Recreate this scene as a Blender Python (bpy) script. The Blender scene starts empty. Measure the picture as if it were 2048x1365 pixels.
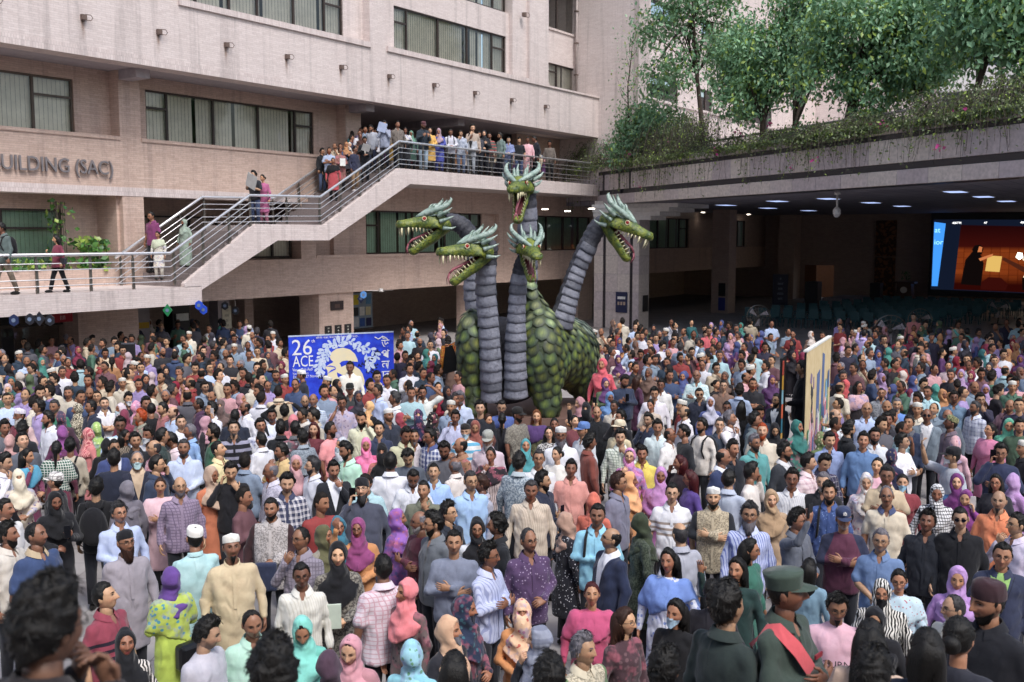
import bpy, bmesh, math, random
import numpy as np
from mathutils import Vector, Matrix
R = math.radians
random.seed(7); rng = np.random.default_rng(11)
scene = bpy.context.scene
COL = scene.collection
# ---------------------------------------------------------------- camera
FPX, CX, CY = 2000.0, 1024.0, 682.5
KS = 1.1                                  # the place is drafted with the eye at 4.2 m, then set to real size by KS
CAMZ = 4.2
PITCH = math.atan((CY - 475.0) / FPX)
cam_data = bpy.data.cameras.new('camera'); cam = bpy.data.objects.new('camera', cam_data); COL.objects.link(cam)
cam.location = (0, 0, CAMZ * KS); cam.rotation_euler = (math.pi / 2 - PITCH, 0, 0)
cam_data.sensor_width = 36.0; cam_data.lens = 36.0 * FPX / 2048.0
cam_data.clip_start = 0.1; cam_data.clip_end = 400
cam_data.dof.use_dof = True; cam_data.dof.focus_distance = 14.0; cam_data.dof.aperture_fstop = 3.2
scene.camera = cam
# ---------------------------------------------------------------- world, sun, exposure
SUN_EL, SUN_AZ = R(55), R(150)
world = bpy.data.worlds.new('World'); scene.world = world; world.use_nodes = True
wn = world.node_tree; bg = wn.nodes['Background']
sky = wn.nodes.new('ShaderNodeTexSky'); sky.sky_type = 'NISHITA'; sky.sun_disc = False
sky.sun_elevation = SUN_EL; sky.sun_rotation = SUN_AZ; sky.air_density = 1.2; sky.dust_density = 3.5
wn.links.new(sky.outputs[0], bg.inputs[0]); bg.inputs[1].default_value = 0.125
sd = bpy.data.lights.new('sun', 'SUN'); sun = bpy.data.objects.new('sun', sd); COL.objects.link(sun)
sd.energy = 1.5; sd.angle = R(16); sd.color = (.96, .98, 1.0)
sun.rotation_euler = Vector((-math.sin(SUN_AZ) * math.cos(SUN_EL), -math.cos(SUN_AZ) * math.cos(SUN_EL), -math.sin(SUN_EL))).to_track_quat('-Z', 'Y').to_euler()
scene.view_settings.view_transform = 'Standard'; scene.view_settings.look = 'None'
scene.view_settings.exposure = 0.72; scene.view_settings.gamma = 1.0
scene.cycles.use_denoising = True
scene.cycles.max_bounces = 6; scene.cycles.diffuse_bounces = 4; scene.cycles.glossy_bounces = 3
scene.cycles.transparent_max_bounces = 12; scene.cycles.caustics_reflective = False; scene.cycles.caustics_refractive = False

# ---------------------------------------------------------------- helpers
_fw = np.array([0, math.cos(PITCH), -math.sin(PITCH)]); _up = np.array([0, math.sin(PITCH), math.cos(PITCH)])
def at(px, py, Y):                       # photo pixel at depth Y -> world point
    d = _fw * FPX + np.array([px - CX, 0, 0]) + _up * (CY - py)
    return np.array([0, 0, CAMZ]) + d * (Y / d[1])
def at_z(px, py, z):                     # photo pixel on the level z -> world point
    d = _fw * FPX + np.array([px - CX, 0, 0]) + _up * (CY - py)
    return np.array([0, 0, CAMZ]) + d * ((z - CAMZ) / d[2])
def lin(h):
    h = h.lstrip('#'); c = [int(h[i:i + 2], 16) / 255 for i in (0, 2, 4)]
    return tuple((x / 12.92 if x <= .04045 else ((x + .055) / 1.055) ** 2.4) for x in c)
def tag(o, label=None, cat=None, group=None, kind=None):
    if label: o['label'] = label
    if cat: o['category'] = cat
    if group: o['group'] = group
    if kind: o['kind'] = kind
    return o
def empty(name, loc=(0, 0, 0), rz=0, parent=None):
    o = bpy.data.objects.new(name, None); o.empty_display_size = .1; COL.objects.link(o)
    o.location = loc; o.rotation_euler = (0, 0, rz); o.parent = parent
    return o
def link(name, me, parent=None, loc=None):
    o = bpy.data.objects.new(name, me); COL.objects.link(o); o.parent = parent
    if loc is not None: o.location = loc
    return o
def npmesh(name, V, F, mats, midx=None, smooth=True, col=None):
    """V (n,3), F (m,k) one polygon size, or list of such arrays"""
    me = bpy.data.meshes.new(name)
    if not isinstance(F, list): F = [F]
    F = [np.asarray(f, dtype=np.int32) for f in F if len(f)]
    V = np.asarray(V, dtype=np.float32)
    me.vertices.add(len(V)); me.vertices.foreach_set('co', V.ravel())
    tot = sum(f.size for f in F); nf = sum(len(f) for f in F)
    me.loops.add(tot); me.polygons.add(nf)
    me.loops.foreach_set('vertex_index', np.concatenate([f.ravel() for f in F]))
    sizes = np.concatenate([np.full(len(f), f.shape[1], dtype=np.int32) for f in F])
    st = np.zeros(nf, dtype=np.int32); st[1:] = np.cumsum(sizes)[:-1]
    me.polygons.foreach_set('loop_start', st)
    try: me.polygons.foreach_set('loop_total', sizes)
    except Exception: pass
    if midx is not None: me.polygons.foreach_set('material_index', np.asarray(midx, dtype=np.int32))
    me.polygons.foreach_set('use_smooth', np.full(nf, bool(smooth)))
    for m in (mats if isinstance(mats, (list, tuple)) else [mats]):
        me.materials.append(m)
    if col is not None:
        ca = me.color_attributes.new('Col', 'FLOAT_COLOR', 'POINT')
        c4 = np.ones((len(V), 4), dtype=np.float32); c4[:, :3] = col
        ca.data.foreach_set('color', c4.ravel())
    me.update(calc_edges=True)
    return me
class MB:
    """collects verts and faces of one mesh"""
    def __init__(s): s.v = []; s.f = []; s.m = []; s.mi = 0
    def add(s, vs, fs):
        b = len(s.v); s.v += [tuple(v) for v in vs]
        for f in fs: s.f.append([b + i for i in f]); s.m.append(s.mi)
    def box(s, x0, x1, y0, y1, z0, z1):
        s.add([(x0, y0, z0), (x1, y0, z0), (x1, y1, z0), (x0, y1, z0), (x0, y0, z1), (x1, y0, z1), (x1, y1, z1), (x0, y1, z1)],
              [(0, 3, 2, 1), (4, 5, 6, 7), (0, 1, 5, 4), (1, 2, 6, 5), (2, 3, 7, 6), (3, 0, 4, 7)])
    def prism(s, pts, y0, y1):           # polygon in x,z extruded along y
        n = len(pts)
        s.add([(x, y0, z) for x, z in pts] + [(x, y1, z) for x, z in pts],
              [tuple(range(n)), tuple(range(2 * n - 1, n - 1, -1))] + [(i, i + n, (i + 1) % n + n, (i + 1) % n) for i in range(n)])
    def tube(s, pts, rad, n=8, cap=True):
        pts = [Vector(p) for p in pts]
        if not isinstance(rad, (list, tuple)): rad = [rad] * len(pts)
        rings = []; prev = None
        for i, p in enumerate(pts):
            t = (pts[min(i + 1, len(pts) - 1)] - pts[max(i - 1, 0)]).normalized()
            a = Vector((0, 0, 1)) if abs(t.z) < .9 else Vector((1, 0, 0))
            if prev is not None: a = prev
            x = (a - t * a.dot(t)).normalized(); y = t.cross(x); prev = x
            rings.append([p + (x * math.cos(k * 2 * math.pi / n) + y * math.sin(k * 2 * math.pi / n)) * rad[i] for k in range(n)])
        fs = []
        for i in range(len(pts) - 1):
            for k in range(n):
                fs.append((i * n + k, i * n + (k + 1) % n, (i + 1) * n + (k + 1) % n, (i + 1) * n + k))
        if cap: fs += [tuple(range(n - 1, -1, -1)), tuple((len(pts) - 1) * n + k for k in range(n))]
        s.add([v for r in rings for v in r], fs)
    def ball(s, c, r, nu=10, nv=7):
        r = r if isinstance(r, (tuple, list)) else (r, r, r)
        vs = []; fs = []
        for j in range(nv + 1):
            ph = -math.pi / 2 + math.pi * j / nv
            for i in range(nu):
                th = 2 * math.pi * i / nu
                vs.append((c[0] + r[0] * math.cos(ph) * math.cos(th), c[1] + r[1] * math.cos(ph) * math.sin(th), c[2] + r[2] * math.sin(ph)))
        for j in range(nv):
            for i in range(nu): fs.append((j * nu + i, j * nu + (i + 1) % nu, (j + 1) * nu + (i + 1) % nu, (j + 1) * nu + i))
        s.add(vs, fs)
    def mesh(s, name, mats, smooth=False):
        me = bpy.data.meshes.new(name); me.from_pydata(s.v, [], s.f)
        for m in (mats if isinstance(mats, (list, tuple)) else [mats]): me.materials.append(m)
        if max(s.m, default=0): me.polygons.foreach_set('material_index', s.m)
        if smooth: me.polygons.foreach_set('use_smooth', [True] * len(s.f))
        me.update(); return me
    def build(s, name, mats, parent=None, smooth=False, loc=None):
        return link(name, s.mesh(name, mats, smooth), parent, loc)
def boxo(name, mat, parent, *b):
    m = MB(); m.box(*b); return m.build(name, mat, parent)

# ---------------------------------------------------------------- materials
class N:
    """tiny node-tree writer"""
    def __init__(s, name):
        s.m = bpy.data.materials.new(name); s.m.use_nodes = True; s.t = s.m.node_tree
        s.b = s.t.nodes['Principled BSDF']; s.out = s.t.nodes['Material Output']
    def n(s, t, **kw):
        o = s.t.nodes.new('ShaderNode' + t)
        for k, v in kw.items():
            if k.startswith('i_'):
                key = k[2:]; key = int(key) if key.isdigit() else key
                s.put(o.inputs[key], v)
            else: setattr(o, k, v)
        return o
    def put(s, inp, v):
        if isinstance(v, bpy.types.NodeSocket): s.t.links.new(v, inp)
        elif isinstance(v, bpy.types.Node): s.t.links.new(v.outputs[0], inp)
        else:
            if isinstance(v, tuple) and len(v) == 3 and inp.type == 'RGBA': v = v + (1,)
            inp.default_value = v
    def p(s, **kw):
        for k, v in kw.items(): s.put(s.b.inputs[k.replace('_', ' ')], v)
    def math(s, op, a, b=0.0, c=0.0):
        o = s.n('Math', operation=op); s.put(o.inputs[0], a); s.put(o.inputs[1], b)
        if len(o.inputs) > 2: s.put(o.inputs[2], c)
        return o.outputs[0]
    def mix(s, f, a, b, blend='MIX'):
        o = s.n('Mix', data_type='RGBA', blend_type=blend); s.put(o.inputs[0], f); s.put(o.inputs[6], a); s.put(o.inputs[7], b)
        return o.outputs[2]
    def ramp(s, f, stops):
        o = s.n('ValToRGB'); s.put(o.inputs[0], f); e = o.color_ramp.elements
        while len(e) < len(stops): e.new(.5)
        for el, (p, c) in zip(e, stops): el.position = p; el.color = c + (1,) if len(c) == 3 else c
        return o.outputs[0]
    def noise(s, scale, detail=3, vec=None, rough=.6):
        o = s.n('TexNoise'); o.inputs['Scale'].default_value = scale; o.inputs['Detail'].default_value = detail; o.inputs['Roughness'].default_value = rough
        if vec is not None: s.put(o.inputs['Vector'], vec)
        return o.outputs[0]
    def obj(s): return s.n('TexCoord').outputs['Object']
    def bump(s, h, strength=.3, dist=.01):
        o = s.n('Bump'); o.inputs['Strength'].default_value = strength; o.inputs['Distance'].default_value = dist
        s.put(o.inputs['Height'], h); s.put(s.b.inputs['Normal'], o.outputs[0])
_mc = {}
def plain(name, hexc, rough=.6, metal=0.0, nz=.08, nscale=6.0, bump=0.0, spec=.5):
    k = (name, hexc, rough)
    if k in _mc: return _mc[k]
    q = N(name); c = lin(hexc); o = q.obj()
    f = q.noise(nscale, 5, o)
    lo = tuple(x * (1 - nz * 2) for x in c); hi = tuple(min(1, x * (1 + nz)) for x in c)
    q.p(Base_Color=q.ramp(f, [(.3, lo), (.7, hi)]), Roughness=q.math('MULTIPLY_ADD', f, .2, rough - .1), Metallic=metal)
    q.b.inputs['Specular IOR Level'].default_value = spec
    if bump: q.bump(f, bump, .01)
    _mc[k] = q.m; return q.m
def emit(name, hexc, strength):
    q = N(name); e = q.n('Emission'); e.inputs[0].default_value = lin(hexc) + (1,); e.inputs[1].default_value = strength
    q.t.links.new(e.outputs[0], q.out.inputs[0]); return q.m
def brick_mat(name, c1, c2, mortar, bw=.27, bh=.058, stain=.38, soldier=None):
    q = N(name); o = q.obj(); sp = q.n('SeparateXYZ'); q.put(sp.inputs[0], o)
    h = q.math('ADD', sp.outputs[0], sp.outputs[1])
    cb = q.n('CombineXYZ'); q.put(cb.inputs[0], h); q.put(cb.inputs[1], sp.outputs[2])
    br = q.n('TexBrick'); br.offset = .5
    q.put(br.inputs['Vector'], cb.outputs[0]); br.inputs['Scale'].default_value = 1.0
    br.inputs['Brick Width'].default_value = bw; br.inputs['Row Height'].default_value = bh
    br.inputs['Mortar Size'].default_value = .0035; br.inputs['Mortar Smooth'].default_value = .3; br.inputs['Bias'].default_value = 0
    br.inputs['Color1'].default_value = lin(c1) + (1,); br.inputs['Color2'].default_value = lin(c2) + (1,); br.inputs['Mortar'].default_value = lin(mortar) + (1,)
    big = q.noise(.35, 4, o); fine = q.noise(14, 4, o)
    col = q.mix(q.math('MULTIPLY', big, .5), br.outputs['Color'], q.ramp(big, [(.35, lin(c1)), (.65, lin(c2))]))
    mp = q.n('Mapping'); q.put(mp.inputs[0], o); mp.inputs['Scale'].default_value = (2.2, 2.2, .12)
    streak = q.noise(1.6, 5, mp.outputs[0])
    col = q.mix(q.ramp(streak, [(.52, (0, 0, 0)), (.78, (stain, stain, stain))]), col, lin('4a4040'))
    col = q.mix(.12, col, q.ramp(fine, [(.3, (.1, .09, .09)), (.7, (.9, .85, .85))]), 'OVERLAY')
    q.p(Base_Color=col, Roughness=.55)
    q.bump(q.math('SUBTRACT', 1.0, br.outputs['Fac']), .5, .004)
    return q.m
M = {}
M['brick'] = brick_mat('facade_tile', 'd8ccc8', 'c9bcb8', 'aca09c')
M['brick_warm'] = brick_mat('facade_tile_warm', 'ceb6a8', 'bba294', '98857a')
M['soldier'] = brick_mat('soldier_course_tile', 'd6cac6', 'c6b8b4', 'a0948f', bw=.075, bh=.24)
M['soffit'] = plain('soffit_paint', 'a8a0a4', .8)
M['frame'] = plain('window_frame', '3a302c', .45)
M['bronze'] = plain('bronze_frame', '54463c', .4)
M['stone'] = plain('fascia_stone', 'b4a8a4', .5, nz=.12, nscale=9)
M['granite'] = plain('dark_granite', '2c2a30', .35)
M['steel'] = plain('polished_steel', 'e4e4e6', .3, .75, nz=.03)
M['steel_dk'] = plain('steel_post', '8c8780', .35, .9)
M['spot'] = plain('rusty_bracket', '6a5850', .7, nz=.2, nscale=30)
M['rust'] = plain('rust_stain', '9c7a62', .8, nz=.2)
M['black'] = plain('black_paint', '17171a', .5)
M['ceil'] = plain('hall_ceiling', '8e8b94', .85)
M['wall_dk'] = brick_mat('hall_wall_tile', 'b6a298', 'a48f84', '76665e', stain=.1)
M['white'] = plain('white_paint', 'd8d6d4', .5)
M['paper'] = plain('paper', 'dcdcd8', .8)
def glass_mat():
    q = N('window_glass'); t = q.n('BsdfTransparent'); t.inputs[0].default_value = (.98, .985, .96, 1)
    g = q.n('BsdfGlossy'); g.inputs[0].default_value = (1, 1, 1, 1); g.inputs[1].default_value = .03
    fr = q.n('Fresnel'); fr.inputs[0].default_value = 1.5
    mx = q.n('MixShader'); q.put(mx.inputs[0], q.math('MULTIPLY_ADD', fr.outputs[0], .85, .03)); q.t.links.new(t.outputs[0], mx.inputs[1]); q.t.links.new(g.outputs[0], mx.inputs[2])
    q.t.links.new(mx.outputs[0], q.out.inputs[0]); return q.m
M['glass'] = glass_mat()
def blind_mat(name, c):
    q = N(name); o = q.obj(); f = q.noise(3, 3, o)
    q.p(Base_Color=q.ramp(f, [(.3, tuple(x * .8 for x in lin(c))), (.7, lin(c))]), Roughness=.8); return q.m
M['blind'] = blind_mat('vertical_blind', 'f2eee0'); M['blind_g'] = blind_mat('green_blind', 'a2c6ac')
# ================================================================ SETTING: ground
FA = R(35.2)
UX, UY = math.sin(FA), math.cos(FA)
QX, QY = -9.035, 28.5                       # origin of the facade frame
FRZ = math.atan2(UY, UX)
def fw_(s, y, z=0.0):                       # facade frame -> world
    return (QX + UX * s - UY * y, QY + UY * s + UX * y, z)
def paving_mat():
    q = N('courtyard_paving'); o = q.obj(); br = q.n('TexBrick'); br.offset = 0
    q.put(br.inputs['Vector'], o); br.inputs['Scale'].default_value = 1; br.inputs['Brick Width'].default_value = .6; br.inputs['Row Height'].default_value = .6
    br.inputs['Mortar Size'].default_value = .006; br.inputs['Color1'].default_value = lin('a9a4a2') + (1,); br.inputs['Color2'].default_value = lin('96908e') + (1,); br.inputs['Mortar'].default_value = lin('6a6462') + (1,)
    f = q.noise(1.3, 6, o)
    q.p(Base_Color=q.mix(.25, br.outputs['Color'], q.ramp(f, [(.3, (.12, .11, .11)), (.7, (.5, .48, .47))])), Roughness=.55)
    q.bump(q.math('SUBTRACT', 1.0, br.outputs['Fac']), .3, .003); return q.m
m = MB(); m.add([(-120, -60, 0), (120, -60, 0), (120, 160, 0), (-120, 160, 0)], [(0, 1, 2, 3)])
tag(m.build('ground', paving_mat()), kind='structure')
# steps below the camera, on which the nearest onlookers stand
def step_floor(Y): return max(0.0, .165 * math.ceil((6.3 - Y) / .33)) if Y < 6.3 else 0.0
vs = empty('entrance_steps'); tag(vs, 'broad flight of stone steps under the nearest onlookers', 'steps')
st_mat = plain('step_stone', '9b9492', .6, bump=.1)
for i in range(18):
    y1 = 6.3 - .33 * i
    boxo('step', st_mat, vs, -7, 7, y1 - .33 if i < 17 else -3.0, y1 - .003, 0 if i == 0 else .001, .165 * (i + 1))

# ================================================================ the long tiled building on the left
B = empty('campus_building', (QX, QY, 0), FRZ)
tag(B, 'long pinkish tiled building with ribbon windows, overhanging top floor and raised lettering', 'building')
def wall(name, mat, *b): return boxo(name, mat, B, *b)
def paneo(name, mat, parent, x0, x1, y0, y1, z0, z1):
    m = MB(); m.add([(x0, y0, z0), (x1, y0, z0), (x1, y0, z1), (x0, y0, z1)], [(0, 1, 2, 3)]); return m.build(name, mat, parent)
def window(s0, s1, z0, z1, y, parent=None, splits=(), vents=(), blind='blind', depth=.09, frame='frame', bl_y=.16):
    """window facing -y: frame > pane, mullion, blind.  splits: mullion fractions; vents: bays with a transom"""
    m = MB(); t = .055
    m.box(s0, s1, y, y + depth, z0, z0 + t); m.box(s0, s1, y, y + depth, z1 - t, z1)
    m.box(s0, s0 + t, y + .001, y + depth, z0 + t, z1 - t); m.box(s1 - t, s1, y + .001, y + depth, z0 + t, z1 - t)
    w = m.build('window', M[frame], parent or B)
    xs = [0] + list(splits) + [1]
    for k, fx in enumerate(splits):
        x = s0 + (s1 - s0) * fx
        boxo('mullion', M[frame], w, x - .035, x + .035, y + .004, y + depth - .004, z0 + t, z1 - t)
    for k in range(len(xs) - 1):
        a, b = s0 + (s1 - s0) * xs[k], s0 + (s1 - s0) * xs[k + 1]
        a += t if k == 0 else .035; b -= t if k == len(xs) - 2 else .035
        if k in vents:
            zt = z0 + (z1 - z0) * .66
            boxo('transom', M[frame], w, a, b, y + .006, y + depth - .006, zt - .03, zt + .03)
            paneo('pane', M['glass'], w, a, b, y + .04, y + .046, z0 + t, zt - .03)
            paneo('pane', M['glass'], w, a, b, y + .04, y + .046, zt + .03, z1 - t)
        else:
            paneo('pane', M['glass'], w, a, b, y + .04, y + .046, z0 + t, z1 - t)
    if blind:
        m = MB(); x = s0; k = 0; r = random.Random(int(s0 * 100))
        while x < s1 - .02:
            sw = .13
            if r.random() > .07: m.add([(x, y + bl_y, z0), (x + sw * .985, y + bl_y + .012, z0), (x + sw * .985, y + bl_y + .012, z1), (x, y + bl_y, z1)], [(0, 1, 2, 3)])
            x += sw
        m.build('blind', M[blind], w)
    return w
# --- top floors (overhanging mass)
TOPZ = 17.5; WTOP = 25.0
wall('parapet_wall', M['brick'], -16, 24.3, 1.0, 1.6, 9.22, 10.82)
wall('soldier_course', M['soldier'], -16, 24.3, .985, 1.6, 8.97, 9.22)
wall('soffit', M['soffit'], -16, 24.3, 1.6, 9, 8.99, 9.3)
wall('sill_course', M['soldier'], .5, 8.45, .93, 1.6, 10.82, 11.0)
wall('sill_course', M['soldier'], 9.3, 19.9, .93, 1.6, 10.82, 11.0)
wall('pier', M['brick'], -16, .5, 1.0, 1.9, 10.82, TOPZ)
wall('pier', M['brick'], 8.45, 9.3, 1.003, 1.9, 10.82, TOPZ)
wall('pier', M['brick'], 17.35, 18.4, 1.15, 1.9, 11.0, TOPZ)
wall('pier', M['brick'], 18.4, 19.9, 1.0, 2.45, 11.0, TOPZ)
wall('sill_course', M['soldier'], 19.9, 24.3, .93, 1.6, 10.82, 10.9)
for a, b in ((.5, 8.45), (9.3, 17.35)):
    wall('lintel_wall', M['brick'], a, b, 1.35, 1.9, 12.62, 13.6)
    wall('lintel_wall', M['brick'], a, b, 1.35, 1.9, 15.2, TOPZ)
wall('jamb_wall', M['brick'], .5, .6, 1.35, 1.9, 11.0, 12.62)
wall('jamb_wall', M['brick'], 7.5, 8.45, 1.35, 1.9, 11.0, 12.62)
wall('jamb_wall', M['brick'], 9.3, 10.1, 1.35, 1.9, 11.0, 12.62)
wall('jamb_wall', M['brick'], 17.15, 17.35, 1.35, 1.9, 11.0, 12.62)
window(.6, 7.5, 11.0, 12.62, 1.4, splits=(.12, .3, .46, .68, .88), vents=(0, 5))
window(10.1, 17.15, 11.0, 12.62, 1.4, splits=(.11, .37, .63, .87), vents=(0, 4))
window(.6, 7.5, 13.6, 15.2, 1.4, splits=(.12, .37, .63, .88), vents=(0, 4))
window(10.1, 17.15, 13.6, 15.2, 1.4, splits=(.12, .37, .63, .88), vents=(0, 4))
# --- recess before the projecting wing
wall('recess_wall', M['brick'], 19.9, 26.4, 2.4, 2.9, 8.97, 11.25)
wall('recess_wall', M['brick'], 19.9, 26.4, 2.4, 2.9, 12.35, 13.95)
wall('recess_wall', M['brick'], 19.9, 26.4, 2.4, 2.9, 15.8, TOPZ)
wall('recess_wall', M['brick'], 25.9, 26.4, 2.4, 2.9, 11.25, 12.35); wall('recess_wall', M['brick'], 25.9, 26.4, 2.4, 2.9, 13.95, 15.8)
window(21.2, 25.9, 11.25, 12.35, 2.45, splits=(.35, .75), vents=(0, 2))
window(21.2, 25.9, 13.95, 15.8, 2.45, splits=(.35, .75), vents=(2,), blind=None)
wall('sill_course', M['soldier'], 21.25, 26.4, 2.34, 2.4, 13.85, 13.95)
# --- second floor wall with the lettering
wall('lettering_wall', M['brick_warm'], -16, 9.4, 2.4, 3.2, 5.65, 7.0)
wall('soldier_course', M['soldier'], -16, 9.4, 2.385, 3.2, 5.4, 5.65)
wall('sill_course', M['brick_warm'], -16, -.6, 2.36, 3.2, 7.0, 7.1)
wall('sill_course', M['brick_warm'], .1, 8.6, 2.36, 3.2, 7.0, 7.1)
wall('pillar', M['brick_warm'], -.6, .1, 2.40, 3.2, 7.0, 8.985)
wall('pillar', M['brick_warm'], 8.6, 9.4, 2.40, 3.2, 7.0, 8.985)
for s in (-.35, 9.0): wall('bracket_beam', M['soffit'], s - .22, s + .22, 1.55, 2.42, 8.72, 8.992)
for a, b in ((-16, -.6), (.1, 8.6)):
    wall('lintel_wall', M['brick_warm'], a, b, 2.85, 3.2, 8.62, 8.985)
wall('jamb_wall', M['brick_warm'], -1.72, -.6, 2.85, 3.2, 7.1, 8.62); wall('jamb_wall', M['brick_warm'], .1, .6, 2.85, 3.2, 7.1, 8.62)
wall('jamb_wall', M['brick_warm'], 7.45, 8.6, 2.85, 3.2, 7.1, 8.62); wall('jamb_wall', M['brick_warm'], -16, -9, 2.85, 3.2, 7.1, 8.62)
window(-9, -1.72, 7.1, 8.62, 2.9, splits=(.12, .48, .84), vents=(3,), frame='bronze')
window(.6, 7.45, 7.1, 8.62, 2.9, splits=(.115, .37, .64, .88), vents=(0, 4))
# --- loggia behind the upper platform
wall('loggia_back_wall', M['brick_warm'], 9.4, 24.3, 7.0, 7.3, 6.6, 9.0)
wall('loggia_side_wall', M['brick_warm'], 9.1, 9.4, 3.2, 7.0, 6.6, 9.0)
wall('loggia_end_wall', M['brick_warm'], 20.6, 24.3, 3.2, 3.5, 6.6, 9.0)
wall('loggia_ceiling_beam', M['soffit'], 14.2, 14.6, 1.6, 7.0, 8.7, 8.992)
# --- first floor
wall('pier', M['brick_warm'], -.6, .1, 2.40, 3.6, 2.8, 5.4)
wall('recess_side_wall', M['brick_warm'], -.68, -.6, 2.6, 3.6, 2.8, 5.4)
wall('bay_back_wall', M['brick_warm'], -16, -1.8, 3.6, 3.9, 2.8, 3.4); wall('bay_back_wall', M['brick_warm'], -1.8, -.6, 3.6, 3.9, 2.8, 5.0)
wall('bay_back_wall', M['brick_warm'], -16, -.6, 3.6, 3.9, 5.0, 5.6)
wall('bay_back_wall', M['brick_warm'], -16, -8, 3.6, 3.9, 3.4, 5.0)
window(-8, -1.8, 3.4, 5.0, 3.65, splits=(.35, .72), vents=(2,), blind='blind_g')
wall('bay_back_wall', M['brick_warm'], .1, 9.0, 4.6, 4.9, 2.8, 5.5)
window(.6, 4.4, 2.9, 4.9, 4.45, splits=(.3, .7), blind=None)
wall('spandrel_wall', M['brick_warm'], .25, 50, 2.4, 2.9, 2.18, 3.45)
wall('spandrel_sill', M['brick_warm'], 7.0, 50, 2.36, 2.95, 3.45, 3.56)
wall('upper_spandrel', M['brick_warm'], 8.6, 26.5, 2.4, 2.9, 5.22, 6.12)
wall('pier', M['brick_warm'], 6.3, 7.0, 2.38, 2.9, 3.45, 5.6)
wall('pier', M['brick_warm'], 8.2, 9.9, 2.7, 3.1, 3.56, 5.22); wall('pier', M['brick_warm'], 17.2, 19.2, 2.7, 3.1, 3.56, 5.22)
wall('pier', M['brick_warm'], 18.1, 20.9, 2.4, 3.1, 3.56, 5.22)
wall('bay_wall', M['brick_warm'], 7.0, 8.2, 2.9, 3.1, 3.45, 5.4)
window(9.9, 17.2, 3.56, 5.22, 2.75, splits=(.1, .38, .66, .9), vents=(0, 4), blind='blind_g')
window(20.9, 26.5, 3.56, 5.22, 2.75, splits=(.28, .55, .8), blind='blind_g')
window(4.3, 6.2, 3.5, 4.6, 2.75, splits=(.55,), blind='blind')
# --- part of the building seen inside the hall
wall('hall_side_wall', M['wall_dk'], 26.5, 32, 2.4, 2.9, 3.56, 5.75); wall('hall_side_wall', M['wall_dk'], 37.6, 43.5, 2.4, 2.9, 3.56, 5.75)
wall('hall_side_wall', M['wall_dk'], 46.5, 50, 2.4, 2.9, 3.56, 5.75)
wall('hall_side_lintel', M['wall_dk'], 32, 46.5, 2.4, 2.9, 5.3, 5.75)
window(32, 37.6, 3.56, 5.3, 2.5, splits=(.3, .55, .8), vents=(3,), blind='blind_g'); window(43.5, 46.5, 3.56, 5.3, 2.5, splits=(.6,), blind='blind_g')
# --- ground floor under the overhang
wall('ground_ceiling', M['soffit'], -16, 50, 2.9, 9, 2.2, 2.5)
wall('ground_back_wall', M['wall_dk'], -16, 50, 8.6, 9, 0, 2.2)
for a, b in ((-2.1, -.16), (7.2, 8.95), (16.4, 17.6), (25.0, 26.4)):
    wall('column', M['brick_warm'], a, b, 2.5, 3.5, 0, 2.2)
for a, w_, c in ((1.6, .5, 'white'), (3.0, .7, 'black'), (4.9, .5, 'white'), (6.1, .4, 'wall_dk')):
    wall('inner_column', M['soffit'] if c == 'white' else M[c], a, a + w_, 5.2, 5.7, 0, 2.2)
gf = MB()
for a in (-10.0, -8.0, -6.0, -4.0): gf.box(a, a + .06, 3.2, 3.28, 0, 2.2)
gf.box(-12, -2.15, 3.19, 3.29, 1.72, 1.8)
sf = gf.build('shopfront_frame', M['frame'], B)
for a in (-9.94, -7.94, -5.94, -3.94): paneo('pane', M['glass'], sf, a, a + 1.9, 3.23, 3.24, 0, 1.72)
wall('shopfront_pale_band', plain('shopfront_pale', 'b8b09a', .7), -12, -2.15, 5.5, 5.6, 1.85, 2.2)  # plain pale band high behind the shopfront
for a, c in ((-7.5, '8a8378'), (-5.6, '6f6a66'), (-3.6, '5c5a5c')): wall('shop_wall_panel', plain('shop_panel', c, .7), a, a + 1.5, 6, 6.1, .2, 1.9)
# --- projecting wing beyond
wall('wing_end_wall', M['brick'], 24.3, 24.9, -.9, 7.2, 5.95, WTOP)
wall('hall_corner_wall', M['wall_dk'], 50, 50.4, 2.4, 9, 0, 6)
wall('wing_corner_pier', M['stone'], 24.28, 25.3, -1.15, -.9, 7.0, WTOP)
for z0, z1 in ((7.0, 10.9), (12.0, 14.6), (15.6, WTOP)): wall('wing_wall', M['brick'], 24.9, 50, -.9, -.4, z0, z1)
for z0, z1 in ((10.9, 12.0), (14.6, 15.6)):
    for a, b in ((25.9, 29), (31.6, 33.2), (36, 42)):
        window(a, b, z0, z1, -.85, splits=(.5,), blind=None); 
    for a, b in ((24.9, 25.9), (29, 31.6), (33.2, 36), (42, 50)): wall('wing_pier', M['brick'], a, b, -.9, -.4, z0, z1)
    wall('wing_sill', M['brick'], 25.3, 50, -1.0, -.9, z0 - .12, z0)
    wall('wing_room_back', M['black'], 25, 50, 1.6, 1.7, z0 - .4, z1 + .4)
wall('far_end_wall', M['brick'], 50, 50.5, -8.8, 2.4, 7.0, WTOP)
m = MB()
for k in range(6):
    m.box(49.95, 50.05, -9.0 - 1.6 * k, -8.94 - 1.6 * k, 7, 26)
gw = m.build('curtain_wall_mullions', M['frame'], B)
dkglass = plain('dark_glazing', '3a4250', .15)
for k in range(6):
    for z0, z1 in ((7, 13.2), (14.6, 26)): boxo('pane', dkglass, gw, 50.0, 50.03, -10.54 - 1.6 * k, -9.0 - 1.6 * k, z0, z1)
wall('white_band', M['white'], 49.6, 50.2, -20, -8.8, 13.2, 14.6)
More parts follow.
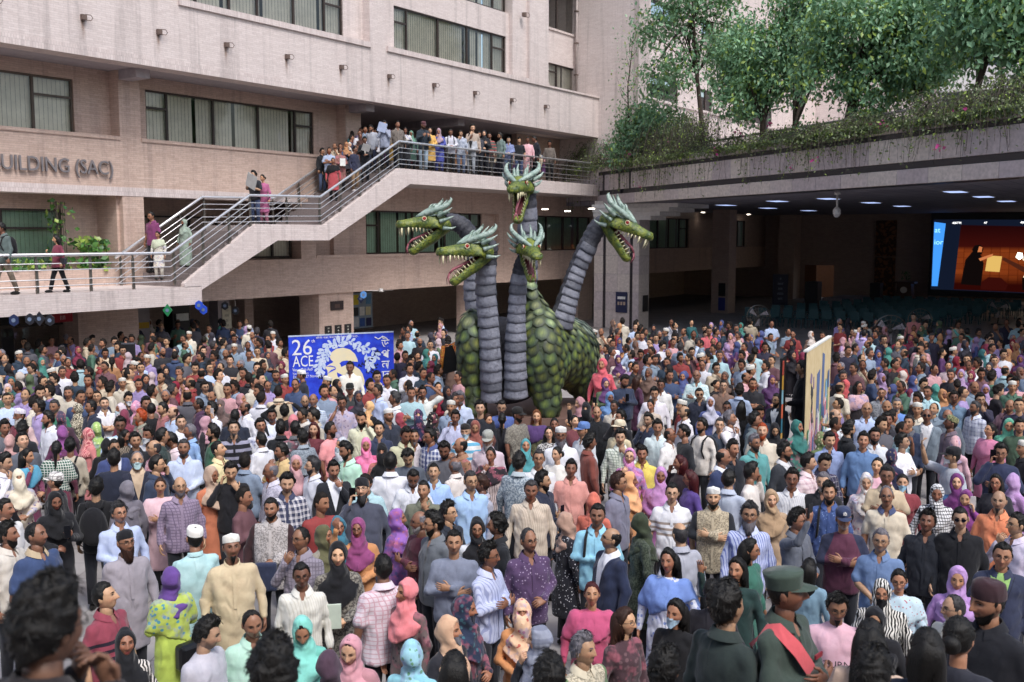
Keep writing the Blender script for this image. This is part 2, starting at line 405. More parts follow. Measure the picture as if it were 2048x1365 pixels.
# --- room backs so that the windows are not open to the sky
for b in ((-16, 20, 5.0, 5.1, 9.3, TOPZ), (20.5, 26.4, 5.0, 5.1, 9.3, TOPZ), (-16, 9.1, 6.0, 6.1, 2.5, 9.0), (9.1, 50, 6.0, 6.1, 2.5, 6.1)):
    wall('inner_wall', plain('inner_wall', '5a5650', .8), *b)
wall('roof_slab', M['soffit'], -16, 24.3, 1.0, 12, TOPZ, TOPZ + .3); wall('roof_slab', M['soffit'], 24.3, 51, -.95, 12, WTOP + .001, WTOP + .3)
# --- drainpipe
m = MB(); m.tube([(24.2, 2.2, 10.9), (24.2, 2.2, TOPZ)], .06); dp = m.build('drainpipe', M['stone'], B, True)
for z in (12, 13.5, 15): boxo('pipe_clip', M['spot'], dp, 24.12, 24.28, 2.12, 2.3, z, z + .05)
# --- spotlight brackets with rust streaks
def rust_mat():
    q = N('rust_streak'); o = q.n('TexCoord').outputs['Generated']; sp = q.n('SeparateXYZ'); q.put(sp.inputs[0], o)
    nz = q.noise(5, 4, q.obj()); t = q.n('BsdfTransparent'); q.p(Base_Color=lin('8f6b50'), Roughness=.9)
    x = q.math('SUBTRACT', 1.0, q.math('ABSOLUTE', q.math('MULTIPLY_ADD', sp.outputs[0], 2.0, -1.0)))
    f = q.math('MULTIPLY', q.math('MULTIPLY', q.math('POWER', sp.outputs[2], 1.3), x), q.math('MULTIPLY', nz, 1.3))
    mx = q.n('MixShader'); q.put(mx.inputs[0], f); q.t.links.new(t.outputs[0], mx.inputs[1]); q.t.links.new(q.b.outputs[0], mx.inputs[2]); q.t.links.new(mx.outputs[0], q.out.inputs[0]); return q.m
M['streak'] = rust_mat()
m = MB(); m.box(-.085, .085, -.13, 0, -.085, .085); m.tube([(.03, -.1, .09), (.2, -.16, .09), (.26, -.18, 0), (.2, -.16, -.09), (.03, -.1, -.09)], .014, 5)
sp_me = m.mesh('spotlight_bracket', M['spot'])
m = MB(); m.add([(-.1, -.004, -.85), (.1, -.004, -.85), (.1, -.004, -.1), (-.1, -.004, -.1)], [(0, 1, 2, 3)]); st_me = m.mesh('rust_streak', M['streak'])
for s in (-4.9, -2.5, -.2, 2.15, 4.55, 6.98, 9.38, 11.9, 14.45, 17.0, 19.6):
    o = link('spotlight_bracket', sp_me, B, (s, 1.0, 9.95)); o.scale = (.8,) * 3; link('rust_streak', st_me, o)
for s, z in ((8.85, 13.4), (17.9, 13.6)): link('spotlight_bracket', sp_me, B, (s, 1.0, z))
# --- lettering
def text_mesh(body, size, depth, mat, name, font=None, align='LEFT', spacing=1.0):
    c = bpy.data.curves.new(name, 'FONT'); c.body = body; c.size = size; c.extrude = depth; c.align_x = align; c.space_character = spacing
    c.resolution_u = 3
    o = bpy.data.objects.new(name, c); COL.objects.link(o); dg = bpy.context.evaluated_depsgraph_get(); dg.update()
    me = bpy.data.meshes.new_from_object(o.evaluated_get(dg)); bpy.data.objects.remove(o)
    me.materials.clear(); me.materials.append(mat); me.name = name
    return me
lt = plain('lettering_metal', '8c8688', .45, .5)
tm = text_mesh('BUILDING (SAC)', .56, .03, lt, 'lettering', spacing=.97)
xs = [v.co.x for v in tm.vertices]; wtxt = max(xs) - min(xs)
o = link('lettering', tm, B); o.rotation_euler = (math.pi / 2, 0, 0); o.scale = (3.5 / wtxt, 1, 1); o.location = (-4.46, 2.33, 5.98)
# ================================================================ outside stair, walkway and upper platform
S = empty('outdoor_staircase', (QX, QY, 0), FRZ)
tag(S, 'tiled concrete staircase climbing the facade from walkway to upper platform', 'staircase')
boxo('walkway_slab', M['brick'], S, -16, .22, .0, 3.6, 2.29, 2.8)
m = MB(); m.prism([(.224, 2.3), (.224, 2.7), (3.1, 4.1), (5.3, 4.1), (9.35, 6.1), (24.2, 6.1), (24.2, 6.62), (8.75, 6.62), (5.15, 4.6), (2.25, 4.6), (-.35, 2.9), (-.35, 2.81), (.21, 2.81)][::-1], -.012, .16)
m.build('stringer', M['brick'], S)
boxo('landing', M['stone'], S, 2.25, 5.15, .16, 2.38, 4.1, 4.57)
boxo('platform_slab', M['stone'], S, 8.75, 24.2, .16, 7.0, 6.12, 6.6)
gsoff = MB(); gsoff.prism([(.3, 2.72), (3.1, 4.09), (3.1, 4.2), (.3, 2.85)][::-1], .16, 2.38); gsoff.prism([(5.25, 4.09), (9.3, 6.1), (9.3, 6.2), (5.25, 4.2)][::-1], .16, 2.38)
gsoff.build('stair_soffit', M['soffit'], S)
tread = plain('granite_tread', '8f8583', .5, nz=.15, nscale=20)
n1, n2 = 10, 12
for i in range(n1):
    s0 = -.3 + 2.55 * i / n1; z = 2.8 + (4.57 - 2.8) * (i + 1) / (n1 + .0)
    if i < n1 - 1: boxo('step', tread, S, s0, s0 + .262, .165, 2.37, z - .19, z)
for i in range(n2):
    s0 = 5.15 + 3.6 * i / n2; z = 4.57 + (6.6 - 4.57) * (i + 1) / n2
    if i < n2 - 1: boxo('step', tread, S, s0, s0 + .305, .165, 2.37, z - .19, z)
def stair_floor(s):
    if s < -.3: return 2.8
    if s < 2.25: return 2.8 + 1.77 * math.floor((s + .3) / .255 + 1) / n1 if s > -.3 else 2.8
    if s < 5.15: return 4.57
    if s < 8.75: return 4.57 + 2.03 * math.floor((s - 5.15) / .3 + 1) / n2
    return 6.6
def railing(name, label, pts, y, posts):
    r = empty(name, (QX, QY, 0), FRZ); tag(r, label, 'railing')
    P = [(s, y, z) for s, z in pts]
    m = MB(); m.tube(P, .042, 10); m.build('top_rail', M['steel'], r, True)
    for k, dz in enumerate((.22, .38, .62, .78)):
        m = MB(); m.tube([(s, y, z - dz) for s, y, z in P], .014, 6); m.build('bar', M['steel'], r, True)
    zf = lambda s: float(np.interp(s, [p[0] for p in pts], [p[1] for p in pts]))
    for s in posts:
        z = zf(s); m = MB(); m.box(s - .035, s + .035, y + .02, y + .06, z - .98, z - .12); m.box(s - .02, s + .02, y + .024, y + .056, z - .12, z - .02)
        m.tube([(s, y + .04, z - .9), (s, y + .04, z - .86)], .05, 6)
        m.build('post', M['steel_dk'], r)
    return r
railing('handrail', 'polished steel railing along the outer edge of walkway, stairs and platform',
        [(-16, 3.77), (-.75, 3.76), (2.1, 5.45), (5.0, 5.5), (8.84, 7.56), (22, 7.58)], .06,
        [-15, -13.4, -11.8, -10.2, -8.6, -7, -5.9, -4.6, -3.15, -1.9, -.6, .4, 1.35, 2.15, 3.6, 5.0, 5.95, 6.9, 7.85, 8.84, 10.2, 11.6, 13.0, 14.4, 15.8, 17.2, 18.6, 20, 21.4])
railing('inner_handrail', 'polished steel railing on the wall side of the staircase',
        [(-1.0, 3.6), (2.1, 5.45), (5.0, 5.5), (8.4, 7.35)], 2.28, [-.8, .3, 1.3, 2.2, 3.6, 5.0, 6.2, 7.4])
# ================================================================ the block behind the camera that closes the courtyard (seen mirrored in the windows)
OB = empty('opposite_building', (0, -9, 0)); tag(OB, 'tiled block across the courtyard behind the viewer, mirrored in the windows', 'building')
for z0, z1 in ((0, 5.2), (6.9, 9.0), (10.7, 13.0)): boxo('wall', M['brick'], OB, -45, 34, -6, 0, z0, z1)
for z0, z1 in ((5.2, 6.9), (9.0, 10.7)):
    boxo('recess_wall', M['brick_warm'], OB, -45, 34, -6, -1.2, z0, z1)
    for x in np.arange(-42, 32, 6.0): boxo('pier', M['brick'], OB, x, x + 1.2, -1.19, -.01, z0 + .001, z1 - .001)
boxo('roof_slab', M['soffit'], OB, -45.2, 34.2, -6, .3, 13.0, 13.3)
# ================================================================ canopy and hall on the right
P1 = np.array([3.99, 47.2]); VX, VY = .3755, -.9268
CRZ = math.atan2(VY, VX)
def cw_(x, y): return (P1[0] + VX * x - VY * y, P1[1] + VY * x + VX * y)
K = empty('canopy', (P1[0], P1[1], 0), CRZ); tag(K, 'broad stone clad canopy with dark inlaid stripes over the open hall', 'canopy')
LEN = 36.0
boxo('fascia_core', M['granite'], K, 0, LEN, .06, .6, 5.7, 7.44)
def panel_mesh(name, w, h, mat):
    m = MB(); b = .012
    m.add([(b, -.03, b), (w - b, -.03, b), (w - b, -.03, h - b), (b, -.03, h - b), (0, -.015, 0), (w, -.015, 0), (w, -.015, h), (0, -.015, h), (0, .055, 0), (w, .055, 0), (w, .055, h), (0, .055, h)],
          [(0, 1, 2, 3), (4, 5, 1, 0), (5, 6, 2, 1), (6, 7, 3, 2), (7, 4, 0, 3), (8, 9, 5, 4), (9, 10, 6, 5), (10, 11, 7, 6), (11, 8, 4, 7)])
    return m.mesh(name, mat)
stones = [plain('fascia_stone_a', 'c8bcb8', .5, nz=.12, nscale=9), plain('fascia_stone_b', 'bdb1b2', .5, nz=.12, nscale=8), plain('fascia_stone_c', 'cfc4bc', .5, nz=.12, nscale=10)]
pm = {(h, k): panel_mesh('stone_panel', 1.19, h, stones[k]) for h in (.43, .70, .24) for k in range(3)}
for i in range(int(LEN / 1.2)):
    for z, h in ((5.71, .43), (6.34, .70), (7.2, .24)):
        o = link('stone_panel', pm[(h, random.randrange(3))], K, (i * 1.2 + .005, random.uniform(-.003, .003), z))
for z in (6.15, 7.05):
    boxo('granite_stripe', M['granite'], K, .6, 2.3, -.025, .05, z, z + .18 if z < 7 else z + .14); boxo('granite_stripe', M['granite'], K, 3.1, LEN, -.025, .05, z, z + .18 if z < 7 else z + .14)
for x in (.6, 2.12, 3.1): boxo('granite_stripe', M['granite'], K, x, x + .18, -.034, .05, 6.331, 7.049)
# roof and ceiling slab
poly = [(2.6, 49.3), (4.1, 47.3), tuple(cw_(LEN, .06)), (48, 20), (47, 50.5), fw_(50, -30)[:2], fw_(50, 2.4)[:2]]
def slab(name, z0, z1, mat, parent=None, kind=None):
    n = len(poly); m = MB(); m.add([(x, y, z0) for x, y in poly] + [(x, y, z1) for x, y in poly], [tuple(range(n)), tuple(range(2 * n - 1, n - 1, -1))] + [(i, i + n, (i + 1) % n + n, (i + 1) % n) for i in range(n)])
    o = m.build(name, mat); return o
def ceil_mat():
    q = N('ceiling_tiles'); o = q.obj(); br = q.n('TexBrick'); br.offset = 0; mp = q.n('Mapping'); q.put(mp.inputs[0], o); mp.inputs['Rotation'].default_value = (0, 0, -FRZ)
    q.put(br.inputs['Vector'], mp.outputs[0]); br.inputs['Scale'].default_value = 1; br.inputs['Brick Width'].default_value = 1.2; br.inputs['Row Height'].default_value = .6; br.inputs['Mortar Size'].default_value = .02
    br.inputs['Color1'].default_value = lin('8c8994') + (1,); br.inputs['Color2'].default_value = lin('7d7a86') + (1,); br.inputs['Mortar'].default_value = lin('5c5a64') + (1,)
    q.p(Base_Color=br.outputs['Color'], Roughness=.8); return q.m
tag(slab('ceiling', 5.72, 5.9, ceil_mat()), kind='structure')
tag(slab('roof_terrace', 5.92, 6.9, M['soffit']), kind='structure')
# ceiling lights
lp = emit('ceiling_panel_glow', 'b8ccff', .8)
LI = empty('ceiling_light'); bpy.data.objects.remove(LI)
m = MB(); m.box(-.62, .62, -.32, .32, -.02, 0); lf_me = m.mesh('light_frame', M['white']); m = MB(); m.box(-.57, .57, -.27, .27, -.03, -.021); ld_me = m.mesh('diffuser', lp)
for k, (px, py) in enumerate([(1452, 410), (1536, 416), (1555, 402), (1657, 397), (1742, 405), (1804, 412), (1617, 421), (1911, 383), (1967, 393), (2013, 402)]):
    p = at_z(px, py, 5.715); o = empty('ceiling_light', p, FRZ); tag(o, 'flat square light panel glowing pale blue in the hall ceiling', 'ceiling light', 'light panels in the hall ceiling')
    link('light_frame', lf_me, o); link('diffuser', ld_me, o)
m = MB(); m.tube([(0, 0, -.03), (0, 0, 0)], .11, 12); dl_me = m.mesh('downlight', emit('downlight_glow', 'fff2e0', 6.0))
for px, py in [(1356, 422), (1361, 427), (1366, 432), (1406, 425), (1409, 430), (1412, 438), (1497, 429), (1492, 436), (1536, 432), (1530, 437), (1524, 443), (1815, 445), (1849, 440), (1885, 437), (1960, 437), (2000, 430), (1090, 418), (1135, 422), (1183, 417), (1770, 447)]:
    z = 5.71 if px > 1200 else 5.2
    p = at_z(px, py, z); o = link('downlight', dl_me, None, p); tag(o, 'small round downlight in the dark ceiling', 'downlight', 'downlights in the ceiling')
# stone column with dark stripes and stepped capital
CO = empty('stone_column', (QX, QY, 0), FRZ); tag(CO, 'pale stone column with two dark vertical stripes and stepped capital', 'column')
boxo('core', M['granite'], CO, 22.45, 23.4, -2.25, .0, 0, 5.7)
for z in np.arange(0, 5.6, .84):
    for y0, y1 in ((-2.3, -1.98), (-1.83, -1.2), (-1.2, -.57), (-.42, .05)):
        boxo('stone_slab', random.choice(stones), CO, 22.40, 22.448, y0 + .004, y1 - .004, z + .004, z + .836)
    boxo('stone_slab', random.choice(stones), CO, 22.46, 23.4, -2.30, -2.253, z + .004, z + .836)
for k in range(4):
    e = .22 * (k + 1); boxo('capital_step', M['white'], CO, 22.4 - e * .3, 23.4 + e * 2.2, -2.4 - e * 2.2, .05, 4.98 + .18 * k + .001 * k, 4.98 + .18 * (k + 1))
# hall columns
HC = empty('hall_column', (QX, QY, 0), FRZ); tag(HC, 'square tiled column standing in the dark hall', 'column'); boxo('shaft', M['wall_dk'], HC, 34, 35, -1.7, -.7, 0, 5.715)
HC2 = empty('hall_pillar', (QX, QY, 0), FRZ); tag(HC2, 'tiled pier against the rear wall beside the lit doorway', 'column'); boxo('shaft', M['wall_dk'], HC2, 48.6, 49.9, -.2, .9, 0, 5.715)
# rear wall with doorway, wooden relief panels, stage
RW = empty('hall_rear_wall', (QX, QY, 0), FRZ); tag(RW, 'dark tiled rear wall of the hall with doorway and wooden relief', 'wall')
boxo('wall', M['wall_dk'], RW, 50, 50.4, -.5, 2.4, 0, 5.72); boxo('wall', M['wall_dk'], RW, 50, 50.4, -30, -2.5, 0, 5.72); boxo('wall', M['wall_dk'], RW, 50, 50.4, -2.5, -.5, 2.3, 5.72)
boxo('door_room', plain('room_beyond', '8a6040', .7), RW, 52, 52.1, -3.2, .4, 0, 2.6)  # glow of the lit room is put into this orange wall colour
boxo('wood_door', plain('wood_door', '7a4e32', .5), RW, 49.98, 50.02, -1.3, -.5, 0, 2.3)
def relief_mat():
    q = N('wood_relief'); o = q.obj(); w = q.n('TexWave'); w.wave_type = 'BANDS'; w.inputs['Scale'].default_value = 2.2; w.inputs['Distortion'].default_value = 9; w.inputs['Detail'].default_value = 3; w.inputs['Detail Scale'].default_value = 1.4
    q.put(w.inputs['Vector'], o); q.p(Base_Color=q.ramp(w.outputs['Fac'], [(.35, lin('8a5a38')), (.7, lin('4a2c1c'))]), Roughness=.6); q.bump(w.outputs['Fac'], .8, .03); return q.m
rl = relief_mat()
for z0, z1 in ((.3, 2.9), (2.93, 5.3)): boxo('relief_panel', rl, RW, 49.9, 49.99, -6.5, -5.2, z0, z1)
ST = empty('stage', (QX, QY, 0), FRZ); tag(ST, 'low dark stage across the rear of the hall', 'stage'); boxo('stage_deck', M['soffit'], ST, 45.5, 49.99, -30, -3.2, 0, .35); boxo('stage_step', M['soffit'], ST, 45.1, 45.49, -30, -3.6, 0, .18)
# LED screen (shows a photograph of a stage handover)
SC = empty('led_screen', fw_(48.6, -9.05), FRZ - math.pi / 2)   # local x runs along the screen to the right, +z up
tag(SC, 'large glowing screen on the stage showing an orange lit picture', 'screen')
boxo('housing', M['black'], SC, -.15, 9, .02, .5, .55, 5.68)
def emo(name, c, st, pts, y): 
    m = MB(); m.prism(pts, y, y + .004); return m.build(name, emit(name, c, st), SC)
def eshape(name, c, st, pts, y): emo(name, c, st, pts, y)
eshape('screen_field', '0c1220', 1, [(0, .95), (8.8, .8), (8.8, 5.2), (0, 5.3)], .0)
eshape('blue_strip', '3f8fe8', .8, [(.05, 1.15), (.40, 1.15), (.72, 5.05), (.05, 5.15)], -.006)
for t, z in (('at', 4.5), ('ior', 3.75)):
    tm = text_mesh(t, .46, .001, emit('screen_letter_glow', '8fd0ff', 1.2), 'screen_lettering'); o = link('screen_lettering', tm, SC, (.08, -.012, z)); o.rotation_euler = (math.pi / 2, 0, 0)
def orange_mat():
    q = N('screen_picture'); g = q.n('TexCoord').outputs['Generated']; sp = q.n('SeparateXYZ'); q.put(sp.inputs[0], g)
    br = q.n('TexBrick'); br.offset = 0; cb = q.n('CombineXYZ'); q.put(cb.inputs[0], sp.outputs[0]); q.put(cb.inputs[1], sp.outputs[2]); q.put(br.inputs['Vector'], cb.outputs[0])
    br.inputs['Scale'].default_value = 1; br.inputs['Brick Width'].default_value = .07; br.inputs['Row Height'].default_value = .085; br.inputs['Mortar Size'].default_value = .003
    br.inputs['Color1'].default_value = lin('a84c20') + (1,); br.inputs['Color2'].default_value = lin('94401c') + (1,); br.inputs['Mortar'].default_value = lin('7a3010') + (1,)
    c = q.mix(q.ramp(sp.outputs[2], [(.62, (0, 0, 0)), (.68, (1, 1, 1))]), br.outputs['Color'], q.ramp(sp.outputs[2], [(.68, lin('4a1410')), (1, lin('2a0a0c'))]))
    c = q.mix(q.ramp(sp.outputs[2], [(.12, (1, 1, 1)), (.3, (0, 0, 0))]), c, lin('3a0c08'))
    e = q.n('Emission'); q.put(e.inputs[0], c); e.inputs[1].default_value = .38; q.t.links.new(e.outputs[0], q.out.inputs[0]); return q.m
m = MB(); m.prism([(1.35, .98), (8.6, .85), (8.6, 4.75), (1.6, 4.95)], -.006, -.002); m.build('picture', orange_mat(), SC)
dk, sk, wh = '0a0606', 'a8643c', 'e8d8b8'
eshape('picture_figure', dk, 1, [(1.75, 1.3), (2.9, 1.25), (3.0, 2.6), (2.75, 3.3), (2.35, 3.35), (1.95, 2.8)], -.010)
eshape('picture_head', dk, 1, [(2.4, 3.2), (2.85, 3.15), (2.95, 3.5), (2.75, 3.75), (2.45, 3.7), (2.3, 3.45)], -.0115)
eshape('picture_face', sk, 1, [(2.62, 3.3), (2.85, 3.3), (2.88, 3.6), (2.7, 3.65)], -.013)
eshape('picture_arm', sk, 1, [(2.7, 2.9), (3.2, 3.1), (3.5, 3.2), (3.45, 3.05), (2.8, 2.75)], -.014)
eshape('picture_bag', 'd8b060', .7, [(3.1, 2.15), (3.9, 2.1), (4.0, 3.05), (3.2, 3.1)], -.012)
eshape('picture_arm', '3a1a10', 1, [(4.0, 2.85), (5.4, 2.0), (5.5, 2.3), (4.1, 3.0)], -.011)
eshape('picture_figure', wh, .8, [(5.2, 1.8), (7.0, 1.7), (7.0, 4.2), (6.2, 3.9), (5.6, 3.2), (5.1, 2.9), (5.5, 2.5)], -.010)
eshape('picture_figure', dk, 1, [(5.2, 1.05), (7.0, 1.0), (7.0, 1.75), (5.15, 1.8)], -.010)
eshape('picture_head', '2a0806', 1, [(2.9, 1.02), (4.3, 1.0), (4.4, 1.4), (4.0, 1.75), (3.3, 1.78), (2.9, 1.45)], -.0105)
eshape('picture_glow', 'f4fff0', 2.5, [(4.75, 3.0), (4.95, 2.85), (5.15, 3.0), (5.1, 3.25), (4.85, 3.3)], -.009)
for x in (1.1, 2.9, 4.9): 
    tm = text_mesh({1.1: '400TM', 2.9: '47', 4.9: '400TM'}[x], .18, .001, emit('status_letter_glow', 'ffffff', 1.5), 'screen_status'); o = link('screen_status', tm, SC, (x, -.012, 5.02 if x > 1 else 5.15)); o.rotation_euler = (math.pi / 2, 0, 0)
# hall furniture
def speaker_tower(px, py, Y, w, h, label):
    p = at(px, py, Y); o = empty('loudspeaker', (p[0], p[1], p[2]), FRZ - math.pi / 2); tag(o, label, 'loudspeaker')
    m = MB(); m.box(-w / 2, w / 2, -.35, .35, 0, h); m.build('cabinet', M['black'], o); m = MB(); m.box(-w / 2 + .04, w / 2 - .04, -.37, -.352, .08, h - .06); m.build('grille', plain('speaker_grille', '26262a', .7), o)
    return o
speaker_tower(1625, 630, 55.5, .72, 1.85, 'tall black loudspeaker tower beside the lit doorway')
speaker_tower(1752, 612, 61, .6, 1.4, 'black loudspeaker in front of the wooden relief panel')
p = fw_(47, -7.9, .35); o = empty('podium', p, FRZ - math.pi / 2); tag(o, 'dark wooden podium with a round emblem and plant on top', 'podium')
m = MB(); m.prism([(-.5, 0), (.5, 0), (.42, 1.0), (-.42, 1.0)], -.35, .35); m.build('body', plain('podium_wood', '4a3226', .5), o); boxo('desk_top', plain('podium_wood', '4a3226', .5), o, -.62, .62, -.45, .45, 1.0, 1.1)
m = MB(); m.tube([(0, -.36, .6), (0, -.40, .6)], .2, 20); m.build('emblem', M['white'], o)
m = MB()
for k in range(40):
    a = random.uniform(0, 6.28); r_ = random.uniform(0, .3); z = 1.15 + random.uniform(0, .5); x, y = r_ * math.cos(a), r_ * math.sin(a) * .6
    m.add([(x, y, z), (x + .07, y + .02, z + .05), (x + .03, y - .02, z + .12)], [(0, 1, 2)])
m.build('plant', plain('podium_leaf', '3f6040', .6), o)
def fan(px, py, Y, r, label):
    p = at(px, py, Y); o = empty('standing_fan', (p[0], p[1], 0), math.atan2(p[0], p[1]) * -1); tag(o, label, 'fan'); z = p[2]
    m = MB()
    for rr, yy in ((r, 0), (r * .98, -.06), (r * .7, -.09), (r * .4, -.1)): m.tube([(rr * math.cos(a), yy, z + rr * math.sin(a)) for a in np.linspace(0, 2 * math.pi, 25)], .008, 4, False)
    for k in range(16):
        a = k * math.pi / 8; m.tube([(0, -.1, z), (r * .7 * math.cos(a), -.09, z + r * .7 * math.sin(a)), (r * math.cos(a), -.03, z + r * math.sin(a))], .005, 4, False)
    m.build('cage', M['steel_dk'], o)
    for k in range(3):
        a = k * 2.094 + .4; m = MB(); m.prism([(.04 * math.cos(a + 1.5), z + .04 * math.sin(a + 1.5)), (r * .85 * math.cos(a + .25), z + r * .85 * math.sin(a + .25)), (r * .9 * math.cos(a - .25), z + r * .9 * math.sin(a - .25))], -.03, -.02); m.build('blade', M['soffit'], o)
    m = MB(); m.tube([(0, .02, z), (0, .05, z - r), (0, .05, 0.06)], .03, 8); m.tube([(0, .05, 0), (0, .05, .06)], .3, 16); m.tube([(0, -.08, z), (0, .2, z)], .08, 10); m.build('stand', M['black'], o)
fan(1517, 633, 37, .42, 'standing fan near the tiled hall column'); fan(1781, 662, 31.5, .5, 'large standing fan behind the people under the canopy'); fan(1997, 618, 48, .5, 'standing fan in front of the glowing screen')
fan(1840, 640, 40, .45, 'standing fan beside the man in the salmon shirt')
# posters in the hall
def poster(px0, py0, px1, py1, Y, mat, label, lines='', lc='c8ccd8', rz=None, group=None):
    a, b = at(px0, py0, Y), at(px1, py1, Y); w, h = b[0] - a[0], a[2] - b[2]
    o = empty('poster', ((a[0] + b[0]) / 2, Y, b[2]), 0 if rz is None else rz); tag(o, label, 'poster', group); boxo('sheet', mat, o, -w / 2, w / 2, -.012, .012, 0, h)
    if lines:
        L = lines.split('|')
        for k, t in enumerate(L):
            tm = text_mesh(t, h * .5 / len(L), .001, plain('poster_ink_' + lc, lc, .8), 'poster_lettering', align='CENTER'); x_ = [v.co.x for v in tm.vertices] or [0, 1]
            ob = link('poster_lettering', tm, o, (0, -.016, h * (.82 - .8 * k / len(L)))); ob.rotation_euler = (math.pi / 2, 0, 0); sc = min(1, w * .85 / max(1e-3, max(x_) - min(x_))); ob.scale = (sc, 1, 1)
    return o
poster(1546, 549, 1575, 611, 60, plain('poster_navy', '1c2440', .6), 'tall navy poster with white lines on the rear hall wall', 'II|IIIIIII|IIIIII|IIIIIIII|IIIIII', '9aa4b8')
# teal plastic chairs
teal = plain('teal_plastic', '1d5058', .45)
m = MB(); m.box(-.22, .22, -.2, .22, .41, .45); ch_seat = m.mesh('seat', teal)
m = MB(); m.prism([(-.22, .45), (.22, .45), (.21, .86), (-.21, .86)], .2, .235); ch_back = m.mesh('backrest', teal)
legm = []
for sx in (-1, 1):
    for sy in (-1, 1):
        m = MB(); m.box(sx * .2 - .018, sx * .2 + .018, sy * .19 - .018, sy * .19 + .018, 0, .41); legm.append(m.mesh('leg', teal))
for r_ in range(7):
    for c_ in range(13):
        s, y = 27.5 + r_ * 2.3, -5.5 - c_ * .62 - r_ * .45
        x, yy, _ = fw_(s, y)
        if x < 8.3: continue
        o = empty('chair', (x, yy, 0), FRZ + math.pi / 2); o.rotation_euler[2] += math.pi + random.uniform(-.15, .15)
        tag(o, 'teal plastic chair in the rows facing the stage', 'chair', 'rows of teal chairs in the hall')
        link('seat', ch_seat, o); link('backrest', ch_back, o)
        for l in legm: link('leg', l, o)
# dome camera hanging from the canopy edge
p = at_z(1675, 384, 5.7); o = empty('dome_camera', p); tag(o, 'white dome camera hanging on a rod from the canopy edge', 'camera')
m = MB(); m.tube([(0, 0, .0), (0, 0, -.1)], .1, 14); m.tube([(0, 0, -.1), (0, 0, -.52)], .035, 10); m.build('rod', M['white'], o, True)
m = MB(); m.tube([(0, 0, -.5), (0, 0, -.54), (0, 0, -.6), (0, 0, -.72), (0, 0, -.74)], [.05, .09, .125, .13, .12], 16); m.build('housing', M['white'], o, True)
m = MB(); m.ball((0, 0, -.75), (.105, .105, .1), 16, 10); m.build('dome', plain('camera_dome', 'c4c4c6', .25), o, True)
# ---- signed distance fields polygonised by surface nets
def grid(lo, hi, h):
    ax = [np.arange(lo[i], hi[i] + h[i], h[i], dtype=np.float32) for i in range(3)]
    X, Y, Z = np.meshgrid(*ax, indexing='ij', sparse=False); return X, Y, Z
_CO = [(0, 0, 0), (1, 0, 0), (0, 1, 0), (1, 1, 0), (0, 0, 1), (1, 0, 1), (0, 1, 1), (1, 1, 1)]
_ED = [(0, 1), (2, 3), (4, 5), (6, 7), (0, 2), (1, 3), (4, 6), (5, 7), (0, 4), (1, 5), (2, 6), (3, 7)]
def surfnet(F, lo, h):
    s = F < 0; nx, ny, nz = F.shape
    cnt = np.zeros((nx - 1, ny - 1, nz - 1), np.int8)
    for c in _CO: cnt += s[c[0]:nx - 1 + c[0], c[1]:ny - 1 + c[1], c[2]:nz - 1 + c[2]]
    I, J, Kk = np.nonzero((cnt > 0) & (cnt < 8))
    idx = np.full(cnt.shape, -1, np.int32); idx[I, J, Kk] = np.arange(len(I))
    vals = [F[I + c[0], J + c[1], Kk + c[2]] for c in _CO]
    acc = np.zeros((len(I), 3), np.float32); num = np.zeros(len(I), np.float32)
    for a, b in _ED:
        va, vb = vals[a], vals[b]; m_ = (va < 0) != (vb < 0)
        t = np.where(m_, va / np.where(m_, va - vb, 1), 0)
        ca, cb = np.array(_CO[a], np.float32), np.array(_CO[b], np.float32)
        acc += m_[:, None] * (ca + (cb - ca) * t[:, None]); num += m_
    V = (np.stack([I, J, Kk], 1) + acc / num[:, None]) * np.array(h, np.float32) + np.array(lo, np.float32)
    Q = []
    for ax in range(3):
        sl0 = [slice(None)] * 3; sl1 = [slice(None)] * 3; sl0[ax] = slice(0, -1); sl1[ax] = slice(1, None)
        a, b = s[tuple(sl0)], s[tuple(sl1)]; e = np.nonzero(a != b); fl = a[e]
        o1, o2 = [(1, 2), (2, 0), (0, 1)][ax]
        E_ = np.stack(e, 1); ok = (E_[:, o1] > 0) & (E_[:, o2] > 0) & (E_[:, o1] < F.shape[o1] - 1) & (E_[:, o2] < F.shape[o2] - 1)
        E_, fl = E_[ok], fl[ok]
        def cell(d1, d2):
            G = E_.copy(); G[:, o1] -= d1; G[:, o2] -= d2; return idx[G[:, 0], G[:, 1], G[:, 2]]
        q = np.stack([cell(1, 1), cell(0, 1), cell(0, 0), cell(1, 0)], 1)
        q[~fl] = q[~fl][:, ::-1]; Q.append(q)
    Q = np.concatenate(Q); return V, Q[(Q >= 0).all(1)]
def smin(a, b, k): 
    h = np.clip(.5 + .5 * (b - a) / k, 0, 1); return b + (a - b) * h - k * h * (1 - h)
def sd_ell(X, Y, Z, c, r):
    k = np.sqrt(((X - c[0]) / r[0]) ** 2 + ((Y - c[1]) / r[1]) ** 2 + ((Z - c[2]) / r[2]) ** 2); return (k - 1) * min(r)
def sd_cap(X, Y, Z, a, b, ra, rb):
    a = np.array(a, np.float32); b = np.array(b, np.float32); d = b - a; L = float(d @ d) + 1e-9
    t = np.clip(((X - a[0]) * d[0] + (Y - a[1]) * d[1] + (Z - a[2]) * d[2]) / L, 0, 1)
    return np.sqrt((X - a[0] - t * d[0]) ** 2 + (Y - a[1] - t * d[1]) ** 2 + (Z - a[2] - t * d[2]) ** 2) - (ra + (rb - ra) * t)
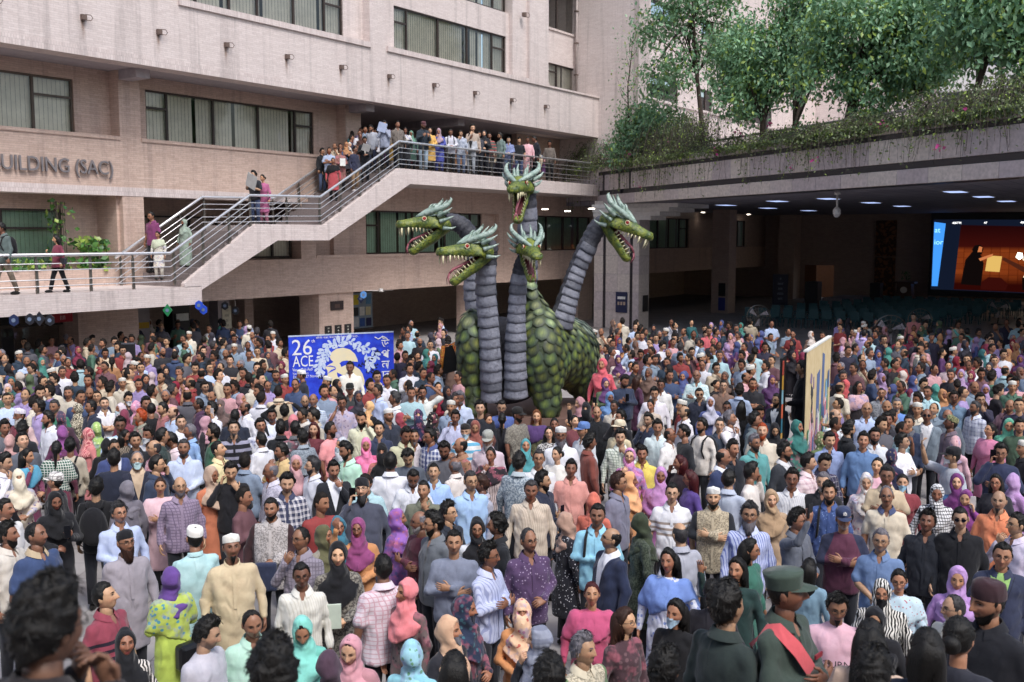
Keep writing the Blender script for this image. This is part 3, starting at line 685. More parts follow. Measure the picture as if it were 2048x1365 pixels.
def sd_prof(X, Y, Z, prof, p=2.3):
    z = [r[0] for r in prof]; zz = Z[0, 0, :]
    w = np.interp(zz, z, [r[1] for r in prof]); d = np.interp(zz, z, [r[2] for r in prof]); y0 = np.interp(zz, z, [r[3] for r in prof])
    k = (np.abs(X / w) ** p + np.abs((Y - y0) / d) ** p) ** (1 / p); f = (k - 1) * np.minimum(w, d)
    return np.maximum(f, np.maximum(z[0] - Z, Z - z[-1]))
def folds(X, Y, Z, r, amp, fz=10.0, fx=22.0):
    p = r.uniform(0, 6.28, 10); q = r.uniform(-1, 1, 4)
    w = .05 * np.sin(Z * 9 + p[0]) + .04 * np.sin(X * 8 + Y * 7 + p[1]) + .02 * np.sin(Z * 21 + X * 13 + p[6])
    rid = lambda v: 1 - 1.6 * np.abs(np.sin(v)) ** .8
    f = rid((X * .8 + Y * .3 + w) * fx * .7 + Z * fz * q[0] + p[2]) + .8 * rid((Y - X * .5 + w) * fx * .8 - Z * fz * 1.3 + p[3])
    f = f + 1.1 * rid(Z * 15 + X * 14 * q[1] + Y * 10 * q[2] + 16 * w + p[5]) * (.35 + .65 * np.exp(-((Z - 1.08) / .16) ** 2)) + .5 * np.sin((X - Y) * 30 + 40 * w + p[7])
    return amp * f

# ================================================================ TREES AND HEDGES on the roof terrace, plants on the walkway
def leaf_mat(name, trans=.25):
    q = N(name); a = q.n('Attribute'); a.attribute_name = 'Col'; q.p(Base_Color=a.outputs['Color'], Roughness=.42); q.b.inputs['Specular IOR Level'].default_value = .5
    t = q.n('BsdfTranslucent'); q.put(t.inputs[0], q.mix(.5, a.outputs['Color'], lin('8fae30') + (1,))); mx = q.n('MixShader'); mx.inputs[0].default_value = trans
    q.t.links.new(q.b.outputs[0], mx.inputs[1]); q.t.links.new(t.outputs[0], mx.inputs[2]); q.t.links.new(mx.outputs[0], q.out.inputs[0]); return q.m
M['leaf'] = leaf_mat('leaf'); M['bark'] = plain('bark', '4a3e36', .9, nz=.25, nscale=14, bump=.5); M['twig'] = plain('twig', '4c463e', .9)
def leaves(centres, normals, size, cols, name, parent, r, droop=.5, aspect=.5, mat=None):
    n = len(centres); d = r.normal(0, 1, (n, 3)); d[:, 2] -= droop * 1.6; d /= np.linalg.norm(d, axis=1)[:, None]
    nn = normals + r.normal(0, .6, (n, 3)); sx = np.cross(d, nn); sx /= np.linalg.norm(sx, axis=1)[:, None] + 1e-9; up = np.cross(sx, d)
    L = (size * r.uniform(.45, 1.45, n))[:, None]; W = L * aspect
    a = centres; b = centres + d * L * .45 + sx * W * .5 + up * L * .06; c = centres + d * L; e = centres + d * L * .45 - sx * W * .5 + up * L * .06
    V = np.stack([a, b, c, e], 1).reshape(-1, 3); i = np.arange(n)[:, None] * 4; F = np.concatenate([i + np.array([[0, 1, 2]]), i + np.array([[0, 2, 3]])])
    return link(name, npmesh(name, V, F, mat or M['leaf'], smooth=False, col=np.repeat(cols, 4, 0)), parent)
G1, G2, G3 = np.array(lin('4c7558')), np.array(lin('8ab088')), np.array(lin('a0b85a'))
def leafcols(n, r, lime=.08, base=(G1, G2)):
    t = r.random(n)[:, None]; c = base[0] * (1 - t) + base[1] * t; m = r.random(n) < lime; c[m] = G3 * r.uniform(.7, 1.1, (m.sum(), 1)); return c
def tree(base, trunk, lobes, nl, size, label, seed, rad=.14, lime=.08, clump=70, group='trees on the roof terrace', spread=.25, name='tree', droop=.7, base_c=(G1, G2)):
    """base world point; trunk list of relative points; lobes (centre rel, radii)"""
    r = np.random.default_rng(seed); o = empty(name, base); tag(o, label, 'tree', group)
    m = MB(); m.tube(trunk, [rad * (1 - .6 * k / (len(trunk) - 1)) for k in range(len(trunk))], 9)
    ncl = nl // clump; vol = np.array([a[0] * a[1] * a[2] for _, a in lobes]); pick = r.choice(len(lobes), ncl, p=vol / vol.sum()); cc = []
    top = np.array(trunk[-1]); mid = np.array(trunk[len(trunk) // 2])
    for k in pick:
        c, a = lobes[k]; u = r.normal(0, 1, 3); u /= np.linalg.norm(u); cc.append(np.array(c) + u * np.array(a) * r.uniform(.45, 1.0) ** .6)
    cc = np.array(cc)
    for k in range(0, ncl, max(1, ncl // 26)):
        st = top if r.random() < .6 else mid; e = cc[k]; mm = (st + e) / 2 + np.array([0, 0, .25]); m.tube([tuple(st), tuple(mm), tuple(e)], [rad * .32, rad * .2, .012], 5)
    m.build('trunk', M['bark'], o, True)
    P = np.repeat(cc, clump, 0); n = len(P); cen = np.mean([c for c, _ in lobes], 0); off = r.normal(0, 1, (n, 3)) * spread; off[:, 2] = off[:, 2] * 1.1 - .12
    P = P + off; nrm = P - cen; nrm /= np.linalg.norm(nrm, axis=1)[:, None] + 1e-9; nrm[:, 2] += .5
    cl = leafcols(n, r, lime, base_c) * np.repeat(r.uniform(.75, 1.25, (ncl, 1)), clump, 0)
    leaves(P, nrm, size, cl, 'crown', o, r, droop); return o
RZ = 6.9; TS = .17
def rp(px, Y): p = at(px, 475, Y); return (p[0], Y, RZ)
def zat(py, Y): return CAMZ + (475 - py) * Y / 2000.0 - RZ
tree(rp(1404, 42), [(0, 0, 0), (-.1, 0, 2.0), (-.35, 0, 4.0), (-.5, .1, 6.2)], [((-1.3, 0, 4.2), (1.3, 1.0, .8)), ((.9, .2, 5.4), (1.3, 1.0, .9)), ((-1.6, .3, 6.0), (1.3, 1.0, .7)), ((-.2, 0, 7.4), (1.7, 1.2, .9))], 8000, .19, 'slender dark stemmed tree with a thin open crown', 1, .13, .06, 40, spread=.34)
tree(rp(1520, 37), [(0, 0, 0), (.0, 0, 1.4), (.1, 0, 2.6)], [((-1.0, 0, 2.7), (1.0, 1.0, .9)), ((.4, .2, 3.3), (1.2, 1.2, 1.0)), ((-.6, 0, 4.2), (1.3, 1.1, 1.0)), ((1.2, 0, 4.8), (1.2, 1.1, .8))], 12000, TS, 'dense leafy tree on a thin dark trunk beside the lamp post', 2, .15, .10, 80)
tree(rp(1592, 36.5), [(0, 0, 0), (-.2, 0, 1.1), (.1, 0, 2.4)], [((.0, 0, 1.6), (.35, .35, 1.2)), ((.2, 0, 3.9), (1.1, 1.0, .9)), ((.3, .2, 5.6), (1.5, 1.2, 1.0))], 8500, TS, 'leafy tree with a leaf covered trunk between two denser crowns', 3, .14, .10, 80)
tree(rp(1695, 33), [(0, 0, 0), (-.1, 0, .8), (.1, 0, 2.0), (.2, 0, 3.0)], [((-.8, 0, 2.5), (1.0, 1.0, .9)), ((.7, -.2, 2.6), (1.1, 1.1, 1.0)), ((2.0, 0, 2.7), (1.0, 1.0, 1.0)), ((0, 0, 4.1), (1.7, 1.3, 1.1)), ((1.9, .2, 4.3), (1.5, 1.2, 1.1)), ((2.8, .1, 3.2), (.8, .8, .9)), ((.3, -.5, 1.4), (.4, .4, .7))], 23000, TS, 'broadest darkest tree with drooping lime tipped foliage above the canopy', 4, .26, .14, 80)
tree(rp(1818, 32.5), [(0, 0, 0), (.05, 0, 1.5), (-.1, 0, 3.0)], [((.1, 0, 3.0), (.9, .9, .9)), ((.4, 0, 4.4), (1.1, 1.0, 1.0))], 7000, TS, 'narrow tree on a straight thin trunk at the edge of the dark crown', 5, .09, .1, 60)
tree(rp(1955, 29), [(0, 0, 0), (-.3, 0, 1.2), (.1, 0, 2.6), (.3, 0, 3.6)], [((-.6, 0, 3.2), (1.1, 1.0, .8)), ((.7, .2, 3.9), (1.2, 1.0, .9)), ((-.2, 0, 4.7), (1.3, 1.0, .6))], 7500, .19, 'crooked multi stemmed tree before the dark glazing', 6, .13, .08, 45, spread=.33)
tree(rp(2030, 28), [(0, 0, 0), (.05, 0, 1.8), (-.05, 0, 4.2)], [((-.5, 0, 3.6), (1.0, .9, .8)), ((.6, .1, 4.4), (1.2, 1.0, .9)), ((.3, 0, 2.6), (.9, .8, .7))], 7000, .19, 'pale trunked tree at the right end of the terrace', 7, .12, .08, 45, spread=.33)
for k, (px, h_) in enumerate(((1940, 3.6), (1985, 4.2))):
    m = MB(); m.tube([(0, 0, 0), (.05, 0, h_ * .5), (-.03, 0, h_)], [.1, .09, .07], 9); o = empty('palm_tree', rp(px, 31)); tag(o, ('slim pale palm trunk with yellowish fronds behind the crooked tree', 'taller slim palm with ringed pale trunk and hanging fronds')[k], 'tree', 'trees on the roof terrace'); m.build('trunk', plain('palm_bark', '8a8076', .8), o, True)
    r = np.random.default_rng(60 + k); P_, nr = [], []
    for a in np.linspace(0, 6.28, 11, endpoint=False):
        for t in np.linspace(.05, 1, 60): P_.append((math.cos(a) * t * 1.5, math.sin(a) * t * 1.5, h_ + .5 * t - 1.3 * t * t)); nr.append((0, 0, 1))
    leaves(np.array(P_), np.array(nr, float), .32, leafcols(len(P_), r, .3), 'crown', o, r, .7, .10)
tree(rp(1300, 45), [(0, 0, 0), (.1, 0, 1.2), (0, 0, 2.0)], [((0, 0, 2.2), (1.8, 1.3, 1.2)), ((1.0, 0, 1.5), (1.2, 1.0, 1.0)), ((-1.0, 0, 1.4), (1.0, 1.0, .9))], 9500, .17, 'rounded bushy tree with yellow spots at the canopy corner', 8, .1, .07, 60, name='bushy_tree')
# bare sapling
m = MB(); r = random.Random(5); m.tube([(0, 0, 0), (.1, 0, 2), (.05, 0, 4), (.25, 0, 6.0)], [.05, .04, .03, .012], 6)
for k in range(16):
    z = 1.5 + .28 * k; a = r.uniform(0, 6.28); l = r.uniform(.5, 1.1) * (1 - k / 24); m.tube([(.1, 0, z), (.1 + l * .6 * math.cos(a), l * .6 * math.sin(a), z + .35), (.1 + l * math.cos(a), l * math.sin(a), z + .9)], [.016, .01, .004], 4)
o = empty('sapling', rp(1250, 45.5)); tag(o, 'nearly bare sapling with thin grey stems against the tiled wall', 'tree'); m.build('trunk', M['bark'], o, True)
rr = np.random.default_rng(8); P_ = np.stack([rr.normal(.15, .35, 420), rr.normal(0, .3, 420), rr.uniform(2.5, 6.6, 420)], 1); leaves(P_, np.tile([0, 0, 1.], (420, 1)), .12, leafcols(420, rr, .1), 'crown', o, rr)
# bougainvillea hedges spilling over the fascia
MAG = np.array(lin('c8408f'))
def hedge(l0, l1, label, seed, n_tw=150, up=1.0, down=.9, out=.9, y0=.9, flowers=8, zb=7.3):
    r = np.random.default_rng(seed); o = empty('bougainvillea', (P1[0], P1[1], 0), CRZ); tag(o, label, 'shrub', 'bougainvillea along the canopy edge'); m = MB(); P_, c_ = [], []; cx_ = r.uniform(l0, l1, 5)
    for k in range(n_tw):
        x = cx_[r.integers(len(cx_))] + r.normal(0, (l1 - l0) * .09); y = r.uniform(.2, y0); a = np.array([x, y, zb]); dirx = r.normal(0, .6); h_ = r.uniform(.2, up); ot = r.uniform(-.3, out); dr = r.uniform(-.3, down)
        b = a + np.array([dirx * .5, -ot * .4, h_]); c = a + np.array([dirx, -ot, h_ * .4]); d = a + np.array([dirx * 1.3, -ot * 1.15, -dr])
        if d[1] > -.06 and d[2] < 7.42: d[2] = 7.45
        if c[1] < .0 or d[1] < 0: c[1] = min(c[1], -.12); d[1] = min(d[1], -.14)
        C = catmull3([a, b, c, d], 6); m.tube([tuple(q) for q in C], [.006] * len(C), 3, False)
        for t in range(17): i = r.integers(4, len(C)); P_.append(C[i] + r.normal(0, .10, 3) * np.array([1, .8, .9]))
    m.build('stems', M['twig'], o); P_ = np.array(P_); P_[:, 1] = np.where((P_[:, 1] > -.08) & (P_[:, 2] < 7.5), -.1 - r.random(len(P_)) * .2, P_[:, 1]); n = len(P_)
    cl = leafcols(n, r, .12, (np.array(lin('4a5a40')), np.array(lin('7e8a5e')))); leaves(P_, np.tile([0, -.5, .8], (n, 1)), .088, cl, 'foliage', o, r, .5, .6)
    if flowers:
        f = P_[r.integers(0, n, flowers)]; f = np.repeat(f, 7, 0) + r.normal(0, .06, (flowers * 7, 3)); leaves(f, np.tile([0, -1., .3], (len(f), 1)), .10, np.tile(MAG, (len(f), 1)) * r.uniform(.7, 1.2, (len(f), 1)), 'flowers', o, r, 0, .8)['kind'] = 'stuff'
def catmull3(P, n):
    P = [np.array(p) for p in P]; Q_ = [2 * P[0] - P[1]] + P + [2 * P[-1] - P[-2]]; out = []
    for i in range(1, len(Q_) - 2):
        for t in np.linspace(0, 1, n, endpoint=False):
            a, b, c, d = Q_[i - 1:i + 3]; out.append(.5 * (2 * b + (c - a) * t + (2 * a - 5 * b + 4 * c - d) * t ** 2 + (3 * b - a - 3 * c + d) * t ** 3))
    return out + [P[-1]]
def lpx(px): k = (px - 1024) / 2000; return (k * 47.2 - 3.99) / (.3755 + .9268 * k)
HL = [(1120, 1195, 'large bougainvillea spilling over the end of the upper platform', 420, 1.6, 2.0), (1190, 1290, 'bougainvillea hanging beside the small square stone frame', 360, 1.5, 1.5), (1285, 1420, 'widest pink flecked bougainvillea at the canopy corner below the slender tree', 460, 1.9, 1.5), (1425, 1560, 'bougainvillea clump trailing low over the dark stripe by the dense tree', 300, .75, 1.35),
      (1555, 1690, 'brownish bougainvillea hedge under the broadest tree', 320, .6, 1.3), (1690, 1800, 'bougainvillea with orange tinged tips right of the thick trunk', 300, .7, 1.2), (1800, 1920, 'tall tangle of bougainvillea under the crooked tree', 340, 1.0, 1.1), (1920, 2060, 'bougainvillea mass at the far right end of the canopy', 360, 1.1, 1.0)]
for k, (a, b, lb, nt_, u_, d_) in enumerate(HL): hedge(lpx(a), lpx(b), lb, 20 + k, nt_, u_, d_, 1.0, 1.6 if k > 0 else 1.2, 9 if k < 4 else 4)
boxo('planter_kerb', M['stone'], K, 0, LEN, 2.0, 2.2, 6.9, 7.35)
m = MB(); m.tube([(6, 1.7, 8.1), (LEN, 1.7, 8.1)], .045, 8)
tr = empty('terrace_railing', (P1[0], P1[1], 0), CRZ); tag(tr, 'pale metal railing behind the hedges on the roof terrace', 'railing'); m.build('top_rail', M['stone'], tr, True)
m = MB(); m.tube([(6, 1.7, 7.7), (LEN, 1.7, 7.7)], .03, 8); m.build('bar', M['stone'], tr, True)
for x in np.arange(6.5, LEN, 2.2): m = MB(); m.tube([(x, 1.7, 6.9), (x, 1.7, 8.1)], .04, 8); m.build('post', M['stone'], tr, True)
p = rp(1528, 38.5); o = empty('lamp_post', p); tag(o, 'thin grey lamp post with a curved flat head among the trees', 'lamp post'); m = MB(); m.tube([(0, 0, 0), (0, 0, 2.0)], .05, 8); m.build('pole', M['stone'], o, True); m = MB(); m.prism([(-.12, 2.0), (.45, 2.1), (.5, 2.15), (-.12, 2.08)], -.12, .12); m.build('lamp_head', M['white'], o)
# plants on the first floor walkway
PL = empty('walkway_planter', (QX, QY, 0), FRZ); tag(PL, 'low tiled planter box along the walkway wall', 'planter'); boxo('box', M['brick_warm'], PL, -9, -.75, 2.5, 3.3, 2.8, 3.28); boxo('soil', plain('soil', '3a2e26', .95), PL, -8.9, -.85, 2.58, 3.22, 3.28, 3.3)
def plant(s0, s1, z1, n, label, seed, size=.16, name='pothos_plant'):
    r = np.random.default_rng(seed); o = empty(name, (QX, QY, 0), FRZ); tag(o, label, 'plant', 'plants on the walkway'); P_ = np.stack([r.uniform(s0, s1, n), r.uniform(2.55, 3.25, n), 3.3 + r.random(n) ** 1.6 * (z1 - 3.3)], 1)
    m = MB()
    for k in range(14): x, y = r.uniform(s0 + .05, s1 - .05), r.uniform(2.65, 3.15); m.tube([(x, y, 3.29), (x + r.normal(0, .05), y, (3.3 + z1) / 2), (x + r.normal(0, .1), y, z1 * .98)], .008, 4)
    m.build('stems', M['twig'], o); leaves(P_, np.tile([0, -1, .5], (n, 1)), size, leafcols(n, r, .25, (np.array(lin('2c5a30')), np.array(lin('5a8a40')))), 'foliage', o, r, .3, .7)
plant(-8, -4.6, 3.65, 420, 'low green leaves filling the planter behind the first walker', 1); plant(-4.6, -2.9, 3.6, 300, 'low light green leaves behind the woman in the maroon top', 2); plant(-2.6, -2.0, 5.3, 170, 'tall climbing plant with hanging leaves against the recess wall', 3, .15); plant(-1.75, -1.0, 4.2, 320, 'bushy big leaved plant at the corner pier', 4, .2)
# ================================================================ FIVE-HEADED DRAGON
def mottle(name, c1, c2, c3, rough=.45, scale=9):
    q = N(name); o = q.obj(); n1, n2 = q.noise(scale, 4, o), q.noise(scale * 2.7, 3, o)
    c = q.mix(q.ramp(n1, [(.38, (0, 0, 0)), (.6, (1, 1, 1))]), lin(c1) + (1,), lin(c2) + (1,)); c = q.mix(q.ramp(n2, [(.52, (0, 0, 0)), (.68, (1, 1, 1))]), c, lin(c3) + (1,))
    q.p(Base_Color=c, Roughness=rough); q.bump(n2, .7, .03); return q.m
DG = mottle('dragon_green_paint', '40562a', '7e8630', '24321e', .45); DSH = mottle('horn_paint', '7f9488', 'a2b2a8', '566c5c', .38, 6)
DNK = mottle('neck_canvas', '35363e', '45464e', '2a2a32', .7, 5); DPL = mottle('belly_plate_paint', '6c6e79', '7e808c', '5c5e69', .6, 5); DPL2 = mottle('belly_plate_dark_paint', '52545e', '5e606a', '484a54', .6, 5)  # second plate paint is a darker tone, picked at random per plate
DTH = plain('tooth_ivory', 'd8cfa8', .4); DTG = plain('tongue_pink', '96525e', .45); DMO = plain('mouth_red', '5a2228', .5); DEY = plain('eye_red', '9a1a1a', .2); DEW = plain('eye_rim', 'd0c0a0', .4)
DRG = empty('dragon_statue', (at(1060, 800, 21.2)[0], 21.2, 0)); tag(DRG, 'giant green five headed dragon statue with grey plated necks above the crowd', 'statue')
DO = np.array(DRG.location)
def dl(px, py, Y): return at(px, py, Y) - DO
# plinth
boxo('plinth', plain('plinth_wood', '6a5148', .7), DRG, -1.7, 1.9, -1.1, 1.6, 0, .52)
# body
def dbody():
    h = (.06, .06, .06); lo, hi = (-1.7, -1.5, .4), (2.2, 2.0, 3.6); A = grid(lo, hi, h)
    def P_(px, py, Y): return tuple(dl(px, py, Y))
    f = sd_ell(*A, P_(1083, 708, 20.5), (.50, .60, .86))                                   # right shoulder
    f = smin(f, sd_cap(*A, P_(1088, 740, 20.5), P_(1098, 815, 20.4), .34, .24), .2)         # right foreleg
    f = smin(f, sd_cap(*A, P_(1085, 670, 20.7), P_(1060, 578, 20.8), .38, .12), .25)        # shoulder rising to the neck
    f = smin(f, sd_ell(*A, P_(1100, 700, 21.6), (.80, 1.1, .80)), .3)                       # trunk
    f = smin(f, sd_ell(*A, P_(1148, 712, 22.1), (.55, .75, .80)), .25)                      # rump
    f = smin(f, sd_cap(*A, P_(1172, 760, 22.0), P_(1178, 815, 22.0), .30, .24), .2)         # hind leg
    g = sd_ell(*A, P_(944, 690, 20.5), (.32, .50, .72)); g = smin(g, sd_cap(*A, P_(945, 745, 20.5), P_(950, 820, 20.4), .26, .22), .2)   # left shoulder and foreleg
    f = smin(f, g, .08)
    c = sd_ell(*A, P_(1003, 715, 20.9), (.62, .42, .86)); c = smin(c, sd_ell(*A, P_(1010, 780, 20.8), (.66, .42, .28)), .2)
    return f, c, lo, h, A
f, c_, lo, h, A = dbody()
V, Q = surfnet(f, lo, h); body = link('body', npmesh('body', V, Q, mottle('dragon_dark_hide', '3a4630', '454f32', '2e3826', .7)), DRG)
Vc, Qc = surfnet(c_, lo, h); link('chest', npmesh('chest', Vc, Qc, DNK), DRG)
# scales: overlapping plates following the surface
fn = (V[Q[:, 2]] - V[Q[:, 0]]); fn2 = (V[Q[:, 3]] - V[Q[:, 1]]); NR = np.cross(fn, fn2); ar = np.linalg.norm(NR, axis=1); NR /= ar[:, None] + 1e-9; CT = V[Q].mean(1)
def scale_mesh(kind, hue):
    w, l = (.135, .15) if kind == 'hex' else (.085, .19)
    ring = [(0, -1.0), (.75, -.62), (1, 0), (.8, .6), (.35, .95), (-.35, .95), (-.8, .6), (-1, 0), (-.75, -.62)]
    vs, col = [], []
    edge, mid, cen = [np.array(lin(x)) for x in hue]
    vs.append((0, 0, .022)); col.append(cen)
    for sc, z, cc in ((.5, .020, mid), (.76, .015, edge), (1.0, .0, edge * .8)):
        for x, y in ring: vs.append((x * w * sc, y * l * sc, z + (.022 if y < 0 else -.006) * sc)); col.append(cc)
    n = len(ring); fs = [(0, 1 + i, 1 + (i + 1) % n) for i in range(n)]; q4 = [(1 + r_ * n + i, 1 + (r_ + 1) * n + i, 1 + (r_ + 1) * n + (i + 1) % n, 1 + r_ * n + (i + 1) % n) for r_ in range(2) for i in range(n)]
    return npmesh('scale', np.array(vs), [np.array(fs), np.array(q4)], M_scale, col=np.array(col))
def scale_mat():
    q = N('scale_paint'); a = q.n('Attribute'); a.attribute_name = 'Col'; mp = q.n('Mapping'); q.put(mp.inputs[0], q.obj()); mp.inputs['Scale'].default_value = (60, 8, 8); st = q.noise(1.0, 4, mp.outputs[0])
    oi = q.n('ObjectInfo'); c = q.mix(q.ramp(st, [(.45, (0, 0, 0)), (.75, (.5, .5, .5))]), a.outputs['Color'], lin('1e2a18') + (1,)); hs = q.n('HueSaturation'); q.put(hs.inputs['Color'], c); q.put(hs.inputs['Value'], q.math('MULTIPLY_ADD', oi.outputs['Random'], .6, .65)); q.put(hs.inputs['Hue'], q.math('MULTIPLY_ADD', oi.outputs['Random'], .05, .475))
    q.p(Base_Color=hs.outputs[0], Roughness=.55); q.bump(st, .5, .01); return q.m
M_scale = scale_mat()
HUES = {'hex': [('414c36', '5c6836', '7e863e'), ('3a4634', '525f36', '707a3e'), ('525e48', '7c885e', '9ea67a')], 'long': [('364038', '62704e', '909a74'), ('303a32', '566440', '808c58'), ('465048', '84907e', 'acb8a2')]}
SM = {k: [scale_mesh(k, h_) for h_ in v] for k, v in HUES.items()}
sel = []; rs = np.random.default_rng(3); order = rs.permutation(len(CT)); campos = np.array([0, 0, CAMZ]) - DO
taken = np.zeros((0, 3)); kinds = []
pc = {'left': dl(944, 700, 20.5)[0] + .34}
for i in order:
    p = CT[i]; nrm = NR[i]
    if p[2] < .55 or ((campos - p) @ nrm) < -.6: continue
    trunk = p[1] > .35 and p[0] > .1
    dmin = .178 if not trunk else .165
    if len(taken) and ((taken - p) ** 2).sum(1).min() < dmin ** 2: continue
    taken = np.vstack([taken, p]); sel.append((i, 'long' if trunk else 'hex'))
sel.sort(key=lambda t: float(np.linalg.norm(CT[t[0]] - campos)))
print('scales', len(sel))
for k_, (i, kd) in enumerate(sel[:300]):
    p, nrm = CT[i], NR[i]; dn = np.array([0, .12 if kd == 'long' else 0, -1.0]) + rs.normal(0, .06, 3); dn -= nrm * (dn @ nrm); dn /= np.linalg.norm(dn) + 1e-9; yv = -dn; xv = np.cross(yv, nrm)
    hue = (2 if nrm[2] > .45 else rs.integers(2)); o = link('scale', SM[kd][hue], body); s_ = rs.uniform(.92, 1.15)  # upward scales take the palest set: highlights on top put into the colour
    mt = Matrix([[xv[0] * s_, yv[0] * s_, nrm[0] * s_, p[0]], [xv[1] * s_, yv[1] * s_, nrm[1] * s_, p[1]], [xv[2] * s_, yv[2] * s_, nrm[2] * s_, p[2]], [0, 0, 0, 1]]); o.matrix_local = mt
# necks with belly plates
def catmull(P, n):
    P = np.array(P); Q_ = [2 * P[0] - P[1]] + list(P) + [2 * P[-1] - P[-2]]; out = []
    for i in range(1, len(Q_) - 2):
        for t in np.linspace(0, 1, n, endpoint=False):
            a, b, c, d = Q_[i - 1:i + 3]; out.append(.5 * (2 * b + (c - a) * t + (2 * a - 5 * b + 4 * c - d) * t ** 2 + (3 * b - a - 3 * c + d) * t ** 3))
    out.append(P[-1]); return np.array(out)
def neck(path, rad, face, plates, first=0.0, last=1.0, mats=(DPL, DPL2)):
    """face: direction the belly plates look"""
    C = catmull([dl(*p) for p in path], 10); L = np.concatenate([[0], np.cumsum(np.linalg.norm(np.diff(C, axis=0), axis=1))]); tot = L[-1]
    rf = lambda s: np.interp(s / tot, np.linspace(0, 1, len(rad)), rad)
    m = MB(); m.tube([tuple(c) for c in C], [float(rf(s)) * (1 + .05 * math.sin(k * 1.9)) for k, s in enumerate(L)], 14)
    nk = m.build('neck', DNK, DRG, True); face = np.array(face, float)
    step = (last - first) * tot / plates
    for k in range(plates):
        s0 = first * tot + step * k + rs.normal(0, step * .05); rows = []; n = 11; jw = rs.uniform(.93, 1.07)
        for u_, g, lift in ((0, 1.03, .0), (.2, 1.055, .006), (.7, 1.07, .012), (.98, 1.075, .018), (1.06, 1.02, .0)):
            s = min(max(s0 + step * (1.08 - u_), 0), tot); p = np.array([np.interp(s, L, C[:, j]) for j in range(3)]); q = np.array([np.interp(min(s + .05, tot), L, C[:, j]) for j in range(3)]) - np.array([np.interp(max(s - .05, 0), L, C[:, j]) for j in range(3)])
            t = q / (np.linalg.norm(q) + 1e-9); fx_ = face - t * (face @ t); fx_ /= np.linalg.norm(fx_) + 1e-9; sx = np.cross(t, fx_); r_ = float(rf(s))
            rows += [p + (fx_ * math.cos(a) + sx * math.sin(a) * 1.04) * (r_ * g + lift) - t * .02 * (1 - abs(a)) for a in np.linspace(-1.18, 1.18, n) * jw]
        V_ = np.array(rows); F_ = np.array([(i * n + j, (i + 1) * n + j, (i + 1) * n + j + 1, i * n + j + 1) for i in range(4) for j in range(n - 1)])
        link('belly_plate', npmesh('belly_plate', V_, F_, mats[0] if rs.random() < .72 else mats[1]), nk)
    # ridge fins on the back of the neck
    for k in range(int(tot / .45)):
        s = .2 + k * .45; p = np.array([np.interp(s, L, C[:, j]) for j in range(3)]); q = np.array([np.interp(min(s + .05, tot), L, C[:, j]) for j in range(3)]) - p; t = q / (np.linalg.norm(q) + 1e-9); b = -face + t * (face @ t); b /= np.linalg.norm(b) + 1e-9; r_ = float(rf(s)); sx = np.cross(t, b) * .012
        m = MB(); a0, a1, a2 = p + b * r_ * .9 + t * .14, p + b * (r_ + .11) + t * .12, p + b * r_ * .9 - t * .08; m.add([a0 - sx, a1 - sx, a2 - sx, a0 + sx, a1 + sx, a2 + sx], [(0, 1, 2), (5, 4, 3), (0, 3, 4, 1), (1, 4, 5, 2)]); m.build('fin', DNK, nk)
    return nk
neck([(985, 800, 20.2), (983, 720, 20.1), (978, 640, 20.1), (973, 570, 20.1), (976, 515, 20.05), (978, 495, 20.0), (962, 498, 19.9)], [.21, .215, .21, .20, .20, .19, .17], (-.25, -1, .05), 13, .0, .84)
neck([(1032, 795, 20.15), (1031, 720, 20.1), (1033, 640, 20.1), (1037, 570, 20.1), (1042, 535, 20.1), (1050, 518, 19.95)], [.23, .215, .205, .17, .16, .15], (-.05, -1, .05), 13, .0, .86)
neck([(1052, 640, 21.2), (1056, 560, 21.2), (1055, 480, 21.2), (1056, 410, 21.15), (1050, 372, 21.05), (1040, 366, 20.9)], [.21, .20, .195, .19, .19, .17], (-.15, -1, .05), 8, .1, .78)
neck([(1118, 655, 20.7), (1138, 585, 20.75), (1155, 535, 20.8), (1176, 490, 20.8), (1196, 455, 20.8), (1216, 446, 20.75), (1232, 455, 20.7)], [.25, .22, .19, .18, .19, .19, .17], (.55, -.95, -.1), 11, .0, .68)
neck([(953, 660, 21.4), (946, 590, 21.45), (952, 530, 21.5), (948, 490, 21.5), (928, 456, 21.45), (903, 444, 21.4), (884, 454, 21.3)], [.15, .16, .19, .21, .20, .19, .17], (-.6, -1, -.1), 8, .0, .60)
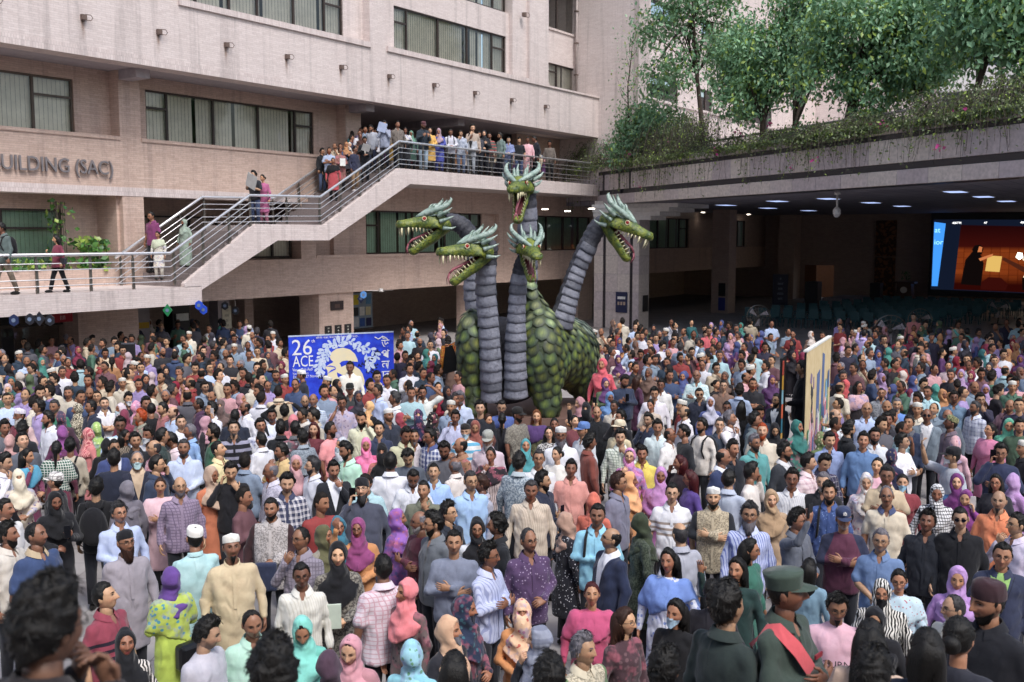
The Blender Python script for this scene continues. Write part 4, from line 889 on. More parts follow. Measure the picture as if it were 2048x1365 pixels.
# heads: local +x forward, +z up, y sideways
def head_parts():
    P = {}
    lo, hi, h = (-.42, -.36, -.12), (.78, .36, .46), (.026, .026, .026); A = grid(lo, hi, h); X, Y, Z = A
    f = sd_ell(*A, (-.02, 0, .12), (.32, .235, .21))
    sn = sd_cap(*A, (.08, 0, .12), (.58, 0, .09), .15, .115); sn = np.maximum(sn, np.abs(Y) - (.165 - .03 * np.clip(X / .6, 0, 1))); f = smin(f, sn, .06)
    for s in (-1, 1):
        f = smin(f, sd_ell(*A, (.60, s * .07, .135), (.085, .062, .07)), .03); f = smin(f, sd_cap(*A, (.05, s * .15, .17), (.45, s * .085, .12), .05, .03), .03)
        f = smin(f, sd_ell(*A, (-.06, s * .20, .04), (.12, .075, .12)), .035); f = np.maximum(f, -sd_ell(*A, (.665, s * .07, .165), (.03, .024, .024)))
        f = np.maximum(f, -sd_ell(*A, (.16, s * .19, .20), (.06, .045, .05)))
    f = np.maximum(f, (.01 + .05 * np.clip((X - .1) / .5, 0, 1)) * (X > -.12) - .2 * (X <= -.12) - Z)
    V, Q = surfnet(f, lo, h); P['skull'] = npmesh('skull', V, Q, DG)
    lo, hi = (-.40, -.3, -.30), (.76, .3, .16); A = grid(lo, hi, (.024,) * 3); X, Y, Z = A
    top = .015; f = smin(sd_cap(*A, (-.14, 0, .0), (.16, 0, -.035), .20, .15), sd_cap(*A, (.14, 0, -.035), (.60, 0, -.03), .15, .11), .05); f = np.maximum(f, Z - top)
    f = np.maximum(f, -np.maximum(sd_cap(*A, (-.02, 0, .02), (.58, 0, .02), .105, .07), -.04 - Z)); V, Q = surfnet(f, lo, (.024,) * 3); P['lower_jaw'] = npmesh('lower_jaw', V, Q, DG)
    m = MB(); m.prism([(-.10, -.02), (.52, -.02), (.52, -.012), (-.10, .0)], -.07, .07); P['mouth'] = m.mesh('mouth_lining', DMO)
    def horn(pts, rad): 
        m = MB(); C = catmull(pts, 5); m.tube([tuple(c) for c in C], list(np.interp(np.linspace(0, 1, len(C)), np.linspace(0, 1, len(rad)), rad)), 7); return m.mesh('horn', DSH, True)
    P['horns'] = []
    for s in (-1, 1):
        P['horns'] += [horn([(.26, s * .03, .24), (.02, s * .20, .33), (-.24, s * .32, .42), (-.35, s * .33, .52), (-.36, s * .28, .58)], [.035, .058, .05, .03, .006]),
                       horn([(.02, s * .10, .30), (-.06, s * .12, .44), (-.12, s * .12, .48)], [.04, .026, .005]), horn([(-.16, s * .07, .28), (-.28, s * .10, .42), (-.40, s * .10, .54)], [.045, .03, .006]),
                       horn([(-.12, s * .26, .13), (-.26, s * .34, .17), (-.38, s * .38, .22)], [.045, .03, .005]), horn([(-.18, s * .22, .0), (-.32, s * .28, -.02), (-.42, s * .32, .01)], [.045, .028, .005]), horn([(-.10, s * .24, .24), (-.22, s * .36, .30), (-.34, s * .42, .38)], [.05, .035, .005])]
    lo = (-.36, -.3, .16); A = grid(lo, (.36, .3, .44), (.024,) * 3); X, Y, Z = A
    f = np.maximum(np.abs(Z - (.245 - .12 * X + .0 * Y + .25 * Y ** 2)) - .022, np.abs(Y) - np.clip(.27 - .75 * (X + .05), 0.0, .25)); f = np.maximum(f, np.abs(X) - .34); V, Q = surfnet(f + .002, lo, (.024,) * 3); P['crest'] = npmesh('crest', V, Q, DSH)
    def tooth(x, y, z, l, r, up, lean=0):
        m = MB(); m.tube([(x, y, z), (x + lean * .5, y, z + up * l * .55), (x + lean * .2, y, z + up * l)], [r, r * .75, r * .08], 6); return m.mesh('tooth', DTH, True)
    P['teeth_u'], P['teeth_l'] = [], []
    for s in (-1, 1):
        P['teeth_u'] += [tooth(.60, s * .085, .06, .19, .021, -1, .015), tooth(.47, s * .10, .06, .16, .020, -1, .015)] + [tooth(.39 - .07 * k, s * (.105 + .006 * k), .05 - .006 * k, .085 + .02 * (k % 2), .015, -1) for k in range(6)]
        P['teeth_l'] += [tooth(.56 - .075 * k, s * (.075 + .008 * k), .0, .075 + .03 * (k % 2), .016, 1) for k in range(7)]
    P['eyes'] = []
    for s in (-1, 1):
        m = MB(); m.ball((.165, s * .168, .205), .034, 12, 8); m.mi = 1; m.tube([(.165 + .04 * math.cos(a), s * (.185), .205 + .04 * math.sin(a)) for a in np.linspace(0, 6.283, 15)], .010, 5, False); P['eyes'].append(m.mesh('eye', [DEY, DEW], True))
    m = MB(); m.tube([(0, 0, .01), (.3, 0, .03), (.52, 0, .05), (.62, 0, .02)], [.035, .03, .024, .018], 7)
    for s in (-1, 1): m.tube([(.62, 0, .02), (.70, s * .04, -.05), (.74, s * .07, -.16)], [.015, .010, .003], 6)
    P['tongue'] = m.mesh('tongue', DTG, True)
    return P
HP = head_parts()
def dhead(px, py, Y, dirv, pitch, jaw, sc=1.0, roll=0.0):
    p = dl(px, py, Y); yaw = math.atan2(dirv[1], dirv[0])
    sk = link('head', HP['skull'], DRG, p); sk.rotation_euler = Matrix.Rotation(yaw, 3, 'Z').to_4x4().__matmul__(Matrix.Rotation(pitch, 4, 'Y')).__matmul__(Matrix.Rotation(roll, 4, 'X')).to_euler(); sk.scale = (sc,) * 3
    for hm in HP['horns']: link('horn', hm, sk)
    link('crest', HP['crest'], sk)
    for t in HP['teeth_u']: link('tooth', t, sk)
    for e in HP['eyes']: link('eye', e, sk)
    for nm, mm in [('lower_jaw', HP['lower_jaw']), ('mouth_lining', HP['mouth']), ('tongue', HP['tongue'])] + [('tooth', t) for t in HP['teeth_l']]:
        o = link(nm, mm, sk); o.rotation_euler = (0, jaw * (.72 if nm == 'tongue' else 1), 0); o.location = (-.10, 0, -.02)
dhead(862, 458, 21.2, (-1, -.35), R(4), R(34), 1.08)
dhead(945, 514, 19.75, (-1, -.45), R(3), R(36), 1.08)
dhead(1040, 386, 20.75, (-.22, -1), R(8), R(46), 1.04)
dhead(1057, 508, 19.8, (.28, -1), R(16), R(40), .92)
dhead(1236, 459, 20.6, (1, -.40), R(24), R(36), 1.08)
# ================================================================ BANNER, PANELS AND OTHER PROPS
def flat(name, mat, parent, pts, y, t=.003):
    m = MB(); m.prism(pts, y - t, y); return m.build(name, mat, parent)
a, b = at(577, 675, 21.2), at(787, 665, 22.3); BW = math.hypot(b[0] - a[0], b[1] - a[1]); BH = 1.75; BTOP = (a[2] + b[2]) / 2
BN = empty('painted_banner', (a[0], a[1], BTOP - BH), math.atan2(b[1] - a[1], b[0] - a[0])); tag(BN, 'large blue hand painted banner with a cream face and white lettering', 'banner')
def paint(name, c1, c2, sc=6): 
    q = N(name); n1 = q.noise(sc, 5, q.obj()); q.p(Base_Color=q.ramp(n1, [(.32, lin(c1)), (.68, lin(c2))]), Roughness=.8); return q.m
pB, pC, pW, pL, pD = paint('blue_paint', '1628b0', '2c50e0'), paint('cream_paint', 'dcd4ba', 'e6d8b0', 4), paint('white_paint_brush', 'd6d8e0', 'eceae4'), paint('pale_blue_paint', 'a8bce0', 'd4dcec', 9), plain('navy_ink', '10143a', .8)
boxo('canvas', pB, BN, 0, BW, 0, .04, 0, BH); boxo('canvas_edge', plain('canvas_edge', 'b8c4d8', .8), BN, 0, BW, -.006, .046, BH, BH + .025)
zu = lambda x: (x - 65) / 1855 * BW
def zv(x, y): return BH - (y - (190 - 95 * (x - 65) / 1855)) / 1855 * BW
def zp(pts): return [(zu(x), zv(x, y)) for x, y in pts][::-1]
flat('face_forehead', pC, BN, zp([(765, 520), (800, 440), (880, 385), (1000, 365), (1120, 395), (1210, 470), (1250, 560), (1262, 612), (1150, 600), (1060, 585), (980, 598), (930, 635), (935, 690), (880, 700), (815, 650), (820, 600), (780, 570)]), -.001)
flat('face_cheek', pC, BN, zp([(680, 695), (760, 645), (830, 612), (940, 640), (965, 695), (1090, 645), (1200, 680), (1290, 740), (1340, 820), (1375, 930), (1370, 1010), (1300, 1075), (800, 1075), (770, 960), (722, 860), (720, 760)]), -.002)
for nm, pts in (('brow', [(940, 640), (990, 600), (1080, 588), (1180, 622), (1262, 622), (1200, 652), (1090, 632), (1000, 668), (970, 700)]), ('eye', [(715, 812), (780, 748), (872, 712), (862, 740), (790, 775)]), ('nose', [(884, 788), (985, 838), (930, 900), (892, 850)]), ('brow', [(690, 690), (770, 668), (850, 690), (872, 715), (780, 690)]), ('mouth', [(945, 932), (1000, 905), (1050, 935), (1000, 925)])): flat('painted_' + nm, pB, BN, zp(pts), -.0035)
def leafp(x, y, ang, l, mat, w=.32):
    c, s = math.cos(ang), math.sin(ang); pts = [(0, 0), (.3, -.6 * w), (.65, -w * .8), (.92, -w * .45), (1, 0), (.92, w * .45), (.65, w * .8), (.3, .6 * w)]
    flat('painted_leaf', mat, BN, zp([(x + (u * c - v * s) * l, y + (u * s + v * c) * l) for u, v in pts][::1]), -.0025 - random.random() * .0006)
rb = random.Random(4)
def arc(P, n, l0, l1, mat):
    C = catmull3(P, 12)
    for k in range(n):
        i = int((k + .5) / n * (len(C) - 2)); p, q = C[i], C[i + 1]; an = math.atan2(q[1] - p[1], q[0] - p[0]) + (.75 if k % 2 else -.75) + rb.uniform(-.2, .2); leafp(p[0], p[1], an, rb.uniform(l0, l1), mat)
    m = MB()
    for p, q in zip(C[:-1], C[1:]):
        d = np.array(q) - np.array(p); nn = np.array([-d[1], d[0]]) / (np.linalg.norm(d) + 1e-9) * 4; m.prism(zp([tuple(p - nn), tuple(p + nn), tuple(q + nn), tuple(q - nn)]), -.005, -.002)
    m.build('painted_stem', mat, BN)
arc([(890, 375), (800, 290), (690, 380), (600, 520), (560, 700), (600, 820)], 26, 75, 120, pL); arc([(760, 400), (700, 520), (640, 640), (600, 800)], 14, 70, 110, pL); arc([(890, 375), (960, 270), (1100, 250), (1260, 320), (1400, 450), (1460, 620), (1480, 700)], 22, 90, 150, pL); arc([(1180, 400), (1320, 350), (1480, 380), (1590, 480), (1600, 560)], 12, 80, 130, pL)
arc([(1250, 700), (1400, 620), (1560, 480), (1640, 420)], 14, 40, 60, pD); arc([(1400, 800), (1520, 760), (1620, 640)], 10, 40, 60, pD); arc([(560, 900), (640, 860), (700, 940)], 8, 40, 60, pD)
def btext(t, x, y, hpx, mat, wpx=None, dy=-.004):
    tm = text_mesh(t, 1.0, .001, mat, 'painted_lettering'); xs = [v.co.x for v in tm.vertices]; ys = [v.co.y for v in tm.vertices]
    if not xs: return
    h_ = max(ys) - min(ys); s = hpx / 1855 * BW / h_; sx = s if wpx is None else wpx / 1855 * BW / (max(xs) - min(xs))
    tm.transform(Matrix.Translation((-min(xs), -min(ys), 0))); o = link('painted_lettering', tm, BN, (zu(x), dy, zv(x, y + hpx))); o.rotation_euler = (math.pi / 2, 0, 0); o.scale = (sx, s, 1)
btext('26', 118, 236, 262, pW, 340); btext('th', 452, 225, 55, pW, 60); btext('ACE', 125, 510, 185, pW, 350); btext('Venue Main Audi', 118, 715, 52, pW, 345); btext('Time          pm', 118, 790, 45, pW, 270); btext('Date      27 November', 130, 838, 48, pW, 535)
btext('\u09ae\u09bf\u099b\u09bf\u09b2 \u09a5\u09c7\u0995\u09c7 \u0985\u099c\u09be\u09a8\u09be \u09b2\u09dc\u09be\u0987 \u09b8\u09cd\u09ac\u09aa\u09cd\u09a8\u09c7\u09b0 \u09ae\u099e\u09cd\u099a...', 530, 175, 52, pW, 760)
for ch, y, h_ in (('\u0989', 165, 200), ('\u09aa', 400, 150), ('\u09b2', 600, 145), ('\u09a6', 780, 140)): btext(ch, 1690, y, h_, pW, 150)
m = MB(); m.tube([(zu(1570), -.006, zv(1570, 180)), (zu(1640), -.006, zv(1640, 215)), (zu(1720), -.006, zv(1720, 165)), (zu(1780), -.006, zv(1780, 195))], .012, 6); m.build('painted_lettering', pW, BN)
for x in (.3, BW - .35): boxo('support_post', plain('post_wood', '6a5444', .7), BN, x, x + .06, .045, .1, BH - BTOP, BH - .1)
# tall painted cloth panel seen at an angle, and a second one from behind
def panel_frame(px0, py0, Y0, px1, py1, Y1, hgt, label):
    a, b = at(px0, py0, Y0), at(px1, py1, Y1); W = math.hypot(b[0] - a[0], b[1] - a[1]); o = empty('painted_canvas', (a[0], a[1], (a[2] + b[2]) / 2 - hgt), math.atan2(b[1] - a[1], b[0] - a[0])); tag(o, label, 'panel'); return o, W
o, W = panel_frame(1614, 707, 15.4, 1661, 677, 17.7, 2.35, 'tall cream cloth panel painted with blue and pink waves beside man in black'); H_ = 2.35
boxo('frame', M['black'], o, -.02, W, .0, .035, 0, H_); boxo('cloth', paint('cream_cloth', 'cdb688', 'dcc9a0', 5), o, -.05, W + .02, -.014, -.002, .02, H_ + .02); boxo('cloth_hem', M['paper'], o, -.06, W + .02, -.022, .045, H_ + .02, H_ + .05)
c_bl, c_pk, c_gr, c_lb, c_pu = plain('paint_blue', '5a6f9c', .8), plain('paint_pink', 'c8808a', .8), plain('paint_green', '6f9a78', .8), plain('paint_sky', '86b2d0', .8), plain('paint_mauve', '8c7894', .8)
flat('painted_river', c_lb, o, [(.15, .02), (.15, .35), (.5, .85), (.75, .95), (.9, .5), (.8, .02)], -.016); flat('painted_river', c_lb, o, [(1.7, .5), (2.3, .4), (2.35, .95), (1.9, 1.1)], -.016)
for k in range(5): flat('painted_wave', c_pk if k % 2 == 0 else M['paper'], o, [(.2 + .06 * k, .5), (.25 + .05 * k, 1.0), (.55, 1.5 - .10 * k), (.85 - .05 * k, 1.0), (.9 - .06 * k, .5)], -.018 - .001 * k)
for k in range(4): flat('painted_wave', c_pk if k % 2 == 0 else M['paper'], o, [(1.75 + .05 * k, .8), (1.8 + .05 * k, 1.3), (2.05, 1.65 - .08 * k), (2.3 - .05 * k, 1.3), (2.35 - .05 * k, .8)], -.018 - .001 * k)
for pts, c in (([(.95, .35), (1.25, .35), (1.3, 1.95), (1.0, 1.9)], c_bl), ([(1.5, 1.1), (1.75, 1.1), (1.8, 2.15), (1.55, 2.2)], c_bl), ([(1.3, .6), (1.65, .6), (1.6, 1.3), (1.4, 1.35)], c_gr), ([(1.0, .02), (1.5, .02), (1.4, .6), (1.1, .7)], c_pu), ([(1.95, 1.3), (2.3, 1.3), (2.3, 1.6), (2.0, 1.7)], c_gr), ([(.3, 1.85), (.45, 1.8), (.5, 1.95), (.35, 2.0)], c_pu), ([(.6, 1.7), (.72, 1.7), (.7, 1.9), (.62, 1.9)], c_pu)): flat('painted_patch', c, o, pts, -.0165)
rp_ = random.Random(9)
for k in range(60):
    x, z, s_ = rp_.uniform(.1, W - .15), rp_.uniform(.05, 1.75) * rp_.uniform(.5, 1), rp_.uniform(.07, .2); flat('painted_patch', rp_.choice([c_bl, c_pk, c_gr, c_lb, c_pu, M['paper']]), o, [(x, z), (x + s_, z + rp_.uniform(-.03, .03)), (x + s_ * .9, z + s_ * 1.6), (x + s_ * .1, z + s_ * 1.4)], -.024 - .0004 * k / 10)
o, W = panel_frame(1566, 712, 15.6, 1590, 700, 17.2, 2.1, 'dark backed painted panel with an orange and blue edge left of man in black')
boxo('board', M['black'], o, -.03, .5, .0, .04, 0, 2.1)
for k in range(9): boxo('painted_edge', plain('edge_%d' % k, ['d0803a', '4a90b8', 'c8503a', 'e0b060', '3a7a90', 'd86a4a', '88b8c8', 'c8983a', 'b04a3a'][k], .7), o, -.045, .035, -.02, -.002, .23 * k, .23 * k + .22)
# red sequinned frame held up behind the dragon's shoulder
p = at(903, 722, 21.8); o = empty('sequin_frame', (p[0], p[1], p[2] - .4), .5); tag(o, 'tilted red and gold sequinned frame beside the dragon shoulder', 'frame'); sq = mottle('red_sequins', 'b01828', 'd8a030', '701018', .2, 40)
m = MB(); m.tube([(-.28, 0, .1), (-.2, 0, .72), (.05, 0, .78), (.3, 0, .2)], .05, 8); m.build('border', sq, o, True); flat('backing', M['black'], o, [(-.26, .1), (.28, .2), (.05, .74), (-.18, .7)], .0)
# black board in front of the column
a, b = at(228, 690, 25.2), at(277, 686, 25.6); o = empty('display_board', (a[0], a[1], 0), .15); tag(o, 'plain black upright board in front of the tiled column', 'board'); boxo('panel', M['black'], o, 0, b[0] - a[0], 0, .2, .02, a[2]); boxo('rim', plain('board_rim', '4a4c54', .5), o, -.01, b[0] - a[0] + .01, -.01, .21, a[2], a[2] + .025)
# notice boards, posters, plaques on the ground floor
def onf(s, y, z): return Vector(fw_(s, y, z))
nbd = empty('notice_board', (QX, QY, 0), FRZ); tag(nbd, 'wide notice board covered in small coloured flyers under the overhang', 'notice board'); boxo('board', plain('board_cork', '8a9aa8', .8), nbd, 10.0, 13.6, 5.9, 5.95, .35, 1.85)
m = MB(); m.box(9.94, 13.66, 5.88, 5.96, 1.85, 1.91); m.box(9.94, 13.66, 5.88, 5.96, .29, .35); m.build('frame', M['frame'], nbd)
r = random.Random(3); cols = ['c8b83a', '3a5a9a', 'd8d8d4', '8aa040', '2a2a50', 'd0c8a0', '5a8ab0', 'b04a4a', 'c8ccd0', '3a3a3a']
for i in range(9):
    for j in range(3):
        if r.random() < .12: continue
        x, z = 10.1 + i * .385 + r.uniform(-.03, .03), .42 + j * .47; boxo('flyer', plain('flyer_' + cols[(i * 3 + j) % 10], cols[(i * 3 + j) % 10], .8), nbd, x, x + .30, 5.885 - .002 * ((i + j) % 3), 5.897, z, z + r.uniform(.34, .43))
def fposter(s0, s1, z0, z1, y, c, label, lines='', lc='e8e8e8', cat='poster', nm='poster', group=None):
    o = empty(nm, onf((s0 + s1) / 2, y, z0), FRZ); tag(o, label, cat, group); w = (s1 - s0) / 2; boxo('sheet', plain('sheet_' + c, c, .7), o, -w, w, -.02, 0, 0, z1 - z0); L = [t for t in lines.split('|') if t]
    for k, t in enumerate(L):
        tm = text_mesh(t, (z1 - z0) * .62 / len(L), .001, plain('ink_' + lc, lc, .8), 'lettering', align='CENTER'); x_ = [v.co.x for v in tm.vertices] or [0, 1]; ob = link('lettering', tm, o, (0, -.023, (z1 - z0) * (.92 - (k + .75) / len(L) * .9))); ob.rotation_euler = (math.pi / 2, 0, 0); ob.scale = (min(1, w * 1.7 / (max(x_) - min(x_) + 1e-3)), 1, 1)
for k, s in enumerate((7.45, 7.95, 8.45)): fposter(s, s + .34, .62, 1.0, 2.49, '1c1a1c', ('black plaque on the tiled column, left of three above the blue banner', 'middle black plaque of three above the blue banner', 'black plaque on the tiled column, right of three above the banner')[k], 'IIIII|\u25c6|IIII', 'c8c4b8', 'plaque', 'wall_plaque', 'plaques on the tiled column')
fposter(7.75, 8.4, 1.55, 1.88, 2.48, '2a2020', 'dark brown nameplate high on the tiled column', 'IIIII', '6a5048', 'nameplate', 'nameplate')
fposter(5.05, 5.45, .95, 1.75, 5.18, 'd8d4c0', 'pale poster with a yellow head on an inner pillar', 'IIII|IIIIII|III|IIIII', '8a8878'); fposter(3.1, 3.6, 1.35, 1.6, 5.15, 'd8dcd8', 'small white notice on the dark inner pillar'); fposter(1.65, 2.05, 1.2, 1.4, 5.18, 'c8a030', 'small orange notice on the pale inner pillar')
fposter(-2.9, -2.3, 1.85, 2.12, 2.45, 'a02030', 'red sign under the walkway beside the tiled column', 'IIII', 'e0c0c0', 'sign', 'hanging_sign')
for s0, y_, c, lb in ((-1.15, 22.35, '22284a', 'dark poster with small photos on the pale stone column'), ):
    o = empty('poster', onf(22.36, -1.45, .75), FRZ - math.pi / 2); tag(o, lb, 'poster'); boxo('sheet', plain('sheet_' + c, c, .7), o, -.3, .3, -.02, 0, 0, .95); boxo('title_band', M['paper'], o, -.2, .2, -.024, -.0205, .62, .74)
    for k in range(3): boxo('small_photo', plain('photo_tone', 'b09a88', .7), o, -.2 + .15 * k, -.1 + .15 * k, -.024, -.0205, .35, .5)
o = empty('poster', onf(23.0, -2.34, .8), FRZ); tag(o, 'narrow dark poster on the side of the pale stone column', 'poster'); boxo('sheet', M['black'], o, -.25, .25, -.02, 0, 0, .75)
for z, c, lb in ((.95, '16181c', 'black poster on the hall column above the blue one'), (.15, '2a3480', 'blue poster on the hall column below the black one')): o = empty('poster', onf(33.97, -1.35, z), FRZ - math.pi / 2); tag(o, lb, 'poster'); boxo('sheet', plain('sheet_' + c, c, .7), o, -.2, .2, -.02, 0, 0, .72)
# paper ornaments hanging below walkway and overhang
def ornament(px, py, Y, c, shape, label, zt):
    p = at(px, py, Y); o = empty('hanging_ornament', p); tag(o, label, 'ornament', 'paper ornaments hanging under the overhang'); m = MB(); m.tube([(0, 0, .12), (0, 0, max(.14, zt - p[2]))], .004, 4); m.build('string', M['paper'], o); m = MB()
    if shape == 'd': m.prism([(0, -.17), (.13, 0), (0, .17), (-.13, 0)], -.02, .02)
    else: m.prism([(.12 * math.cos(a_), .14 * math.sin(a_)) for a_ in np.arange(6) * math.pi / 3 + .52], -.02, .02)
    m.build('body', plain('ornament_' + c, c, .4), o); m = MB(); m.tube([(0, -.03, 0), (0, -.022, 0)], .05, 10); m.build('disc', plain('ornament_disc', '6a7a94', .5), o)
for t in ((335, 621, 27, '1f7a4a', 'd', 'green diamond ornament hanging under the walkway', 2.29), (398, 611, 28.4, '2a50c8', 'h', 'blue ornament at the lower corner of the staircase, higher of two', 2.3), (407, 620, 28.6, '2a50c8', 'h', 'blue ornament at the lower corner of the staircase, lower of two', 2.3), (727, 590, 35, '5a90d0', 'h', 'pale blue round ornament near the notice board', 2.2), (28, 641, 23, '1c2a50', 'h', 'dark blue ornament under the walkway above the shopfront', 2.29), (79, 638, 23.5, '22242c', 'd', 'black diamond ornament under the walkway', 2.29), (60, 639, 23.5, '22242c', 'h', 'black ornament left of the black diamond one', 2.29), (100, 641, 24, '22242c', 'h', 'small black ornament right of the black diamond one', 2.29), (450, 612, 31, '24262c', 'h', 'small dark ornament under the tiled spandrel near the staircase', 2.2), (471, 622, 31.5, '24262c', 'h', 'dark ornament beside the orange notice on the pale pillar', 2.2), (722, 598, 35.2, '1c2444', 'd', 'dark blue diamond ornament near the notice board', 2.2)): ornament(*t)
# ceiling fan
p = at(762, 584, 37.5); o = empty('ceiling_fan', p); tag(o, 'white ceiling fan under the overhang by the notice board', 'fan'); m = MB(); m.tube([(0, 0, 0), (0, 0, .12)], .08, 10); m.build('motor', M['white'], o)
for k in range(3): m = MB(); c, s = math.cos(k * 2.094 + 2.9), math.sin(k * 2.094 + 2.9); m.add([(c * .08 - s * .05, s * .08 + c * .05, .03), (c * .08 + s * .05, s * .08 - c * .05, .05), (c * .6 + s * .06, s * .6 - c * .06, .05), (c * .6 - s * .06, s * .6 + c * .06, .03)], [(0, 1, 2, 3), (3, 2, 1, 0)]); m.build('blade', M['white'], o)
# ================================================================ PEOPLE
def attr_mat(name, rough, sss=0.0, bump=None, spec=.4, sheen=0.0):
    q = N(name); a = q.n('Attribute'); a.attribute_name = 'Col'
    o_ = q.obj(); n_ = q.noise(38, 4, o_); q.p(Base_Color=q.mix(q.ramp(n_, [(.35, (.16, .16, .16)), (.6, (0, 0, 0))]), a.outputs['Color'], lin('3a2018') + (1,)), Roughness=q.math('MULTIPLY_ADD', n_, .3, rough - .15)); q.b.inputs['Specular IOR Level'].default_value = spec
    if sss: q.b.inputs['Subsurface Weight'].default_value = sss; q.b.inputs['Subsurface Scale'].default_value = .012; q.b.inputs['Subsurface Radius'].default_value = (1, .4, .25)
    if sheen: q.b.inputs['Sheen Weight'].default_value = sheen
    if bump: q.bump(q.noise(bump[0], 4, q.obj()), bump[1], bump[2])
    return q.m
M['skin'] = attr_mat('skin', .48, 0, (90, .12, .003), .45)
M['crowd'] = attr_mat('crowd_surface', .75, 0, (60, .2, .004), .3)
def hair_mat():
    q = N('hair'); a = q.n('Attribute'); a.attribute_name = 'Col'; mp = q.n('Mapping'); q.put(mp.inputs[0], q.obj()); mp.inputs['Scale'].default_value = (160, 160, 28)
    nz = q.noise(1.0, 4, mp.outputs[0]); q.p(Base_Color=q.mix(nz, q.mix(.5, a.outputs['Color'], (0, 0, 0)), a.outputs['Color']), Roughness=.5); q.b.inputs['Specular IOR Level'].default_value = .35
    q.bump(nz, .8, .006); return q.m
M['hair'] = hair_mat()
_cm = {}
def cloth(pat, c1, c2=None, vn=False, rough=.85):
    k = (pat, c1, c2, vn)
    if k in _cm: return _cm[k]
    q = N('cloth_' + pat); o = q.obj(); A, Bc = lin(c1), lin(c2 or c1)
    sp = q.n('SeparateXYZ'); q.put(sp.inputs[0], o); X, Y, Z = sp.outputs
    def saw(v, f): return q.math('FRACT', q.math('MULTIPLY', v, f))
    def band(v, f, w): return q.math('LESS_THAN', saw(v, f), w)
    col = None
    H = q.math('ADD', X, q.math('MULTIPLY', Y, .8))
    if pat == 'plaid':
        f = q.math('MULTIPLY', q.math('ADD', band(H, 14, .42), band(Z, 14, .42)), .5); col = q.mix(f, A + (1,), Bc + (1,))
        f2 = q.math('MAXIMUM', band(H, 14, .07), band(Z, 14, .07)); col = q.mix(q.math('MULTIPLY', f2, .5), col, (.75, .75, .75, 1))
    elif pat == 'check':
        f = q.math('MAXIMUM', band(H, 26, .22), band(Z, 26, .22)); col = q.mix(f, A + (1,), Bc + (1,))
    elif pat == 'vstripe': col = q.mix(band(H, 34, .35), A + (1,), Bc + (1,))
    elif pat == 'hstripe': col = q.mix(band(Z, 9, .42), A + (1,), Bc + (1,))
    elif pat == 'chest':   # broad chest stripes on a polo
        f = q.math('MULTIPLY', band(Z, 15, .45), q.math('MULTIPLY', q.math('GREATER_THAN', Z, 1.06), q.math('LESS_THAN', Z, 1.25))); col = q.mix(f, A + (1,), Bc + (1,))
    elif pat == 'dots':
        v = q.n('TexVoronoi'); v.inputs['Scale'].default_value = 30; q.put(v.inputs['Vector'], o); col = q.mix(q.math('LESS_THAN', v.outputs[0], .22), A + (1,), Bc + (1,))
    elif pat == 'floral':
        v = q.n('TexVoronoi'); v.inputs['Scale'].default_value = 17; q.put(v.inputs['Vector'], o); nz = q.noise(22, 4, o)
        col = q.mix(q.math('LESS_THAN', q.math('ADD', v.outputs[0], q.math('MULTIPLY', nz, .5)), .52), A + (1,), Bc + (1,)); col = q.mix(q.math('MULTIPLY', q.ramp(q.noise(9, 2, o), [(.5, (0, 0, 0)), (.62, (1, 1, 1))]), .5), col, (lin('b04a62') if sum(A) < .9 else lin('7a86c0')) + (1,))
    elif pat == 'speck':
        nz = q.noise(48, 3, o); col = q.mix(q.ramp(nz, [(.47, (0, 0, 0)), (.53, (1, 1, 1))]), A + (1,), Bc + (1,))
    elif pat == 'wave':
        w = q.n('TexWave'); w.inputs['Scale'].default_value = 12; w.inputs['Distortion'].default_value = 7; w.inputs['Detail'].default_value = 1; q.put(w.inputs['Vector'], o); col = q.mix(q.ramp(w.outputs['Fac'], [(.47, (0, 0, 0)), (.53, (1, 1, 1))]), A + (1,), Bc + (1,))
    elif pat == 'open':    # open jacket or blazer: shirt in the V
        f = q.math('LESS_THAN', q.math('ABSOLUTE', X), q.math('MULTIPLY', q.math('SUBTRACT', Z, 1.02), .24)); f = q.math('MULTIPLY', f, q.math('LESS_THAN', Y, -.02)); col = q.mix(f, A + (1,), Bc + (1,))
        lap = q.math('MULTIPLY', q.math('LESS_THAN', q.math('ABSOLUTE', q.math('SUBTRACT', q.math('ABSOLUTE', X), q.math('MULTIPLY', q.math('SUBTRACT', Z, .99), .30))), .004), q.math('LESS_THAN', Y, -.02)); col = q.mix(q.math('MULTIPLY', lap, .6), col, (.004, .004, .005, 1))
    elif pat == 'vest':    # body in one cloth, sleeves in another
        f = q.math('GREATER_THAN', q.math('ABSOLUTE', X), .185); nz = q.noise(60, 2, o); base = q.mix(q.ramp(nz, [(.45, (0, 0, 0)), (.55, (1, 1, 1))]), A + (1,), tuple(x * .5 for x in A) + (1,)); col = q.mix(f, base, Bc + (1,))
    elif pat == 'raglan':
        f = q.math('GREATER_THAN', q.math('ADD', q.math('ABSOLUTE', X), q.math('MULTIPLY', q.math('MAXIMUM', q.math('SUBTRACT', Z, 1.15), 0.0), .42)), .20); col = q.mix(f, A + (1,), Bc + (1,))
    else: col = A + (1,)
    nz = q.noise(7, 5, o); fine = q.noise(260, 2, o)
    if vn: col = q.mix(q.math('MULTIPLY', q.math('LESS_THAN', q.math('ABSOLUTE', X), q.math('MULTIPLY', q.math('SUBTRACT', Z, 1.315), .36)), q.math('LESS_THAN', Y, -.03)), col, lin('8a5c44') + (1,))
    hsv = q.n('HueSaturation'); hsv.inputs['Saturation'].default_value = .84; q.put(hsv.inputs['Color'], col); col = hsv.outputs[0]
    c = q.mix(.35, col, q.ramp(nz, [(.25, (.25, .25, .25)), (.75, (.75, .75, .75))]), 'OVERLAY')
